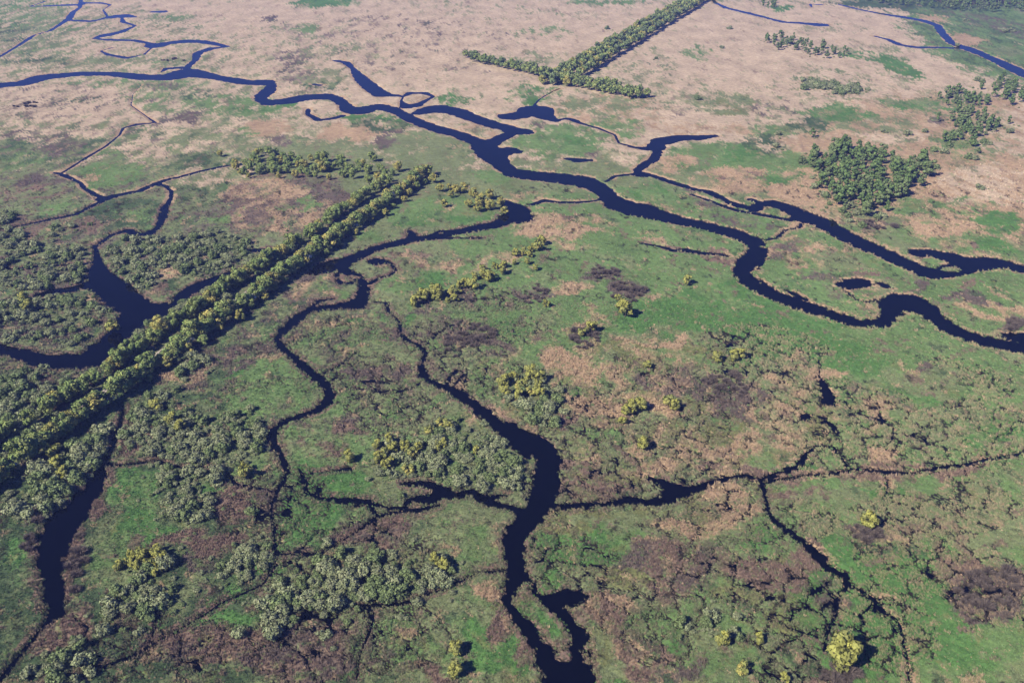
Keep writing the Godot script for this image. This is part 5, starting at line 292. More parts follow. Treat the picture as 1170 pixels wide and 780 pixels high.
		[-9.5,-350.3,1.05, -37.2,-340.9,0.67, -32.7,-349.8,1.36, -14.9,-351.4,0.83, -56.8,-357,0.66, -0.6,-343.1,1.04, -14.5,-342.3,1.22, -47.7,-326.2,0.68, -34.9,-386.7,0.62, -42.7,-345.3,1.34, -14.1,-338.4,0.91, -53.5,-340.6,1.07, -27.7,-336.6,0.66, -51.7,-369.4,0.48, -19.1,-352.5,0.67, -44.6,-362.3,0.73, -11.3,-338.9,0.89, -49.7,-354.9,0.98, -38.3,-357.8,0.97, -33.9,-343.4,1.25, -1.6,-332.5,1.26, -8.3,-367.7,1.18, -35.2,-363.8,1.30, -10.5,-356.3,1.22, -4.6,-340.7,0.59, -4.8,-347.4,0.88, -31,-349.9,0.64, -3.4,-355.2,1.38, -24.8,-354.7,0.83, -42.8,-365.7,1.15, -13.3,-357.7,0.94, -7.8,-361.9,1.05, -15.8,-363.8,0.89, -47,-349.4,1.25, 4,-340.3,0.62, 2.2,-338.7,1.15, -14.1,-361.4,0.95, 1.2,-349.9,1.41, -22.1,-361.5,1.17, -31,-351.9,0.66, -52.3,-371.7,0.71, -3.6,-342.1,1.35, -63,-351.3,0.56, -29.8,-377.5,1.30, -23.7,-365.5,0.62, -35.1,-365.4,1.40, -25.6,-343.8,0.93, -16.1,-343.9,0.48, -25.2,-360,0.65, -44.9,-367.5,0.75, -56.9,-365.9,1.37, -10.2,-343.8,0.70, -34.2,-370.4,0.92, -13.1,-366,1.04, -12.2,-341.4,0.70, 2.5,-330.9,0.54, -50.2,-340.9,0.48, -30.4,-360.2,0.77, -33.7,-369.6,0.67, -57.2,-345.4,0.62, -6.5,-352.3,1.05, -24.1,-344,1.13, -40.4,-379.4,1.10, -22.3,-372,0.51, -35.2,-374.3,1.36, -26.2,-341.7,0.49, -12.7,-330.9,1.20, -23.1,-363.2,0.97, -55.4,-355.7,0.50, -32.2,-337.9,0.52, -32.8,-351.3,0.74, -32.7,-344.2,0.58, -32.9,-341.1,1.12, -24,-367.5,0.49, -4.2,-336.1,1.03, -21.2,-376.8,0.70, -36.6,-352.1,1.21, -26.2,-385.3,0.73, -26.7,-360,0.86, -0.5,-346.3,0.49, -12.2,-346.5,0.57, 2.7,-338.4,0.51, -26.6,-335.7,0.97, -9.7,-354.1,0.74, -23.2,-335,1.35, -27.6,-374.5,0.56, -9.8,-349.5,0.53, -45.6,-354.4,0.48, -29.6,-377.2,1.24, -30.9,-380.8,1.23, -32.2,-348.6,0.59, -44.2,-358.5,0.60, -52.4,-354.2,1.24, -21.1,-355.2,1.01, -3.8,-332.1,0.51, -13.8,-382.7,0.87, -42.6,-356.2,0.75, -41.6,-365.9,0.49, -12.6,-367.6,1.15, -44.2,-340.7,0.63, -36.7,-348.2,1.23, -54.3,-348,0.50, -41,-351.4,1.02, -20.8,-334.3,0.62, -50,-353.1,0.50, -23.2,-337.6,1.22, -40.8,-377.2,0.71, -1.3,-349.6,0.88, 3,-344.7,1.05, -16,-368.7,0.50, -22,-351.6,0.74, -8.9,-337.5,1.02, -18.2,-364.8,0.87, -53.3,-350.9,0.92, -22.3,-364.9,0.49, -38.9,-368.2,1.31, -42.2,-348.2,0.80, -46.4,-361.1,1.16, -31.4,-356.3,1.06, -5.9,-363.5,1.10, -29.2,-362.8,1.20, -41.6,-346.6,0.54, 2.2,-332.1,0.92, -24.5,-371.9,0.61, -29.3,-365.7,0.56, -14.1,-355,0.70, -59.2,-341.2,0.91, -4.9,-364.8,1.28, -51.7,-360.7,0.78, -26.9,-373.2,0.59, -7.4,-343.9,0.67, -27.7,-366.4,0.77, -16.3,-372.6,0.64, -27.5,-358.7,0.74]],
	["willow_bush", "bush", "sage green willow bush in the long crescent thicket above the thin black ditch", "bushes of the crescent thicket",
		[-45.9,-267.5,1.31, -84,-262,1.19, -41.1,-266.2,1.30, -53.3,-268.7,1.08, -68.8,-255.1,0.62, -44.6,-275.4,0.65, -71,-266.9,0.52, -61.4,-278.7,0.69, -60.7,-274.4,0.80, -39.8,-275.1,1.25, -68.7,-265.6,0.53, -87.2,-259.2,0.93, -56.5,-278.8,1.42, -97,-245.9,1.12, -56.8,-264.1,0.75, -81.5,-268.2,0.62, -62.1,-281.4,0.63, -52.2,-282.2,0.79, -45.8,-281,0.71, -56.8,-265.1,0.73, -51.9,-276.8,0.98, -68.3,-269.8,1.09, -29.5,-271.6,1.02, -86.5,-247.8,0.54, -61.5,-269.3,1.46, -33,-279.8,0.69, -84.2,-266,1.39, -59,-275.2,0.68, -37.6,-273.2,0.48, -75,-284.3,1.41, -76.2,-264.1,1.19, -83.5,-278.5,0.51, -84.8,-250,0.51, -40.6,-282.9,0.64, -64.8,-276.6,0.95, -72.1,-262.4,0.70, -87.7,-271.9,0.90, -73.3,-262.8,0.69, -35.5,-269.5,0.49, -50,-266.7,0.51, -53.1,-273.3,1.01, -75.7,-261.8,1.16, -75.4,-271.9,0.93, -41.2,-279.2,0.71, -32.3,-278.1,1.12, -78,-263.8,1.28, -65.2,-259.3,1.42, -83.1,-251.4,0.93, -71.8,-263.6,1.17, -53.3,-263.9,0.89, -80.3,-262.7,0.78, -75.4,-277.1,0.50, -84.8,-263.7,0.91, -68.7,-269.3,0.64, -52.9,-280.5,0.80, -87.5,-252.7,1.31, -47.2,-269,0.56, -80,-270.1,0.87, -66.1,-276.5,0.48, -53.9,-287.7,1.35, -52.5,-266.5,1.37, -71.7,-264.1,0.75, -33.2,-271.8,0.59, -80.2,-273.1,0.89, -46.7,-265.7,1.40, -63.6,-275.1,1.34, -62.7,-261.5,0.60, -83.2,-260.3,0.52, -70.3,-282,0.63, -63.2,-283.9,0.79, -39.6,-275.1,1.35, -61.3,-274,0.51, -92,-260.7,1.47, -54.4,-284.5,0.91, -31.5,-275.4,0.76, -45.2,-272.4,1.46, -81.3,-263.5,0.75, -27.2,-275.3,0.53, -91.9,-267.7,0.57, -59.5,-278.1,0.53, -89.3,-273.8,0.62, -63.3,-272,0.69, -64.7,-269.6,1.02, -69.9,-281.1,0.85, -48,-280.3,0.61, -74.4,-259.4,0.66, -83.4,-269.1,0.67, -27.9,-284.3,1.01, -35.8,-269.1,0.56, -37,-276.7,0.86, -46.7,-286.4,0.53, -76,-274.9,0.79, -68.8,-277.1,1.11, -81.8,-257.3,0.59, -65.6,-262.7,0.95, -50.4,-269.1,0.94, -64,-264.5,0.68, -25.5,-272.2,1.25, -54.4,-263.8,0.51, -87.1,-260.3,1.41, -72.6,-279,1.30, -71,-259.7,1.06, -29,-275.8,1.20, -55.7,-269.2,0.71, -84,-256,1.13, -35.3,-261.5,0.85, -54.4,-282.5,1.47, -34.4,-270.6,0.79, -67.9,-261.3,0.88, -41.9,-273.9,0.56, -50.3,-270.2,1.29, -73.2,-274.1,0.52, -62,-282.7,1.30, -29.6,-270.9,0.89, -85.9,-261.3,0.52, -59.8,-261.2,0.55, -73,-265.3,0.69, -88.4,-271,1.08, -48.1,-289.4,0.78, -79,-253,0.71, -41.1,-279,0.71, -44.5,-268.2,0.56, -73.2,-265.2,0.97, -23.1,-278.7,0.76, -79.1,-260.4,0.83, -75,-294.9,1.05, -39.2,-268,0.48, -71.6,-280.9,1.08, -55.7,-268.5,0.57, -66.5,-245.6,0.99, -81.3,-263.9,0.59, -83.3,-275.2,0.49, -67.9,-267.1,0.54, -81.3,-265.8,0.49, -41.1,-265.9,0.66, -85,-245.7,1.40, -47.1,-264,1.16, -46.6,-277.6,1.06, -67.1,-287.5,1.28]],
	["willow_bush", "bush", "dark sage bush in the thicket on the bluish meadow by the dark western backwater", "bushes on the bluish meadow",
		[-140.7,-258.8,0.82, -148.5,-266,1.20, -134.9,-267.4,0.87, -128.4,-268.3,0.86, -143.8,-273.6,0.79, -134.1,-255.8,1.20, -142.6,-271.6,1.03, -138.3,-263,0.72, -141.6,-257.3,0.91, -128.8,-259.1,0.76, -135,-281.2,1.42, -131.3,-261.6,1.54, -136.4,-257,0.69, -140.9,-279.3,1.18, -131.8,-253.9,0.85, -144.4,-266.5,1.23, -144.9,-260,0.65, -147.5,-259.4,0.71, -146.8,-255,1.01, -145.1,-259.6,0.64, -133.9,-247.2,0.82, -129.6,-260.7,0.92, -141.9,-274.6,1.16, -138.7,-268.3,0.79, -140.3,-264.7,0.76, -135.6,-258.9,1.03, -145.9,-246.4,1.08, -136.8,-262.5,1.01, -149.4,-259.1,1.43]],
	["willow_bush", "bush", "pale grey green bush in the patch of bushes above the bright mossy strip", "bushes above the mossy strip",
		[-102.4,-277.2,0.72, -102.7,-285.1,1.13, -96.5,-287.1,0.75, -107.2,-284.9,0.56, -103.8,-277,0.48, -100.8,-284.7,0.51, -103.1,-282.1,0.81, -109.8,-314.3,1.14, -97.9,-286.4,0.75, -101.5,-274.7,0.67, -112.9,-276.3,0.53, -106.7,-287.2,0.82, -104.7,-290.1,0.98, -107.1,-290.4,0.94, -108,-280.6,1.15, -102.4,-275.7,0.91, -111.4,-275.4,0.78, -105.2,-289.8,0.91, -107.9,-282.7,0.92, -103.4,-281.6,0.59, -97.1,-281.2,0.79, -108.7,-288,0.56, -103.4,-291.1,0.63, -103.9,-289.3,0.60, -98,-293.3,0.82, -107.6,-288,0.88, -113.4,-281.6,0.84, -104.1,-275.5,0.63, -105.3,-290.5,1.05]],
	["willow_bush", "bush", "dark green bush in the overgrown strip between dyke and black backwater", "bushes between dyke and backwater",
		[-200.4,-331.3,1.63, -203.3,-333.5,1.27, -204.6,-327.7,1.66, -192.9,-337.1,1.56, -213.2,-343.8,1.66, -195.9,-338.5,0.87, -198.6,-349.4,0.71, -207.8,-363.8,1.03, -193.7,-349.8,1.60, -192.6,-328.7,1.12, -212.7,-321.2,0.76, -202.5,-338.8,1.26, -200.3,-323.3,0.79, -196.5,-327.5,1.67, -207.3,-314.4,1.07, -205.5,-316,1.24, -190.7,-359.2,1.24, -198.1,-317.4,1.50, -190.1,-335.4,0.83, -196.7,-316.1,1.22, -195.5,-366.2,1.74, -203.4,-327.2,0.69, -203.9,-342.7,0.79, -208.5,-342.7,1.74, -190.7,-351.5,1.31, -197.4,-376.5,1.70, -196.7,-341.4,1.46, -208.3,-348.9,1.01, -192.5,-346,1.48, -193.4,-320.1,0.93, -199.5,-360.4,0.90, -196.7,-349.9,1.60, -212.6,-317.3,0.81, -199.3,-326.6,0.73, -199.9,-354.8,0.65, -193.3,-331.1,0.81, -217.6,-327,0.82, -200.1,-347.6,1.72, -207.7,-357.9,0.75, -207,-349,1.09, -202.6,-360.8,1.75, -192,-366.2,1.05, -192,-351.2,1.55, -209.6,-345.2,1.08, -202,-322.6,1.08, -208.7,-336.9,0.88, -200.4,-329.1,1.16, -197.2,-366.1,1.50, -189.4,-348,1.50, -208.6,-335.7,1.75, -209.1,-339.7,1.13, -194.1,-372.3,1.19, -202.1,-313.1,1.36, -193.7,-338.9,0.70, -197.2,-344.9,0.76, -195.1,-331.2,0.81, -203.3,-311.9,0.84, -194.8,-377.7,1.47, -209.7,-314.7,1.62, -198.6,-356.5,1.62, -192.9,-321.4,0.66, -197.9,-338.7,1.00, -197.3,-321.2,0.71, -192.2,-356.1,0.82, -208.9,-326.9,0.72, -205.2,-362.3,0.81, -197.6,-356.8,0.66]],
	["willow_bush", "bush", "rounded bush at the edge of the muddy pool below the dyke", "bushes by the muddy pool",
		[-180.7,-376.2,0.97, -175.6,-375.9,0.88, -179.2,-380.6,1.24, -181.1,-388.3,1.47, -178.2,-382.1,1.27, -178.9,-373,0.91, -183.1,-384.3,0.68, -185.6,-394.6,1.28, -184.9,-407.4,1.07, -181.4,-399.8,0.80, -176.1,-389.8,0.65, -188,-392,0.77, -185.1,-372.7,1.33, -186.1,-399.1,0.71, -179.5,-392,0.75]],
	["willow_bush", "bush", "rounded bush in the small clump in the shade of the dyke trees", "bushes in the dyke shade",
		[-174.5,-428.4,1.22, -170.9,-437.6,1.35, -174.6,-449.2,1.26, -176.8,-449.2,1.08, -181.9,-444.5,0.80, -174.3,-447.4,0.74, -166.5,-444.2,1.34, -176.3,-434.2,1.01, -166.7,-447.5,0.69, -171.3,-432.2,0.64, -171.6,-424.5,0.78, -175.8,-431.8,1.30, -164.1,-444,0.73, -164.8,-442.1,0.68, -175.2,-438.5,1.11, -170.4,-445.2,1.35, -180.7,-448.3,1.09]],
	["willow_bush", "bush", "dark bush in the tangled scrub at the left end of the dyke", "bushes at the dyke end",
		[-246.1,-403.2,0.79, -253.2,-426.4,0.78, -257,-419.4,0.88, -228.9,-356.9,0.81, -238.8,-386.5,1.17, -225.7,-386.5,0.85, -222.4,-377.8,1.12, -233.1,-395.3,0.95, -266.9,-425.4,1.06, -243.2,-375.7,0.64, -251.6,-411.6,1.29, -239.3,-407.6,0.73, -239.9,-395.6,0.71, -237.2,-368.5,0.74, -260.6,-406.2,1.62, -244.6,-384.1,0.92, -254.4,-414.4,0.68, -224.7,-390.2,0.79, -245.4,-408.2,1.55, -249.5,-391.3,1.66, -237.8,-376.1,1.67, -228.4,-379.7,1.15, -246.9,-395.7,1.52, -251.6,-399.5,1.39, -252.3,-427.1,0.98, -254.6,-403.9,0.81, -254.2,-418.4,1.49, -252.9,-355.6,1.45, -239,-372.1,1.09, -240.5,-399.8,0.65, -227.2,-387.3,0.70, -246.4,-399,0.97, -225.6,-369.6,0.83, -249.4,-388.5,1.12, -253.2,-404.1,1.58, -242,-418.2,1.13, -229.2,-371.4,1.24, -239.6,-394.5,0.92, -249.6,-400,0.93, -261,-417.1,0.97, -224.7,-368.9,1.01, -228.5,-371,0.89, -217.5,-371.9,1.45, -235.2,-366.7,0.70, -236.6,-387.9,0.64, -255.1,-411.5,0.73, -239.8,-368.1,0.69, -230.3,-379.6,1.07, -246.6,-395,1.41, -236.9,-378.1,0.92, -258.9,-416.5,1.23, -238.8,-384.4,0.73, -251.9,-415.5,1.50, -233.5,-354,1.03, -252,-432.9,0.85, -239.3,-374.5,0.89, -251.7,-437.8,1.05, -259.7,-424.1,1.66, -247.7,-399.1,0.71, -260.4,-433.5,0.98, -235.3,-368.4,0.84, -244.9,-386.1,1.35, -228.5,-389.2,0.82, -243.4,-408.9,1.18, -234.4,-391,1.01, -261.6,-409.3,1.64, -275.7,-417.4,1.31]],
	["willow_bush", "bush", "low bush on the dim bank beside the lower left ditches", "bushes by the lower ditches",
		[-154.1,-224.7,1.04, -147.4,-232.6,1.40, -156.5,-232,0.64, -155.4,-229,1.07, -155.5,-234.4,1.21, -147.2,-234.1,0.69, -150.9,-239.4,1.00, -153.7,-240.6,0.79, -145.1,-233.1,0.69, -147.5,-223.5,1.07, -163.4,-227.6,1.16, -155.7,-233.8,1.50, -143,-228.3,0.94, -151.1,-222.8,1.29, -155.7,-227.5,1.11]],
	["willow_bush", "bush", "low bush scattered over the brown headland beside the lake outlet", "bushes on the brown headland",
		[-242.5,-390.7,1.23, -229.7,-412,0.57, -246.7,-419.9,0.64, -253.2,-420.2,0.65, -226,-413.6,1.31, -224.9,-413.3,0.87, -237,-424.2,0.57, -238.4,-412.2,1.35, -236.8,-413.6,0.99, -230.3,-412.1,0.72, -229.7,-401.9,1.29, -244.8,-432,0.55, -250.1,-432.7,0.61, -238.6,-433.4,0.57, -234,-423.9,1.11, -228.2,-416,0.48, -233.1,-421.1,1.21, -257.5,-433.9,0.56, -252.1,-432.9,0.87, -239.3,-403,1.23, -249.7,-425.8,1.06, -222.8,-424.2,0.49]],
	["willow_bush", "bush", "green bush dotted over the mauve flats north west of the lake", "bushes on the mauve flats",
		[-378.3,-671,1.19, -369.2,-644.2,1.02, -379.9,-672.9,0.77, -349.3,-607.5,1.59, -325.7,-619.5,0.72, -379.6,-670.7,0.84, -333.4,-610.2,1.60, -312.1,-652,0.87, -340.4,-612.3,1.14, -351,-627.7,1.37, -329.5,-640.2,0.94, -330.6,-629.6,1.05, -378.6,-654,1.09, -375,-662.4,1.37, -323.8,-648,1.25, -357.7,-614.9,0.96, -359,-637.5,0.97, -384.9,-659.7,1.33, -333.4,-642.2,1.43, -335.8,-602,1.28, -384.6,-670,0.74, -339.8,-600.5,0.73, -342.6,-608.8,1.08, -362.6,-618.6,0.77, -388.1,-679.2,0.85, -340.4,-600.9,1.02, -344.4,-616.6,0.86, -365.3,-639.4,1.23, -364.6,-626.7,1.02, -351.8,-617.8,1.35, -355.5,-632,1.59, -351.6,-625.5,1.18, -377.9,-656.2,1.45]],
	["yellow_willow", "bush", "yellow tinged willow in the diagonal row on the central meadow", "willows of the diagonal row",
		[-17.4,-558.7,1.29, -32.8,-539.6,1.18, -35.1,-521.8,1.08, 1.2,-578.8,0.82, -5.7,-575.4,0.85, 18.5,-601.9,1.56, -46.7,-523.1,1.65, -27.9,-547.6,0.89, -37.3,-530.9,1.31, -32.8,-532.8,0.86, -15.1,-550.3,1.35, -57.3,-528.6,0.82, -49.3,-537.5,1.18, -46.6,-529.4,1.75, 12,-591.1,1.03, -13.1,-559,0.87, -11.4,-570.8,0.97, -30.4,-546.2,1.00, 20.6,-613.5,1.52, -58.5,-514.6,1.71, 12.6,-600.5,0.89, -24.2,-554,1.04, -12.5,-553.1,0.98, -24.4,-540.2,1.67, -30.1,-540.5,0.87, -7,-562.5,1.34, 15.6,-569.2,0.95, 14.9,-605.8,0.87, -5,-572.3,1.01, 10.2,-579.1,0.92, -17.9,-554.9,1.18, -20,-558.6,0.81, -45.4,-529.3,1.48, -19.5,-569.6,0.92, -53.4,-529.1,0.90, -54.4,-526,1.49, -55.1,-521.3,1.69, 2.4,-592.4,1.17, -39.4,-519.5,0.84, 7.7,-594.8,1.20]],
	["willow_bush", "bush", "grey green willow in the rounded clump beside the wide middle channel", "willows of the rounded clump",
		[14.3,-396.9,1.36, 23.2,-404.3,1.47, 5.5,-411.6,1.01, 10.5,-429.3,0.86, 3.9,-400.1,1.36, 16.6,-413.8,1.34, 2.8,-424.6,1.32, 18.5,-394.5,1.43, 3.2,-434.9,0.99, 9.7,-383.6,1.51, 14.8,-387.6,0.81, 24.5,-413.9,1.06, 21.9,-382.3,1.54, 7.9,-398.5,1.68, 21.4,-385.6,0.93, 16.4,-415.8,1.03, 0,-406.9,0.85, 15,-382.1,0.81, 16.4,-405.2,1.25, 17.3,-388.5,0.98, 10.5,-418.7,1.37, 25.5,-393.7,1.02, 11,-416.8,1.29, 10,-398.2,1.09, 9.1,-427.4,0.90, -2.9,-410.4,0.82, 16.3,-424.5,0.88, 19.6,-397.6,1.24, 15.5,-422.9,0.93, 17.7,-401.5,0.97, 13.7,-391.2,0.93, -2.4,-404.9,1.04, 19.9,-411.1,0.81]],
	["yellow_willow", "bush", "yellow green willow in the rounded clump beside the wide middle channel", "yellow willows of the rounded clump",
		[14.5,-424.4,1.33, -3.4,-410.6,1.24, 10,-410,1.07, 3.7,-416.3,1.07, 1.3,-425.1,1.21, 12.9,-413.5,1.06, 3.9,-406.2,1.30, -1.9,-423.4,1.03, 6.9,-419.6,1.03, 14.7,-407.8,1.14, 9.9,-424.8,1.32, -4.7,-419.6,1.37, 13.1,-418.4,1.01, 10.2,-431.4,1.36]],
	["yellow_willow", "bush", "bright yellow green willow on the upper edge of the central thicket", "yellow willows of the central thicket",
		[-63.2,-362.8,1.00, -59.2,-354,1.10, -58.2,-366.1,1.10, -55,-358.9,1.10, -61.7,-351.2,1.10, -54.7,-348.9,1.00, -49.5,-360.3,1.10, -46.1,-354.7,1.10, -43.5,-361.1,0.90, -34.6,-362.1,1.00, -31.8,-363.6,1.00, -39.5,-373.5,1.10, -33.7,-379.9,1.20, -30.2,-376.9,1.00, -16.2,-358.2,0.90, -46.5,-342.5,1.10, -57.1,-346.2,1.00]],
	["yellow_willow", "bush", "round yellow green bush standing alone beside the central thicket", "",
		[-74.9,-352.1,1.25]],
	["yellow_willow", "bush", "yellow willow at the tip of the crescent thicket", "yellow willows of the crescent tip",
		[-30.1,-283.2,1.00, -26.5,-280.4,1.10]],
	["yellow_willow", "bush", "round yellow bush of the isolated pair on the streaked reed meadow", "pair of yellow bushes on the reed meadow",
		[-19.5,-237.3,1.15, -19.2,-227.2,1.30]],
	["yellow_willow", "bush", "small round yellow bush casting a dark shadow on the lower green reed flat", "small yellow bushes on the reed flat",
		[74,-241.2,1.15, 87,-242.6,0.90, 78.4,-228.6,0.95]],
	["yellow_willow", "bush", "tiny yellow bush behind the crescent thicket", "",
		[-64.2,-262.8,0.60]],
	["willow_bush", "bush", "grey green bush among small yellow bushes on the lower green reed flat", "grey bushes on the reed flat",
		[61.4,-250.3,1.20, 63.2,-249.2,0.90, 72.5,-254.2,1.20, 70.9,-250.5,0.90, 78.8,-246.1,1.00, 80.6,-244,0.80, 82.1,-254,0.70]],
	["yellow_willow", "bush", "large spreading olive willow beside the forked black ditch, lower right", "",
		[113,-231.2,2.50]],
	["yellow_willow", "bush", "medium olive willow with a brown skirt on the pale green flat", "",
		[147,-305.4,1.60]],
	["yellow_willow", "bush", "small green bush at the foot of the ditch below the reed flat", "",
		[92.1,-225.2,0.80]],
	["yellow_willow", "bush", "single large yellow willow casting a shadow on the bright central meadow", "",
		[67,-499.7,2.10]],
	["yellow_willow", "bush", "yellow willow half bare on the central meadow beside grey brush", "yellow willows among grey brush",
		[65.3,-522.7,1.00, 45.7,-479,1.70, 112.7,-546.1,1.50, 40.5,-475,1.20, 20.7,-512.8,1.00]],
	["yellow_willow", "bush", "olive willow with dark shadow on the tan reed plain east of the middle channel", "olive willows on the tan plain",
		[59.3,-393.8,1.50, 63.8,-395.8,1.40, 78.1,-398.3,1.60, 80.8,-395.8,1.20, 60.9,-361.7,1.30, 56,-391.4,1.10, 72.9,-439.2,1.00, 111.7,-445.6,1.30, 120.7,-447.6,1.50, 126.1,-450.5,1.30, 54,-383.8,1.00]],
	["yellow_willow", "bush", "yellow green bush in the clump above the bluish western meadow", "yellow bushes on the western meadow",
		[-139.1,-283,1.04, -145.1,-285,0.95, -151.3,-282.2,0.73, -150.6,-287,0.80, -136.8,-284.7,0.96, -141.4,-281.5,0.92, -148.4,-281.7,0.79, -143,-287.3,0.81, -145.6,-279.9,0.81, -135.7,-280.2,0.72, -147,-287.6,1.03, -140.1,-286.8,1.01, -147.9,-284.3,0.72, -141.6,-289.9,0.91, -138.4,-280.1,0.72, -153.1,-280.3,0.91, -137.2,-276.9,0.80]],
	["yellow_willow", "bush", "yellow green bush scattered through the scrub around the dyke foot", "yellow bushes at the dyke foot",
		[-204.3,-345.7,1.50, -199.2,-339.8,1.30, -210.7,-356,1.50, -300.2,-519.4,1.60, -291.9,-507.2,1.60, -230.5,-481.2,1.70, -165.7,-384.2,1.30, -159.3,-377.2,1.30, -118.4,-339.8,1.30, -120.4,-344.2,1.00, -177,-396.6,1.40]],
	["leafless_shrub", "shrub", "grey brown leafless shrub in the brush above the middle channel", "bare shrubs above the middle channel",
		[-21.9,-470.6,0.79, -19.3,-490.3,0.74, -11,-480.1,1.31, -24,-466.8,1.13, -14.2,-483.9,0.73, -30,-478.7,0.91, -22.7,-490.5,0.75, -22.1,-474.2,1.02, -23.5,-483.9,1.08, -19.8,-464.2,1.00, -18.9,-473.1,1.13, -17.2,-482.6,1.27, -15.9,-467.5,1.01, -21.4,-487.4,0.96, -27.2,-478.3,1.13, -15.1,-486.5,0.97, -16.3,-475.1,1.10, -18.9,-470.3,1.46, -12.9,-468.6,0.74, -25.5,-471.2,1.08, -22.1,-462.7,0.93, -11.4,-472.7,0.81, -11.4,-476.2,1.43, -24.7,-473.7,0.74]],
	["leafless_shrub", "shrub", "purplish leafless shrub around the single large yellow willow", "bare shrubs round the large willow",
		[74.6,-541,0.73, 77.9,-532.5,0.81, 82.4,-534.1,0.97, 78.9,-540.9,0.89, 72.3,-547,0.73, 63.2,-527.2,1.11, 73,-526.7,1.32, 66.8,-537.7,0.82, 71.7,-519.7,0.88, 79.7,-529.6,1.01, 74.3,-529.1,0.85, 77.5,-536.1,1.45, 71,-542.3,0.75, 67,-521.5,0.77, 69.8,-538.5,1.42, 69.9,-548.5,0.76, 83.3,-536.9,1.40, 75.2,-521.4,0.99, 77.1,-545,0.83, 73.3,-537.2,1.45, 74.6,-533.6,0.83, 65.4,-543.6,1.49]],
	["leafless_shrub", "shrub", "grey leafless shrub in the brush near the river bend meadow", "bare shrubs on the upper meadow",
		[61.2,-558.5,0.83, 55.3,-556,1.18, 61.3,-563.4,1.46, 64.7,-564.3,1.12, 54.2,-569.8,0.87, 58.7,-562.9,0.84, 65.3,-553.9,0.70, 68.4,-566.6,1.22, 58.6,-571.7,0.88, 67.8,-560.4,1.01, 66.9,-570.5,1.01, 54.2,-562.7,1.38]],
	["leafless_shrub", "shrub", "grey leafless shrub in the dark brush below the diagonal willow row", "bare shrubs below the diagonal row",
		[14.9,-527.7,1.02, 20.6,-532.4,0.85, 10.3,-526.9,0.73, 17.1,-535.9,1.02, 14.9,-524.7,0.79, 19,-525.1,0.72, 7.8,-524.8,0.93, 11.8,-532.4,0.86, 11.2,-518.7,0.86, 21.3,-536.1,1.21, 14.1,-539.3,0.80, 8.2,-520,0.71, 16.7,-520.2,0.75, 20.8,-520.5,0.70]],
	["leafless_shrub", "shrub", "grey mauve shrub in the rounded clump on the edge of the bright meadow", "bare shrubs on the meadow edge",
		[46.6,-479.1,0.87, 41.7,-481.7,0.91, 36.7,-475.8,0.83, 44,-480,1.22, 38.8,-478.7,0.95, 48.4,-472.2,0.85, 37.2,-472.3,0.86, 44,-484,1.09, 34.8,-470.8,1.32, 36.5,-481,1.49, 37.2,-461.4,0.72, 48.6,-469,0.72, 37.3,-467.3,1.17, 41.2,-467.5,0.84, 40.5,-460.5,0.89, 48.8,-477.6,0.97, 43.5,-463.1,1.08, 39.8,-484.6,0.71, 34.2,-473.7,1.17, 45.4,-475,1.41]],
	["leafless_shrub", "shrub", "brown leafless shrub in the tangle at the right edge by the lower river bend", "bare shrubs by the lower bend",
		[292.5,-483.8,1.09, 294.2,-487.1,1.45, 290.1,-486.9,0.86, 289.2,-482.9,1.33, 296.9,-495.5,1.12, 296.8,-488.9,1.14, 295.3,-492.1,1.10, 298.5,-491.7,1.27, 292.8,-490.7,1.32, 293.1,-493.7,0.92]],
	["leafless_shrub", "shrub", "brown leafless shrub in the dark brush on the lower right green flat", "bare shrubs on the lower right flat",
		[186,-264.3,0.77, 178.7,-271.9,1.25, 176.9,-276.4,1.34, 189.6,-275.7,1.15, 168.6,-268,1.05, 175.1,-271,0.71, 184.6,-278.6,1.21, 172.5,-260.5,1.41, 186.7,-276.9,0.73, 191.2,-270.1,0.86, 184.3,-261.3,1.12, 181.7,-274,1.15, 171.1,-264.3,0.84, 191.9,-273.6,0.93, 175,-259.3,1.48, 179.6,-276.7,1.31, 186.7,-267.3,0.73, 181.3,-263.1,1.02, 168.3,-262.3,0.74, 174,-265.6,0.71, 181,-269.6,0.99, 192.2,-279,1.43]],
	["leafless_shrub", "shrub", "brown leafless shrub at the foot of the large spreading olive willow", "bare shrubs below the olive willow",
		[105.6,-226.3,0.82, 106.8,-228.9,0.76, 112.8,-225.1,0.92, 109.4,-224.6,1.31, 114.2,-230.1,1.50, 117,-227.9,1.29, 110.3,-230.9,0.93, 110.1,-227.4,1.01, 114.2,-227.4,1.43]],
	["leafless_shrub", "shrub", "brown leafless shrub around the medium olive willow", "bare shrubs round the medium willow",
		[144.7,-301.7,1.30, 150.2,-302.7,1.01, 148.7,-305.3,1.37, 145,-304.4,0.83, 139.9,-299,0.81, 142.2,-300.2,0.87, 142.7,-305.8,0.72, 145.8,-298.5,0.79, 140.2,-303.4,0.71, 148.8,-299.8,1.24, 143.4,-297.2,1.48, 147.4,-302.7,0.70]],
	["leafless_shrub", "shrub", "grey leafless shrub in the brush on the reed plain east of the channel", "bare shrubs on the reed plain",
		[115.2,-416.5,1.09, 105.1,-408.5,0.87, 118.6,-412.1,1.08, 109.6,-428,0.79, 112.3,-423.3,1.21, 103.2,-421.6,1.04, 106.1,-428,1.19, 120.5,-429.3,0.92, 118.8,-420.1,0.82, 117.4,-429.6,1.47, 110.3,-414.9,0.81, 104.7,-412.1,0.97, 100.8,-424.5,0.93, 116.9,-409.1,0.73, 114.4,-420.7,1.04, 118.4,-432.2,1.25, 109.9,-419,1.05, 120.6,-416.1,0.95, 98.1,-414.7,0.71, 119.1,-426,0.86, 105.6,-423.9,1.12, 107.3,-416.6,1.40]],
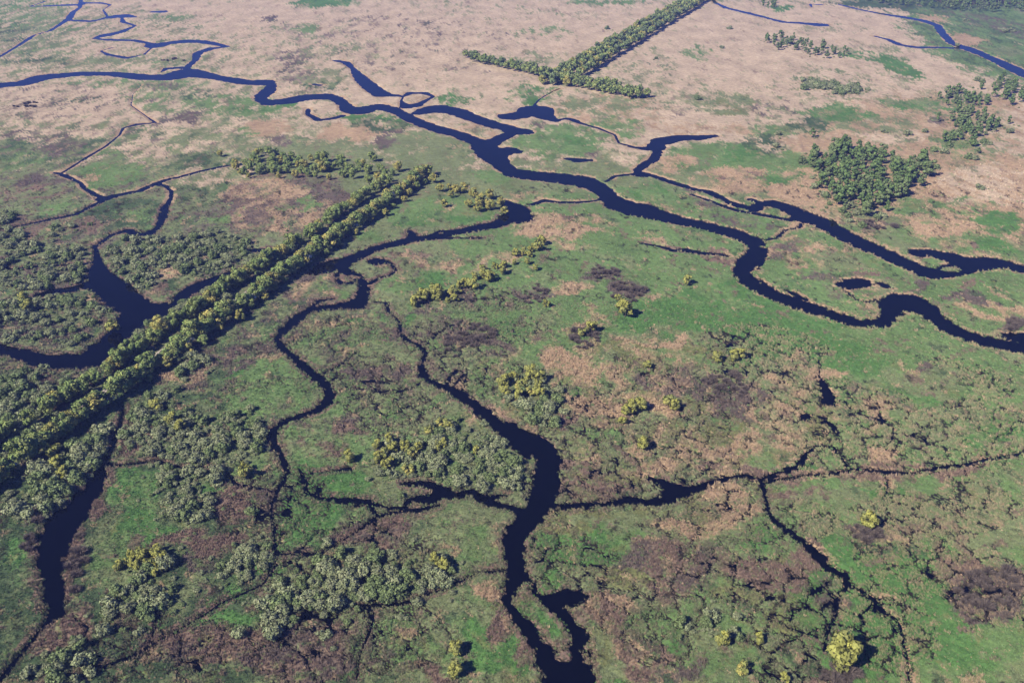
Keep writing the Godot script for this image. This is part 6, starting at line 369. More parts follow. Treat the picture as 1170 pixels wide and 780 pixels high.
	["leafless_shrub", "shrub", "grey leafless shrub along the black middle channel's upper bank", "bare shrubs on the channel bank",
		[-27.6,-465.8,0.90, -35.8,-458.4,1.01, -30.2,-459.1,0.71, -27.5,-463.1,0.75, -31.1,-451,0.73, -30,-471.1,1.00, -36.7,-463.8,1.09, -36.4,-467.7,1.10, -35.9,-471.3,1.29, -30.9,-474,0.85]],
	["leafless_shrub", "shrub", "grey leafless shrub in the brush below the eastern wood", "bare shrubs below the wood",
		[265.2,-648.9,0.99, 281.4,-649.4,1.49, 272.2,-644.5,0.99, 280.8,-667.4,0.86, 270,-647.9,0.88, 260.5,-644.8,1.19, 263.6,-651.8,1.26, 267.1,-645.3,1.45, 281.5,-646.7,1.45, 267.3,-659,1.17]],
	["leafless_shrub", "shrub", "dark leafless shrub in the scrub on the far left plain", "bare shrubs on the far left plain",
		[-525.9,-1021,1.20, -517.1,-1020.8,0.80, -529.7,-1003.2,0.89, -534.7,-1005.7,0.80, -520.9,-1004.5,1.30, -516.1,-1005.2,1.06, -520.4,-1021.7,0.92, -511.6,-1003,1.17, -527.4,-1016,1.32, -513.1,-1008.4,0.73]],
	["leafless_shrub", "shrub", "grey leafless shrub in the scrub near the small lake of the far left", "bare shrubs in the far scrub",
		[-452.7,-1246.8,0.99, -449.1,-1249.4,0.83, -446.2,-1242.5,0.82, -443.1,-1252,0.83, -455.7,-1246.3,0.79, -441.2,-1256.6,1.16, -426.2,-1244.2,1.01, -444,-1256.1,1.01]],
	["leafless_shrub", "shrub", "brown leafless shrub in the fringe along the black western backwater", "bare shrubs on the backwater fringe",
		[-164.9,-268.2,1.21, -172.8,-285.6,1.02, -167.7,-276.6,1.18, -168.2,-284.5,1.11, -174.8,-290.5,0.99, -176.4,-299.6,0.98, -171.8,-281,1.43, -171.6,-289.3,1.41]],
	["leafless_shrub", "shrub", "brown leafless shrub on the muddy bank left of the black backwater", "bare shrubs on the muddy bank",
		[-196,-298,1.19, -200.2,-314.8,1.47, -197.9,-309.3,1.27, -193,-291,0.83, -194.2,-296,0.88, -195.8,-292.8,1.03]]]
const DYKE := [-241, -327.5, -75.3, -789.2]
# places where the sedge cover is cracked: x, z, radius, how broken
const CRACKS := [[178.2,-387.9,50.2,0.6], [134.4,-459.8,44.5,0.4], [83.7,-387.9,50.2,0.45], [219.2,-404.2,51.8,0.4], [22.9,-372.5,32.5,0.5], [90,-331.5,34.8,0.6], [172.5,-307.7,37.8,0.35], [81.2,-286.2,35.9,0.45], [-76.7,-430.6,42.3,0.45], [-21.3,-440,36.8,0.5], [-134.6,-440,36.8,0.35], [-36.3,-286.2,27,0.35], [-32.7,-244.7,28.3,0.35], [-106.3,-319.3,29.1,0.4], [-12.4,-470.2,38.8,0.5], [47.7,-240.6,24,0.4], [199.5,-319.3,29.1,0.4], [143.7,-358.1,31.6,0.6], [107.4,-421.5,35.7,0.7], [81.3,-430.6,36.2,0.6], [192.3,-358.1,36.8,0.45], [181.7,-271.4,26,0.95], [150.3,-286.2,31.4,0.5], [130.6,-248.9,45,0.34], [44,-331.5,29.9,0.7], [21.1,-331.5,19.9,0.7], [67.2,-307.7,28.3,0.5], [22.5,-286.2,27,0.4], [-55.6,-302.1,18.6,0.7], [-75.4,-240.6,28,0.7], [-106.2,-240.6,24,0.45], [115.6,-262.1,25.4,0.7], [94.9,-232.7,19.6,0.6], [32.7,-395.9,28.3,0.5], [-93.6,-481,39.5,0.4], [58,-387.9,33.5,0.5], [46.6,-358.1,31.6,0.55], [-88.1,-286.2,22.5,0.6], [-63.2,-395.9,34,0.35], [159,-248.9,24.6,0.3], [126.7,-387.9,27.9,0.4], [-42.3,-470.2,32.3,0.5], [57,-262.1,25.4,0.4], [-130.9,-240.6,24,0.4], [-13.6,-528.2,35.4,0.4], [114.4,-307.7,28.3,0.5]]

var rng := RandomNumberGenerator.new()
var taken := {}
var row_z := PackedFloat32Array()
var row_half := PackedFloat32Array()
var shore := PackedFloat32Array()      # metres to the nearest water edge, negative in water
var cracked := PackedByteArray()       # 1 where that edge is a crack in the sedge, not a bank
var height := PackedFloat32Array()
var plants := PackedByteArray()        # plant community on the half grid
var cover_colour := PackedColorArray() # and the mixed colour of its cover
var crown_meshes := {}
var trunk_meshes := {}
var mats := {}


func _ready() -> void:
	set_view()
	set_light()
	rng.seed = 20240511
	lay_grid()
	carve_channels()
	paint_communities()
	build_ground()
	build_water()
	build_track()
	make_kinds()
	plant_stands()
	sow_tufts()


func set_view() -> void:
	var cam := Camera3D.new()
	cam.name = "camera"
	cam.fov = 40.04
	cam.near = 1.0
	cam.far = 9000.0
	cam.position = Vector3(0, EYE_HEIGHT, 0)
	cam.rotation_degrees = Vector3(-28, 0, 0)
	cam.current = true
	add_child(cam)


func set_light() -> void:
	var sky_mat := ProceduralSkyMaterial.new()
	sky_mat.sky_top_color = Color(0.105, 0.195, 0.46)
	sky_mat.sky_horizon_color = Color(0.27, 0.39, 0.72)
	sky_mat.sky_curve = 0.15
	sky_mat.ground_bottom_color = Color(0.25, 0.27, 0.25)
	sky_mat.ground_horizon_color = Color(0.40, 0.50, 0.70)
	sky_mat.sun_angle_max = 1.0
	var sky := Sky.new()
	sky.sky_material = sky_mat
	var env := Environment.new()
	env.background_mode = Environment.BG_SKY
	env.sky = sky
	env.background_energy_multiplier = 1.15
	env.ambient_light_source = Environment.AMBIENT_SOURCE_SKY
	env.tonemap_mode = Environment.TONE_MAPPER_LINEAR
	env.tonemap_exposure = 2.1
	env.sdfgi_enabled = true
	env.ssao_enabled = true
	env.ssil_enabled = true
	env.fog_enabled = true
	env.fog_density = 0.0001
	env.fog_light_color = Color(0.55, 0.66, 1.0)
	var we := WorldEnvironment.new()
	we.name = "environment"
	we.environment = env
	add_child(we)
	var sun := DirectionalLight3D.new()
	sun.name = "sun"
	sun.light_energy = 1.5
	sun.light_color = Color(1.0, 0.95, 0.87)
	sun.light_angular_distance = 0.5
	sun.shadow_enabled = true
	add_child(sun)
	sun.look_at_from_position(Vector3.ZERO, Vector3(0.60, -0.68, -0.54), Vector3.UP)


# ---------------------------------------------------------------- terrain grid

func lay_grid() -> void:
	row_z.resize(ROWS)
	row_half.resize(ROWS)
	for j in ROWS:
		var t := float(j) / (ROWS - 1)
		var d := 1.0 / lerpf(1.0 / (NEAR_DIST + 120.0), 1.0 / (FAR_DIST + 120.0), t) - 120.0
		row_z[j] = -d
		row_half[j] = 0.66 * (0.883 * d + 117.0) + 20.0
	shore.resize(ROWS * COLS)
	shore.fill(60.0)
	height.resize(ROWS * COLS)
	cracked.resize(ROWS * COLS)


func row_of(z: float) -> float:
	var a := 1.0 / (NEAR_DIST + 120.0)
	var b := 1.0 / (FAR_DIST + 120.0)
	return (1.0 / (120.0 - z) - a) / (b - a) * (ROWS - 1)


func col_of(x: float, j: int) -> float:
	return (x / row_half[j] * 0.5 + 0.5) * (COLS - 1)


func x_at(i: int, j: int) -> float:
	return (float(i) / (COLS - 1) * 2.0 - 1.0) * row_half[j]


func noise(seed_: int, period: float, octaves: int, kind := FastNoiseLite.TYPE_SIMPLEX_SMOOTH) -> FastNoiseLite:
	var n := FastNoiseLite.new()
	n.seed = seed_
	n.noise_type = kind
	n.frequency = 1.0 / period
	n.fractal_type = FastNoiseLite.FRACTAL_FBM if octaves > 1 else FastNoiseLite.FRACTAL_NONE
	n.fractal_octaves = octaves
	return n


func stroke(pts: Array, islet: bool, wx: FastNoiseLite, wz: FastNoiseLite) -> void:
	var n := pts.size() / 3
	var raft := noise(5, 7.0, 3)           # rafts of sedge that break up the edge of the nearer channels
	for k in maxi(n - 1, 1):
		var x0: float = pts[k * 3]
		var z0: float = pts[k * 3 + 1]
		var w0: float = pts[k * 3 + 2]
		var k1 := mini(k + 1, n - 1)
		var x1: float = pts[k1 * 3]
		var z1: float = pts[k1 * 3 + 1]
		var w1: float = pts[k1 * 3 + 2]
		var rafts := not islet and maxf(z0, z1) > -560.0 and minf(w0, w1) > 1.2
		var wob := clampf(0.55 * minf(w0, w1), 0.4, 2.8)
		var cell := 0.0045 * absf(minf(z0, z1))
		var pad := maxf(w0, w1) + maxf(9.0, 3.0 * cell) + wob
		var j0 := clampi(int(row_of(maxf(z0, z1) + pad)), 0, ROWS - 1)
		var j1 := clampi(int(row_of(minf(z0, z1) - pad)) + 1, 0, ROWS - 1)
		var dx := x1 - x0
		var dz := z1 - z0
		var inv := 1.0 / maxf(dx * dx + dz * dz, 0.0001)
		var lo := minf(x0, x1) - pad
		var hi := maxf(x0, x1) + pad
		for j in range(j0, j1 + 1):
			var z := row_z[j]
			var i0 := clampi(int(col_of(lo, j)), 0, COLS - 1)
			var i1 := clampi(int(col_of(hi, j)) + 1, 0, COLS - 1)
			for i in range(i0, i1 + 1):
				var x := x_at(i, j)
				var px := x - x0 + wob * wx.get_noise_2d(x, z)
				var pz := z - z0 + wob * wz.get_noise_2d(x, z)
				var t := clampf((px * dx + pz * dz) * inv, 0.0, 1.0)
				var s := Vector2(px - dx * t, pz - dz * t).length() - lerpf(w0, w1, t)
				if rafts:
					s += 3.4 * maxf(0.0, raft.get_noise_2d(x, z) - 0.12)
				var at := j * COLS + i
				if islet:
					shore[at] = maxf(shore[at], -s)
				elif s < shore[at]:
					shore[at] = s


func carve_channels() -> void:
	var wx := noise(3, 9.0, 4)
	var wz := noise(4, 9.0, 4)
	for c in CHANNELS:
		stroke(c, false, wx, wz)
	for c in ISLETS:
		stroke(c, true, wx, wz)
	# fine cracks between the floating sedge rafts, only where the plant cover is broken
	var cells := noise(11, 10.0, 1, FastNoiseLite.TYPE_CELLULAR)
	cells.cellular_return_type = FastNoiseLite.RETURN_DISTANCE2_SUB
	cells.cellular_jitter = 1.0
	cells.domain_warp_enabled = true
	cells.domain_warp_amplitude = 8.0
	cells.domain_warp_frequency = 0.07
	cells.domain_warp_fractal_octaves = 2
	var where := noise(12, 90.0, 3)
	for c in CRACKS:
		var cx: float = c[0]
		var cz: float = c[1]
		var r: float = c[2]
		var amount: float = c[3]
		var j0 := clampi(int(row_of(cz + r)), 0, ROWS - 1)
		var j1 := clampi(int(row_of(cz - r)), 0, ROWS - 1)
		for j in range(j0, j1 + 1):
			var z := row_z[j]
			var i0 := clampi(int(col_of(cx - r, j)), 0, COLS - 1)
			var i1 := clampi(int(col_of(cx + r, j)), 0, COLS - 1)
			for i in range(i0, i1 + 1):
				var x := x_at(i, j)
				var q := Vector2(x - cx, z - cz).length() / r
				if q > 1.0:
					continue
				var e := cells.get_noise_2d(x, z) + 1.0
				var m := amount * (1.0 - q * q) + 0.5 * where.get_noise_2d(x, z) - 0.20
				var s := (e * 5.0) - 0.70 * clampf(m, 0.0, 0.6)
				if m <= 0.0:
					continue
				var at := j * COLS + i
				if s < shore[at]:
					shore[at] = s
					cracked[at] = 1


# ---------------------------------------------------------------- plant communities

func paint_communities() -> void:
	plants.resize(HALF_ROWS * HALF_COLS)
	plants.fill(0)
	cover_colour.resize(HALF_ROWS * HALF_COLS)
	cover_colour.fill(COMMUNITY[0])
	var warp_x := noise(21, 40.0, 4)
	var warp_z := noise(22, 40.0, 4)
	var speck := noise(23, 22.0, 4)
	var shift := PackedFloat32Array()
	shift.resize(HALF_ROWS * HALF_COLS * 2)
	for j in HALF_ROWS:
		var z := row_z[j * 2]
		var a := 5.0 + 0.012 * absf(z)
		for i in HALF_COLS:
			var x := x_at(i * 2, j * 2)
			shift[(j * HALF_COLS + i) * 2] = x + a * warp_x.get_noise_2d(x, z)
			shift[(j * HALF_COLS + i) * 2 + 1] = z + 1.6 * a * warp_z.get_noise_2d(x, z)
	for k in PATCHES.size():
		var p: Array = PATCHES[k]
		var cx: float = p[0]
		var cz: float = p[1]
		var ax: float = p[2]
		var az: float = p[3]
		var bx: float = p[4]
		var bz: float = p[5]
		var det := ax * bz - az * bx
		var ia := bz / det
		var ib := -bx / det
		var ic := -az / det
		var id := ax / det
		var rx := 1.2 * sqrt(ax * ax + bx * bx) + 12.0
		var rz := 1.2 * sqrt(az * az + bz * bz) + 25.0
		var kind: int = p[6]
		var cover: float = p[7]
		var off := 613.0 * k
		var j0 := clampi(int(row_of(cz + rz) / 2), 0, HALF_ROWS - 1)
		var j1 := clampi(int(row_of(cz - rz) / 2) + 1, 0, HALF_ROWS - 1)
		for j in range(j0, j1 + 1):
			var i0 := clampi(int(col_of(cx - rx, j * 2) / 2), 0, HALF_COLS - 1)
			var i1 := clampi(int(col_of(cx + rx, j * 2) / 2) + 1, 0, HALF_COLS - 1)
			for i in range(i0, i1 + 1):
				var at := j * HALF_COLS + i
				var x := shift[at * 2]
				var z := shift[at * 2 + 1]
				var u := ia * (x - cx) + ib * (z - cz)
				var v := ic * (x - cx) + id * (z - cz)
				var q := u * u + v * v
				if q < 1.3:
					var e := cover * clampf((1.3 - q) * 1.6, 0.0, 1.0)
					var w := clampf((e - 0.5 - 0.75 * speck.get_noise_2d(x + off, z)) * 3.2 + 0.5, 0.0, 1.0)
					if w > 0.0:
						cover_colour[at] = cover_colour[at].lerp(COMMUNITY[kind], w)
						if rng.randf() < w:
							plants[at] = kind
	# the fine mosaic inside every community: old stems, other sedges, gaps of black peat
	var mott := noise(24, 9.0, 3)
	var which := noise(25, 26.0, 2)
	var gaps := noise(26, 7.0, 2)
	var other := [7, 0, 3, 8, 0, 1, 9]
	for j in HALF_ROWS:
		for i in HALF_COLS:
			var at := j * HALF_COLS + i
			var x := shift[at * 2]
			var z := shift[at * 2 + 1]
			var k := 1.0 if z > -600.0 else 0.6
			var kind := plants[at]
			var least := 0.34 if kind == 2 else 0.26 if kind == 4 else 0.26 if kind == 1 else 0.20 if kind == 3 else 0.12
			var w := clampf((mott.get_noise_2d(x * k, z * k) - least) * 4.0, 0.0, 0.75 if z > -700.0 else 0.45)
			if w > 0.0:
				var alt: int = other[clampi(int((which.get_noise_2d(x * k, z * k) * 1.3 + 0.5) * 7.0), 0, 6)]
				if kind == 2:
					alt = [0, 7, 1][alt % 3]
				cover_colour[at] = cover_colour[at].lerp(COMMUNITY[alt], w)
				if rng.randf() < w:
					plants[at] = alt
			if kind != 2 and kind != 4 and z > -750.0:
				var g := clampf((gaps.get_noise_2d(x, z) - (0.46 if kind == 3 else 0.38)) * 5.0, 0.0, 0.8)
				if g > 0.0:
					cover_colour[at] = cover_colour[at].lerp(COMMUNITY[6], g)
					if rng.randf() < g:
						plants[at] = 6


# base colours of the plant communities, linear
const COMMUNITY := [
	Color(0.168, 0.210, 0.110),  # mixed sedge, old and new leaves
	Color(0.370, 0.280, 0.190),  # dry reed
	Color(0.455, 0.378, 0.285),  # bleached dry grass
	Color(0.130, 0.215, 0.086),  # green sedge
	Color(0.088, 0.188, 0.062),  # fresh green
	Color(0.125, 0.105, 0.095),  # grey brown dead stems
	Color(0.026, 0.024, 0.020),  # wet black peat; one patch of it is a painted shrub shadow
	Color(0.182, 0.136, 0.112),  # brown dead reed
	Color(0.165, 0.185, 0.085),  # olive sedge
	Color(0.065, 0.105, 0.055)]  # dark sedge; at lower left it also paints in lens darkening


func cell_at(x: float, z: float) -> int:
	var r := clampf(row_of(z), 0.0, ROWS - 1.0)
	var j := clampi(int(r / 2.0 + 0.5), 0, HALF_ROWS - 1)
	var i := clampi(int(col_of(x, mini(j * 2, ROWS - 1)) / 2.0 + 0.5), 0, HALF_COLS - 1)
	return j * HALF_COLS + i


func build_ground() -> void:
	var extra := 2                                # wide outer columns and rows that carry the sheet on past the view
	var nc := COLS + 2 * extra
	var nr := ROWS + 2 * extra
	var verts := PackedVector3Array()
	var cols := PackedColorArray()
	var index := PackedInt32Array()
	verts.resize(nr * nc)
	cols.resize(nr * nc)
	var bumps := noise(31, 5.0, 3)
	var tone := noise(32, 60.0, 4)
	var fringe := noise(33, 30.0, 2)
	var out_z := [60.0, -60.0, -2600.0, -3200.0]
	for r in nr:
		var j := clampi(r - extra, 0, ROWS - 1)
		var z := row_z[j]
		var outer_row := r < extra or r >= ROWS + extra
		if outer_row:
			z = out_z[r if r < extra else r - ROWS]
		var cell_x := 2.0 * row_half[j] / (COLS - 1)
		var cell_z := absf(row_z[mini(j + 1, ROWS - 1)] - row_z[maxi(j - 1, 0)]) * 0.5
		var cell := maxf(1.0, 0.7 * maxf(cell_x, cell_z))     # bumps finer than the mesh are left out
		for c in nc:
			var i := clampi(c - extra, 0, COLS - 1)
			var x := x_at(i, j)
			var outer := outer_row or c < extra or c >= COLS + extra
			if c < extra:
				x -= (extra - c) * 500.0
			elif c >= COLS + extra:
				x += (c - COLS - extra + 1) * 500.0
			var s := 20.0 if outer else shore[j * COLS + i]
			var h := clampf(s / cell, -1.0, 1.0) * 0.4
			if s > 0.0:
				h += (0.25 + 0.45 * minf(1.0, (1.1 / cell) ** 2) * bumps.get_noise_2d(x, z)) * clampf(s / 3.0, 0.0, 1.0)
			if not outer:
				height[j * COLS + i] = h
			var jx := x + rng.randf_range(-1.2, 1.2) * cell_x
			var jz := z + rng.randf_range(-1.2, 1.2) * cell_z
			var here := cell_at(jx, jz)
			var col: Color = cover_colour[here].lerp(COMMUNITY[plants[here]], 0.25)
			var crack := not outer and cracked[j * COLS + i] == 1
			if not crack and s < 2.6 and s > -2.0 and fringe.get_noise_2d(x, z) + 0.35 * rng.randf() > 0.05:
				col = COMMUNITY[7 if x < 120.0 and z > -700.0 else 1]
			if s < (0.6 if crack else 0.9) and s > -2.0 and z > -700.0 and rng.randf() < 0.7:
				col = COMMUNITY[6]
			var k := 1.0 + 0.26 * tone.get_noise_2d(x * 1.7, z) + rng.randf_range(-0.05, 0.05)
			cols[r * nc + c] = Color(col.r * k, col.g * k, col.b * k)
			verts[r * nc + c] = Vector3(x, h, z)
	index.resize((nr - 1) * (nc - 1) * 6)
	var at := 0
	for r in nr - 1:
		for c in nc - 1:
			var a := r * nc + c
			index[at] = a
			index[at + 1] = a + nc
			index[at + 2] = a + 1
			index[at + 3] = a + 1
			index[at + 4] = a + nc
			index[at + 5] = a + nc + 1
			at += 6
	var arrays := []
	arrays.resize(Mesh.ARRAY_MAX)
	arrays[Mesh.ARRAY_VERTEX] = verts
	arrays[Mesh.ARRAY_COLOR] = cols
	arrays[Mesh.ARRAY_INDEX] = index
	var m := ArrayMesh.new()
	m.add_surface_from_arrays(Mesh.PRIMITIVE_TRIANGLES, arrays)
	var mat := StandardMaterial3D.new()
	mat.resource_name = "marsh_ground"
	mat.vertex_color_use_as_albedo = true
	mat.roughness = 1.0
	mat.metallic_specular = 0.1
	mat.albedo_texture = mottle()
	mat.uv1_triplanar = true
	mat.uv1_world_triplanar = true
	mat.uv1_scale = Vector3.ONE / 113.0
	m.surface_set_material(0, mat)
	var g := MeshInstance3D.new()
	g.name = "ground"
	g.mesh = m
	g.set_meta("kind", "structure")
	g.set_meta("label", "flat marsh ground in patches of green sedge, tan reed and brown peat")
	g.set_meta("category", "ground")
	add_child(g)


func mottle() -> ImageTexture:
	if mats.has("grain"):
		return mats.grain
	# stems, litter and gaps between plants: grain in grey with a little hue, repeats every 113 m
	var n := noise(41, 5.0, 3)
	var n2 := noise(42, 60.0, 4)
	var a := n.get_seamless_image(1024, 1024)
	var b := n2.get_seamless_image(1024, 1024)
	var im := Image.create(1024, 1024, false, Image.FORMAT_RGB8)
	for y in 1024:
		for x in 1024:
			var v := a.get_pixel(x, y).r
			var w := b.get_pixel(x, y).r
			var k := clampf(0.66 + 0.24 * v + 0.16 * w + rng.randf_range(-0.06, 0.06), 0.0, 1.0)
			im.set_pixel(x, y, Color(k, k * (0.97 + 0.03 * w), k * (0.92 + 0.06 * v)))
	mats.grain = ImageTexture.create_from_image(im)
	return mats.grain


func build_water() -> void:
	var pl := PlaneMesh.new()
	pl.size = Vector2(5600, 3260)
	var mat := StandardMaterial3D.new()
	mat.resource_name = "peat_water"
	mat.albedo_color = Color(0.0008, 0.001, 0.003).linear_to_srgb()
	mat.roughness = 0.06
	mat.metallic_specular = 0.16
	pl.material = mat
	var w := MeshInstance3D.new()
	w.name = "river_water"
	w.mesh = pl
	w.position = Vector3(0, 0, -1570)
	w.set_meta("kind", "structure")
	w.set_meta("label", "dark still water filling the winding river channels")
	w.set_meta("category", "water")
	add_child(w)


func ground_height(x: float, z: float) -> float:
	var r := row_of(z)
	if r < 0.0 or r > ROWS - 1:
		return 0.6
	var j := clampi(int(r + 0.5), 0, ROWS - 1)
	var c := col_of(x, j)
	if c < 0.0 or c > COLS - 1:
		return 0.6
	return height[j * COLS + clampi(int(c + 0.5), 0, COLS - 1)]


func shore_at(x: float, z: float) -> float:
	var r := row_of(z)
	var j := clampi(int(r + 0.5), 0, ROWS - 1)
	return shore[j * COLS + clampi(int(col_of(x, j) + 0.5), 0, COLS - 1)]


func cracked_at(x: float, z: float) -> bool:
	var j := clampi(int(row_of(z) + 0.5), 0, ROWS - 1)
	return cracked[j * COLS + clampi(int(col_of(x, j) + 0.5), 0, COLS - 1)] == 1


func build_track() -> void:
	var a := Vector3(DYKE[0], 0, DYKE[1])
	var b := Vector3(DYKE[2], 0, DYKE[3])
	var dir := (b - a).normalized()
	var side := Vector3(-dir.z, 0, dir.x)
	var n := 260
	var wob := noise(51, 40.0, 2)
	# embankment: low trapezoid of earth, with the track on its crest
	for part in 2:
		var st := SurfaceTool.new()
		st.begin(Mesh.PRIMITIVE_TRIANGLES)
		var prof: Array = [[-9.0, 0.0], [-5.0, 1.25], [5.0, 1.25], [9.0, 0.0]] if part == 0 else [[-1.5, 1.27], [-0.4, 1.33], [0.4, 1.33], [1.5, 1.27]]
		for k in n:
			for q in 3:
				var v := []
				for e in [[k, q], [k, q + 1], [k + 1, q + 1], [k + 1, q]]:
					var t: float = e[0] / float(n)
					var o: Array = prof[e[1]]
					var p := a.lerp(b, t)
					p += side * (o[0] + 0.7 * wob.get_noise_2d(t * 500.0, o[0] if part == 0 else 0.0))
					p.y = o[1]
					v.append(p)
				for e in [0, 1, 2, 0, 2, 3]:
					st.add_vertex(v[e])
		st.generate_normals()
		var mat := StandardMaterial3D.new()
		mat.roughness = 1.0
		mat.albedo_texture = mottle()
		mat.uv1_triplanar = true
		mat.uv1_world_triplanar = true
		mat.uv1_scale = Vector3.ONE / 17.0
		mat.albedo_color = (Color(0.12, 0.14, 0.06) if part == 0 else Color(0.42, 0.38, 0.34)).linear_to_srgb()
		var mi := MeshInstance3D.new()
		mi.name = "dyke" if part == 0 else "dirt_path"
		mi.mesh = st.commit()
		mi.material_override = mat
		mi.set_meta("kind", "structure")
		mi.set_meta("label", "straight grassy dyke carrying two rows of trees" if part == 0 else "pale dirt track along the crest of the straight dyke")
		mi.set_meta("category", "dyke" if part == 0 else "path")
		add_child(mi)


# ---------------------------------------------------------------- trees and bushes

func leaf_material(called: String, back: Color) -> StandardMaterial3D:
	var m := StandardMaterial3D.new()
	m.resource_name = called
	m.vertex_color_use_as_albedo = true
	m.roughness = 0.85
	m.metallic_specular = 0.2
	m.backlight_enabled = true
	m.backlight = back
	return m


func bark_material(c: Color) -> StandardMaterial3D:
	var m := StandardMaterial3D.new()
	m.albedo_color = c.linear_to_srgb()
	m.roughness = 0.95
	return m


# A crown: lobes spread over a rough ellipsoid, each a cloud of small leaf faces.
func crown(seed_: int, tall: float, wide: float, low: float, lobes: int, leaves: int, leaf: float, tints: Array, cone := 0.0) -> ArrayMesh:
	var r := RandomNumberGenerator.new()
	r.seed = seed_
	var verts := PackedVector3Array()
	var norms := PackedVector3Array()
	var cols := PackedColorArray()
	var mid := (tall + low) * 0.5
	var half := (tall - low) * 0.5
	for k in lobes:
		var u := r.randf_range(-0.85, 0.95)
		var ang := r.randf() * TAU
		var taper := 1.0 - cone * (u * 0.5 + 0.5)
		var rad := sqrt(maxf(0.0, 1.0 - u * u)) * wide * taper * sqrt(r.randf_range(0.15, 1.0)) * 0.82
		var c := Vector3(cos(ang) * rad, mid + u * half * 0.80, sin(ang) * rad)
		var lr := wide * r.randf_range(0.30, 0.48) * lerpf(1.0, taper, 0.7)
		var tint: Color = tints[r.randi() % tints.size()]
		var lt := r.randf_range(0.85, 1.15)
		for q in leaves:
			var d := Vector3(r.randfn(), r.randfn(), r.randfn()).normalized()
			var p := c + d * lr * Vector3(1, 0.85, 1) * pow(r.randf(), 0.28)
			if p.y < low * 0.6:
				continue
			var n := (d + 0.55 * Vector3(r.randfn(), r.randfn(), r.randfn())).normalized()
			var t1 := n.cross(Vector3(r.randfn(), r.randfn(), r.randfn())).normalized()
			var t2 := n.cross(t1)
			var s := leaf * r.randf_range(0.6, 1.25)
			var kk := lt * r.randf_range(0.8, 1.2)
			var col := Color(tint.r * kk, tint.g * kk, tint.b * kk)
			var sn := (n + d).normalized()
			for e in [p + t1 * s, p - t1 * 0.6 * s - t2 * 0.7 * s, p - t1 * 0.5 * s + t2 * 0.75 * s]:
				verts.append(e)
				norms.append(sn)
				cols.append(col)
	return mesh_from(verts, norms, cols)


func mesh_from(verts: PackedVector3Array, norms: PackedVector3Array, cols: PackedColorArray) -> ArrayMesh:
	var arrays := []
	arrays.resize(Mesh.ARRAY_MAX)
	arrays[Mesh.ARRAY_VERTEX] = verts
	if norms.size():
		arrays[Mesh.ARRAY_NORMAL] = norms
	if cols.size():
		arrays[Mesh.ARRAY_COLOR] = cols
	var m := ArrayMesh.new()
	m.add_surface_from_arrays(Mesh.PRIMITIVE_TRIANGLES, arrays)
	return m


func limb(st: SurfaceTool, a: Vector3, b: Vector3, ra: float, rb: float, sides := 5) -> void:
	var d := (b - a).normalized()
	var s := d.cross(Vector3(0.31, 0.2, 0.93)).normalized()
	var t := d.cross(s)
	for k in sides:
		var a0 := TAU * k / sides
		var a1 := TAU * (k + 1) / sides
		var e0 := s * cos(a0) + t * sin(a0)
		var e1 := s * cos(a1) + t * sin(a1)
		for v in [a + e0 * ra, b + e0 * rb, b + e1 * rb, a + e0 * ra, b + e1 * rb, a + e1 * ra]:
			st.add_vertex(v)


func trunk(seed_: int, tall: float, wide: float, thick: float, stems: int) -> ArrayMesh:
	var r := RandomNumberGenerator.new()
	r.seed = seed_
	var st := SurfaceTool.new()
	st.begin(Mesh.PRIMITIVE_TRIANGLES)
	for k in stems:
		var ang := r.randf() * TAU
		var lean := 0.0 if stems == 1 else wide * 0.35
		var top := Vector3(cos(ang) * lean, tall * 0.62, sin(ang) * lean)
		limb(st, Vector3(0, -0.4, 0), top, thick, thick * 0.45, 6)
		for q in 4:
			var b := r.randf() * TAU
			var from := Vector3.ZERO.lerp(top, r.randf_range(0.5, 0.95))
			var to := from + Vector3(cos(b) * wide * 0.6, tall * r.randf_range(0.12, 0.3), sin(b) * wide * 0.6)
			limb(st, from, to, thick * 0.4, thick * 0.12, 4)
	st.generate_normals()
	return st.commit()


func twigs(seed_: int, tall: float, wide: float, count: int, tints: Array) -> ArrayMesh:
	var r := RandomNumberGenerator.new()
	r.seed = seed_
	var verts := PackedVector3Array()
	var cols := PackedColorArray()
	for k in count:
		var ang := r.randf() * TAU
		var rad := wide * sqrt(r.randf())
		var foot := Vector3(cos(ang) * rad * 0.45, r.randf_range(0.0, tall * 0.5), sin(ang) * rad * 0.45)
		var tip := Vector3(cos(ang) * rad * 1.05, tall * (1.0 - 0.45 * (rad / wide) ** 2) * r.randf_range(0.6, 1.0), sin(ang) * rad * 1.05)
		tip += Vector3(r.randfn(), r.randfn(), r.randfn()) * 0.25
		var w := (tip - foot).cross(Vector3(r.randfn(), r.randfn(), r.randfn())).normalized() * r.randf_range(0.05, 0.13)
		var tint: Color = tints[r.randi() % tints.size()]
		var kk := r.randf_range(0.75, 1.25)
		for e in [foot - w, foot + w, tip]:
			verts.append(e)
			cols.append(Color(tint.r * kk, tint.g * kk, tint.b * kk))
	return mesh_from(verts, PackedVector3Array(), cols)


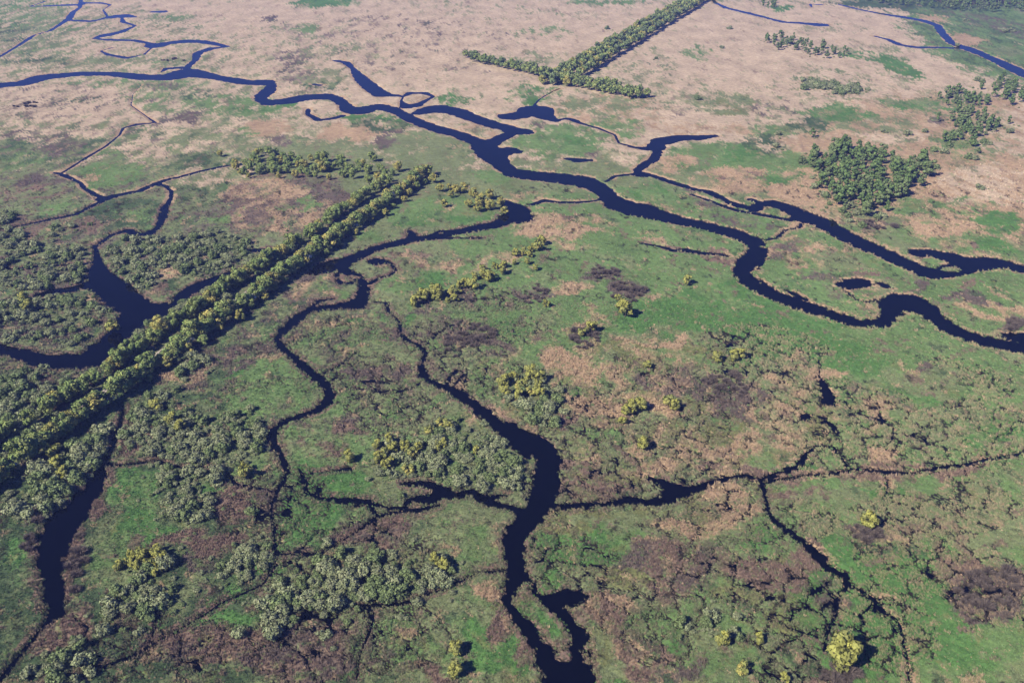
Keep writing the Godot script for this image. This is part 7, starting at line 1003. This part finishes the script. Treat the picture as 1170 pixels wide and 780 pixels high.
func make_kinds() -> void:
	var green := [Color(0.190, 0.245, 0.085), Color(0.160, 0.225, 0.078), Color(0.220, 0.260, 0.090)]
	var gold := [Color(0.330, 0.300, 0.095), Color(0.270, 0.270, 0.085), Color(0.215, 0.240, 0.078)]
	var sage := [Color(0.195, 0.228, 0.125), Color(0.172, 0.208, 0.114), Color(0.215, 0.240, 0.140)]
	var olive := [Color(0.135, 0.180, 0.080), Color(0.115, 0.160, 0.070)]
	var lime := [Color(0.270, 0.280, 0.075), Color(0.235, 0.250, 0.072), Color(0.200, 0.215, 0.072)]
	var dark := [Color(0.105, 0.165, 0.060), Color(0.120, 0.180, 0.064), Color(0.090, 0.145, 0.056)]
	var white := [Color(0.65, 0.66, 0.60), Color(0.55, 0.58, 0.48), Color(0.13, 0.17, 0.06), Color(0.15, 0.18, 0.07)]
	var grey := [Color(0.105, 0.088, 0.080), Color(0.085, 0.072, 0.066), Color(0.130, 0.110, 0.096)]
	mats.leaf = leaf_material("leaves", Color(0.36, 0.40, 0.22))
	mats.bark = bark_material(Color(0.11, 0.09, 0.07))
	mats.twig = leaf_material("bare_twigs", Color(0, 0, 0))
	mats.twig.backlight_enabled = false
	for k in ["dyke_tree", "golden_tree", "blossom_tree", "avenue_tree", "belt_tree", "woodland_tree", "shore_tree", "willow_bush", "yellow_willow", "leafless_shrub"]:
		crown_meshes[k] = []
		trunk_meshes[k] = []
	for v in 6:
		crown_meshes.dyke_tree.append(crown(100 + v, 11.3 + v * 0.35, 5.4, 2.0, 20, 95, 0.64, green))
		trunk_meshes.dyke_tree.append(trunk(100 + v, 12.0, 4.0, 0.26, 1))
		for k in ["avenue_tree", "belt_tree"]:
			crown_meshes[k].append(crown(200 + v, 12.0, 5.0, 2.0, 16, 60, 0.90, green if v % 3 else olive))
			trunk_meshes[k].append(trunk(200 + v, 12.0, 4.0, 0.26, 1))
		crown_meshes.woodland_tree.append(crown(300 + v, 14.0, 4.2, 1.5, 14, 60, 0.85, dark if v % 3 else olive, 0.5 if v % 2 else 0.2))
		trunk_meshes.woodland_tree.append(trunk(300 + v, 14.0, 3.0, 0.22, 1))
		crown_meshes.shore_tree.append(crown_meshes.woodland_tree[v])
		trunk_meshes.shore_tree.append(trunk_meshes.woodland_tree[v])
		crown_meshes.willow_bush.append(crown(400 + v, 2.3 + 0.2 * v, 2.8, 0.0, 22, 50, 0.38, [sage, sage, olive, sage, olive, sage][v]))
		trunk_meshes.willow_bush.append(trunk(400 + v, 2.2, 2.0, 0.09, 3))
	for v in 4:
		crown_meshes.golden_tree.append(crown(500 + v, 11.5, 5.3, 2.0, 20, 95, 0.64, gold))
		trunk_meshes.golden_tree.append(trunk(500 + v, 11.0, 4.0, 0.24, 1))
		crown_meshes.yellow_willow.append(crown(600 + v, 4.9, 2.5, 0.5, 13, 90, 0.40, lime if v < 3 else gold))
		trunk_meshes.yellow_willow.append(trunk(600 + v, 4.5, 2.0, 0.10, 2))
		crown_meshes.leafless_shrub.append(twigs(700 + v, 2.6, 2.3, 420, grey))
		trunk_meshes.leafless_shrub.append(trunk(700 + v, 2.4, 2.0, 0.07, 4))
	for v in 2:
		crown_meshes.blossom_tree.append(crown(800 + v, 10.5, 4.2, 2.2, 15, 95, 0.55, white))
		trunk_meshes.blossom_tree.append(trunk(800 + v, 10.0, 4.0, 0.2, 1))


func numbered(called: String) -> String:
	var n: int = taken.get(called, 0)
	taken[called] = n + 1
	return called if n == 0 else "%s_%03d" % [called, n]


func plant_stands() -> void:
	# the largest 300 bushes in view are things; what is left of the far thickets is one mass
	var order := []
	for st in STANDS:
		if st[0] == "willow_bush":
			for k in st[4].size() / 3:
				order.append(st[4][k * 3 + 2] / (300.0 - st[4][k * 3 + 1]))
	order.sort()
	var least: float = order[maxi(0, order.size() - 300)]
	var mass := [[], [], [], [], [], []]
	for st in STANDS:
		var kind: String = st[0]
		var pts: Array = st[4]
		var n: int = crown_meshes[kind].size()
		var sizes := []
		for k in pts.size() / 3:
			sizes.append(pts[k * 3 + 2])
		sizes.sort()
		var lo_hi := [0.0, 99.0]
		if sizes.size() > 9:
			lo_hi = [sizes[sizes.size() / 5], sizes[sizes.size() * 4 / 5]]
		for k in pts.size() / 3:
			var x: float = pts[k * 3]
			var z: float = pts[k * 3 + 1]
			var s: float = pts[k * 3 + 2]
			var y := ground_height(x, z)
			var v := rng.randi() % n
			var turn := rng.randf() * TAU
			var sy := s * rng.randf_range(0.88, 1.12)
			if kind in ["willow_bush", "woodland_tree"]:
				# low growth that feathers out around the thicket, part of the scrub mass
				for q in 2:
					var fx := x + rng.randfn() * 5.0
					var fz := z + rng.randfn() * 6.0
					if shore_at(fx, fz) > 1.0:
						var fs := rng.randf_range(0.25, 0.6)
						mass[rng.randi() % 6].append(Transform3D(Basis(Vector3.UP, turn + q).scaled(Vector3(fs, fs * 0.8, fs)), Vector3(fx, ground_height(fx, fz), fz)))
			if kind == "willow_bush" and s / (300.0 - z) < least:
				mass[v].append(Transform3D(Basis(Vector3.UP, turn).scaled(Vector3(s, sy, s)), Vector3(x, y, z)))
				continue
			var o := Node3D.new()
			o.name = numbered(kind)
			o.position = Vector3(x, y, z)
			o.rotation.y = turn
			o.scale = Vector3(s, sy, s)
			var size := "large " if s > lo_hi[1] else "small " if s < lo_hi[0] else ""
			o.set_meta("label", size + st[2])
			o.set_meta("category", st[1])
			if st[3]:
				o.set_meta("group", st[3])
			add_child(o)
			var cm := MeshInstance3D.new()
			cm.name = "branches" if kind == "leafless_shrub" else "crown"
			cm.mesh = crown_meshes[kind][v]
			cm.material_override = mats.twig if kind == "leafless_shrub" else mats.leaf
			o.add_child(cm)
			var tm := MeshInstance3D.new()
			tm.name = "trunk" if st[1] == "tree" else "stems"
			tm.mesh = trunk_meshes[kind][v]
			tm.material_override = mats.bark
			o.add_child(tm)
	var root := Node3D.new()
	root.name = "willow_thicket"
	root.set_meta("kind", "stuff")
	root.set_meta("label", "mass of grey green willow scrub around the lake and the thickets")
	root.set_meta("category", "scrub")
	add_child(root)
	for v in 6:
		scatter_copies("scrub", crown_meshes.willow_bush[v], mats.leaf, mass[v], PackedColorArray(), root)


func scatter_copies(called: String, mesh: Mesh, mat: Material, where: Array, tints: PackedColorArray, parent: Node) -> MultiMeshInstance3D:
	var mm := MultiMesh.new()
	mm.transform_format = MultiMesh.TRANSFORM_3D
	mm.use_colors = tints.size() > 0
	mm.mesh = mesh
	mm.instance_count = where.size()
	for k in where.size():
		mm.set_instance_transform(k, where[k])
	for k in tints.size():
		mm.set_instance_color(k, tints[k])
	var mi := MultiMeshInstance3D.new()
	mi.name = called
	mi.multimesh = mm
	mi.material_override = mat
	mi.set_meta("kind", "stuff")
	parent.add_child(mi, true)
	return mi


# ---------------------------------------------------------------- ground cover

func tuft(seed_: int, blades: int, tall: float, wide: float, thick: float) -> ArrayMesh:
	var r := RandomNumberGenerator.new()
	r.seed = seed_
	var verts := PackedVector3Array()
	var cols := PackedColorArray()
	for k in blades:
		var ang := TAU * (k + r.randf()) / blades
		var rad := wide * sqrt(r.randf())
		var foot := Vector3(cos(ang), 0, sin(ang)) * rad * 0.6
		var tip := Vector3(cos(ang), 0, sin(ang)) * rad * 1.25 + Vector3(0, tall * r.randf_range(0.55, 1.0), 0)
		var w := Vector3(-sin(ang + r.randf() * 2.0), 0, cos(ang + r.randf() * 2.0)) * thick * r.randf_range(0.7, 1.3)
		var kk := r.randf_range(0.8, 1.2)
		for e in [foot - w - Vector3(0, 0.2, 0), foot + w - Vector3(0, 0.2, 0), tip]:
			verts.append(e)
			cols.append(Color(kk, kk, kk))
	return mesh_from(verts, PackedVector3Array(), cols)


func sow_tufts() -> void:
	var meshes := [tuft(1, 9, 0.55, 0.55, 0.20), tuft(2, 9, 0.50, 0.60, 0.22), tuft(3, 10, 1.25, 0.55, 0.13), tuft(4, 10, 1.1, 0.6, 0.14)]
	var where := [[], [], [], []]
	var tints := [PackedColorArray(), PackedColorArray(), PackedColorArray(), PackedColorArray()]
	var clump := noise(61, 7.0, 2)
	for band in [[205.0, 330.0, 130000, 0.8], [330.0, 520.0, 120000, 1.15], [520.0, 860.0, 110000, 1.15]]:
		var d0: float = band[0]
		var d1: float = band[1]
		for k in int(band[2]):
			var d := sqrt(lerpf(d0 * d0, d1 * d1, rng.randf()))
			var z := -d
			if d > 450.0 and rng.randf() < (d - 450.0) / 410.0:
				continue
			var half := 0.60 * (0.883 * d + 117.0)
			var x := rng.randf_range(-half, half)
			var s := shore_at(x, z)
			# some reeds stand out in the shallows, so that the water's edge is ragged
			if s < 0.4 and (s < -1.0 or cracked_at(x, z) or rng.randf() > 0.38 * (1.0 + s)):
				continue
			var here := cell_at(x + rng.randf_range(-1.2, 1.2), z + rng.randf_range(-1.6, 1.6))
			var kind := plants[here]
			var c := clump.get_noise_2d(x, z)
			if kind == 6 and rng.randf() < 0.8:
				continue
			if c < -0.25 and rng.randf() < 0.5:
				continue
			if s < 3.0 and rng.randf() < 0.5:
				kind = 7 if z > -600.0 and x < 120.0 else 1
			var tall: bool = kind in [1, 2, 5, 7]
			var g := (2 if tall else 0) + (k & 1)
			var size: float = band[3] * rng.randf_range(0.65, 1.35)
			var b := Basis(Vector3.UP, rng.randf() * TAU).scaled(Vector3(size, (0.45 + 0.55 * size) * rng.randf_range(0.7, 1.3), size))
			where[g].append(Transform3D(b, Vector3(x, maxf(ground_height(x, z) - 0.05, -0.1), z)))
			var col: Color = COMMUNITY[kind].lerp(cover_colour[here], 0.55)
			if rng.randf() < 0.10:
				col = COMMUNITY[[0, 1, 3, 7, 8][rng.randi() % 5]]
			var kk := 1.08 * (rng.randf_range(0.88, 1.14) if kind in [1, 2] else rng.randf_range(0.80, 1.22))
			tints[g].append(Color(col.r * kk, col.g * kk, col.b * kk))
	var mat := leaf_material("sedge_blades", Color(0, 0, 0))
	mat.backlight_enabled = false
	var sedge := Node3D.new()
	sedge.name = "sedge_cover"
	sedge.set_meta("kind", "stuff")
	sedge.set_meta("label", "low green sedge tufts covering the marsh meadows")
	sedge.set_meta("category", "sedge")
	add_child(sedge)
	var reed := Node3D.new()
	reed.name = "reed_cover"
	reed.set_meta("kind", "stuff")
	reed.set_meta("label", "dry tan and brown reed tufts standing in beds")
	reed.set_meta("category", "reeds")
	add_child(reed)
	for g in 4:
		scatter_copies("tufts", meshes[g], mat, where[g], tints[g], sedge if g < 2 else reed)
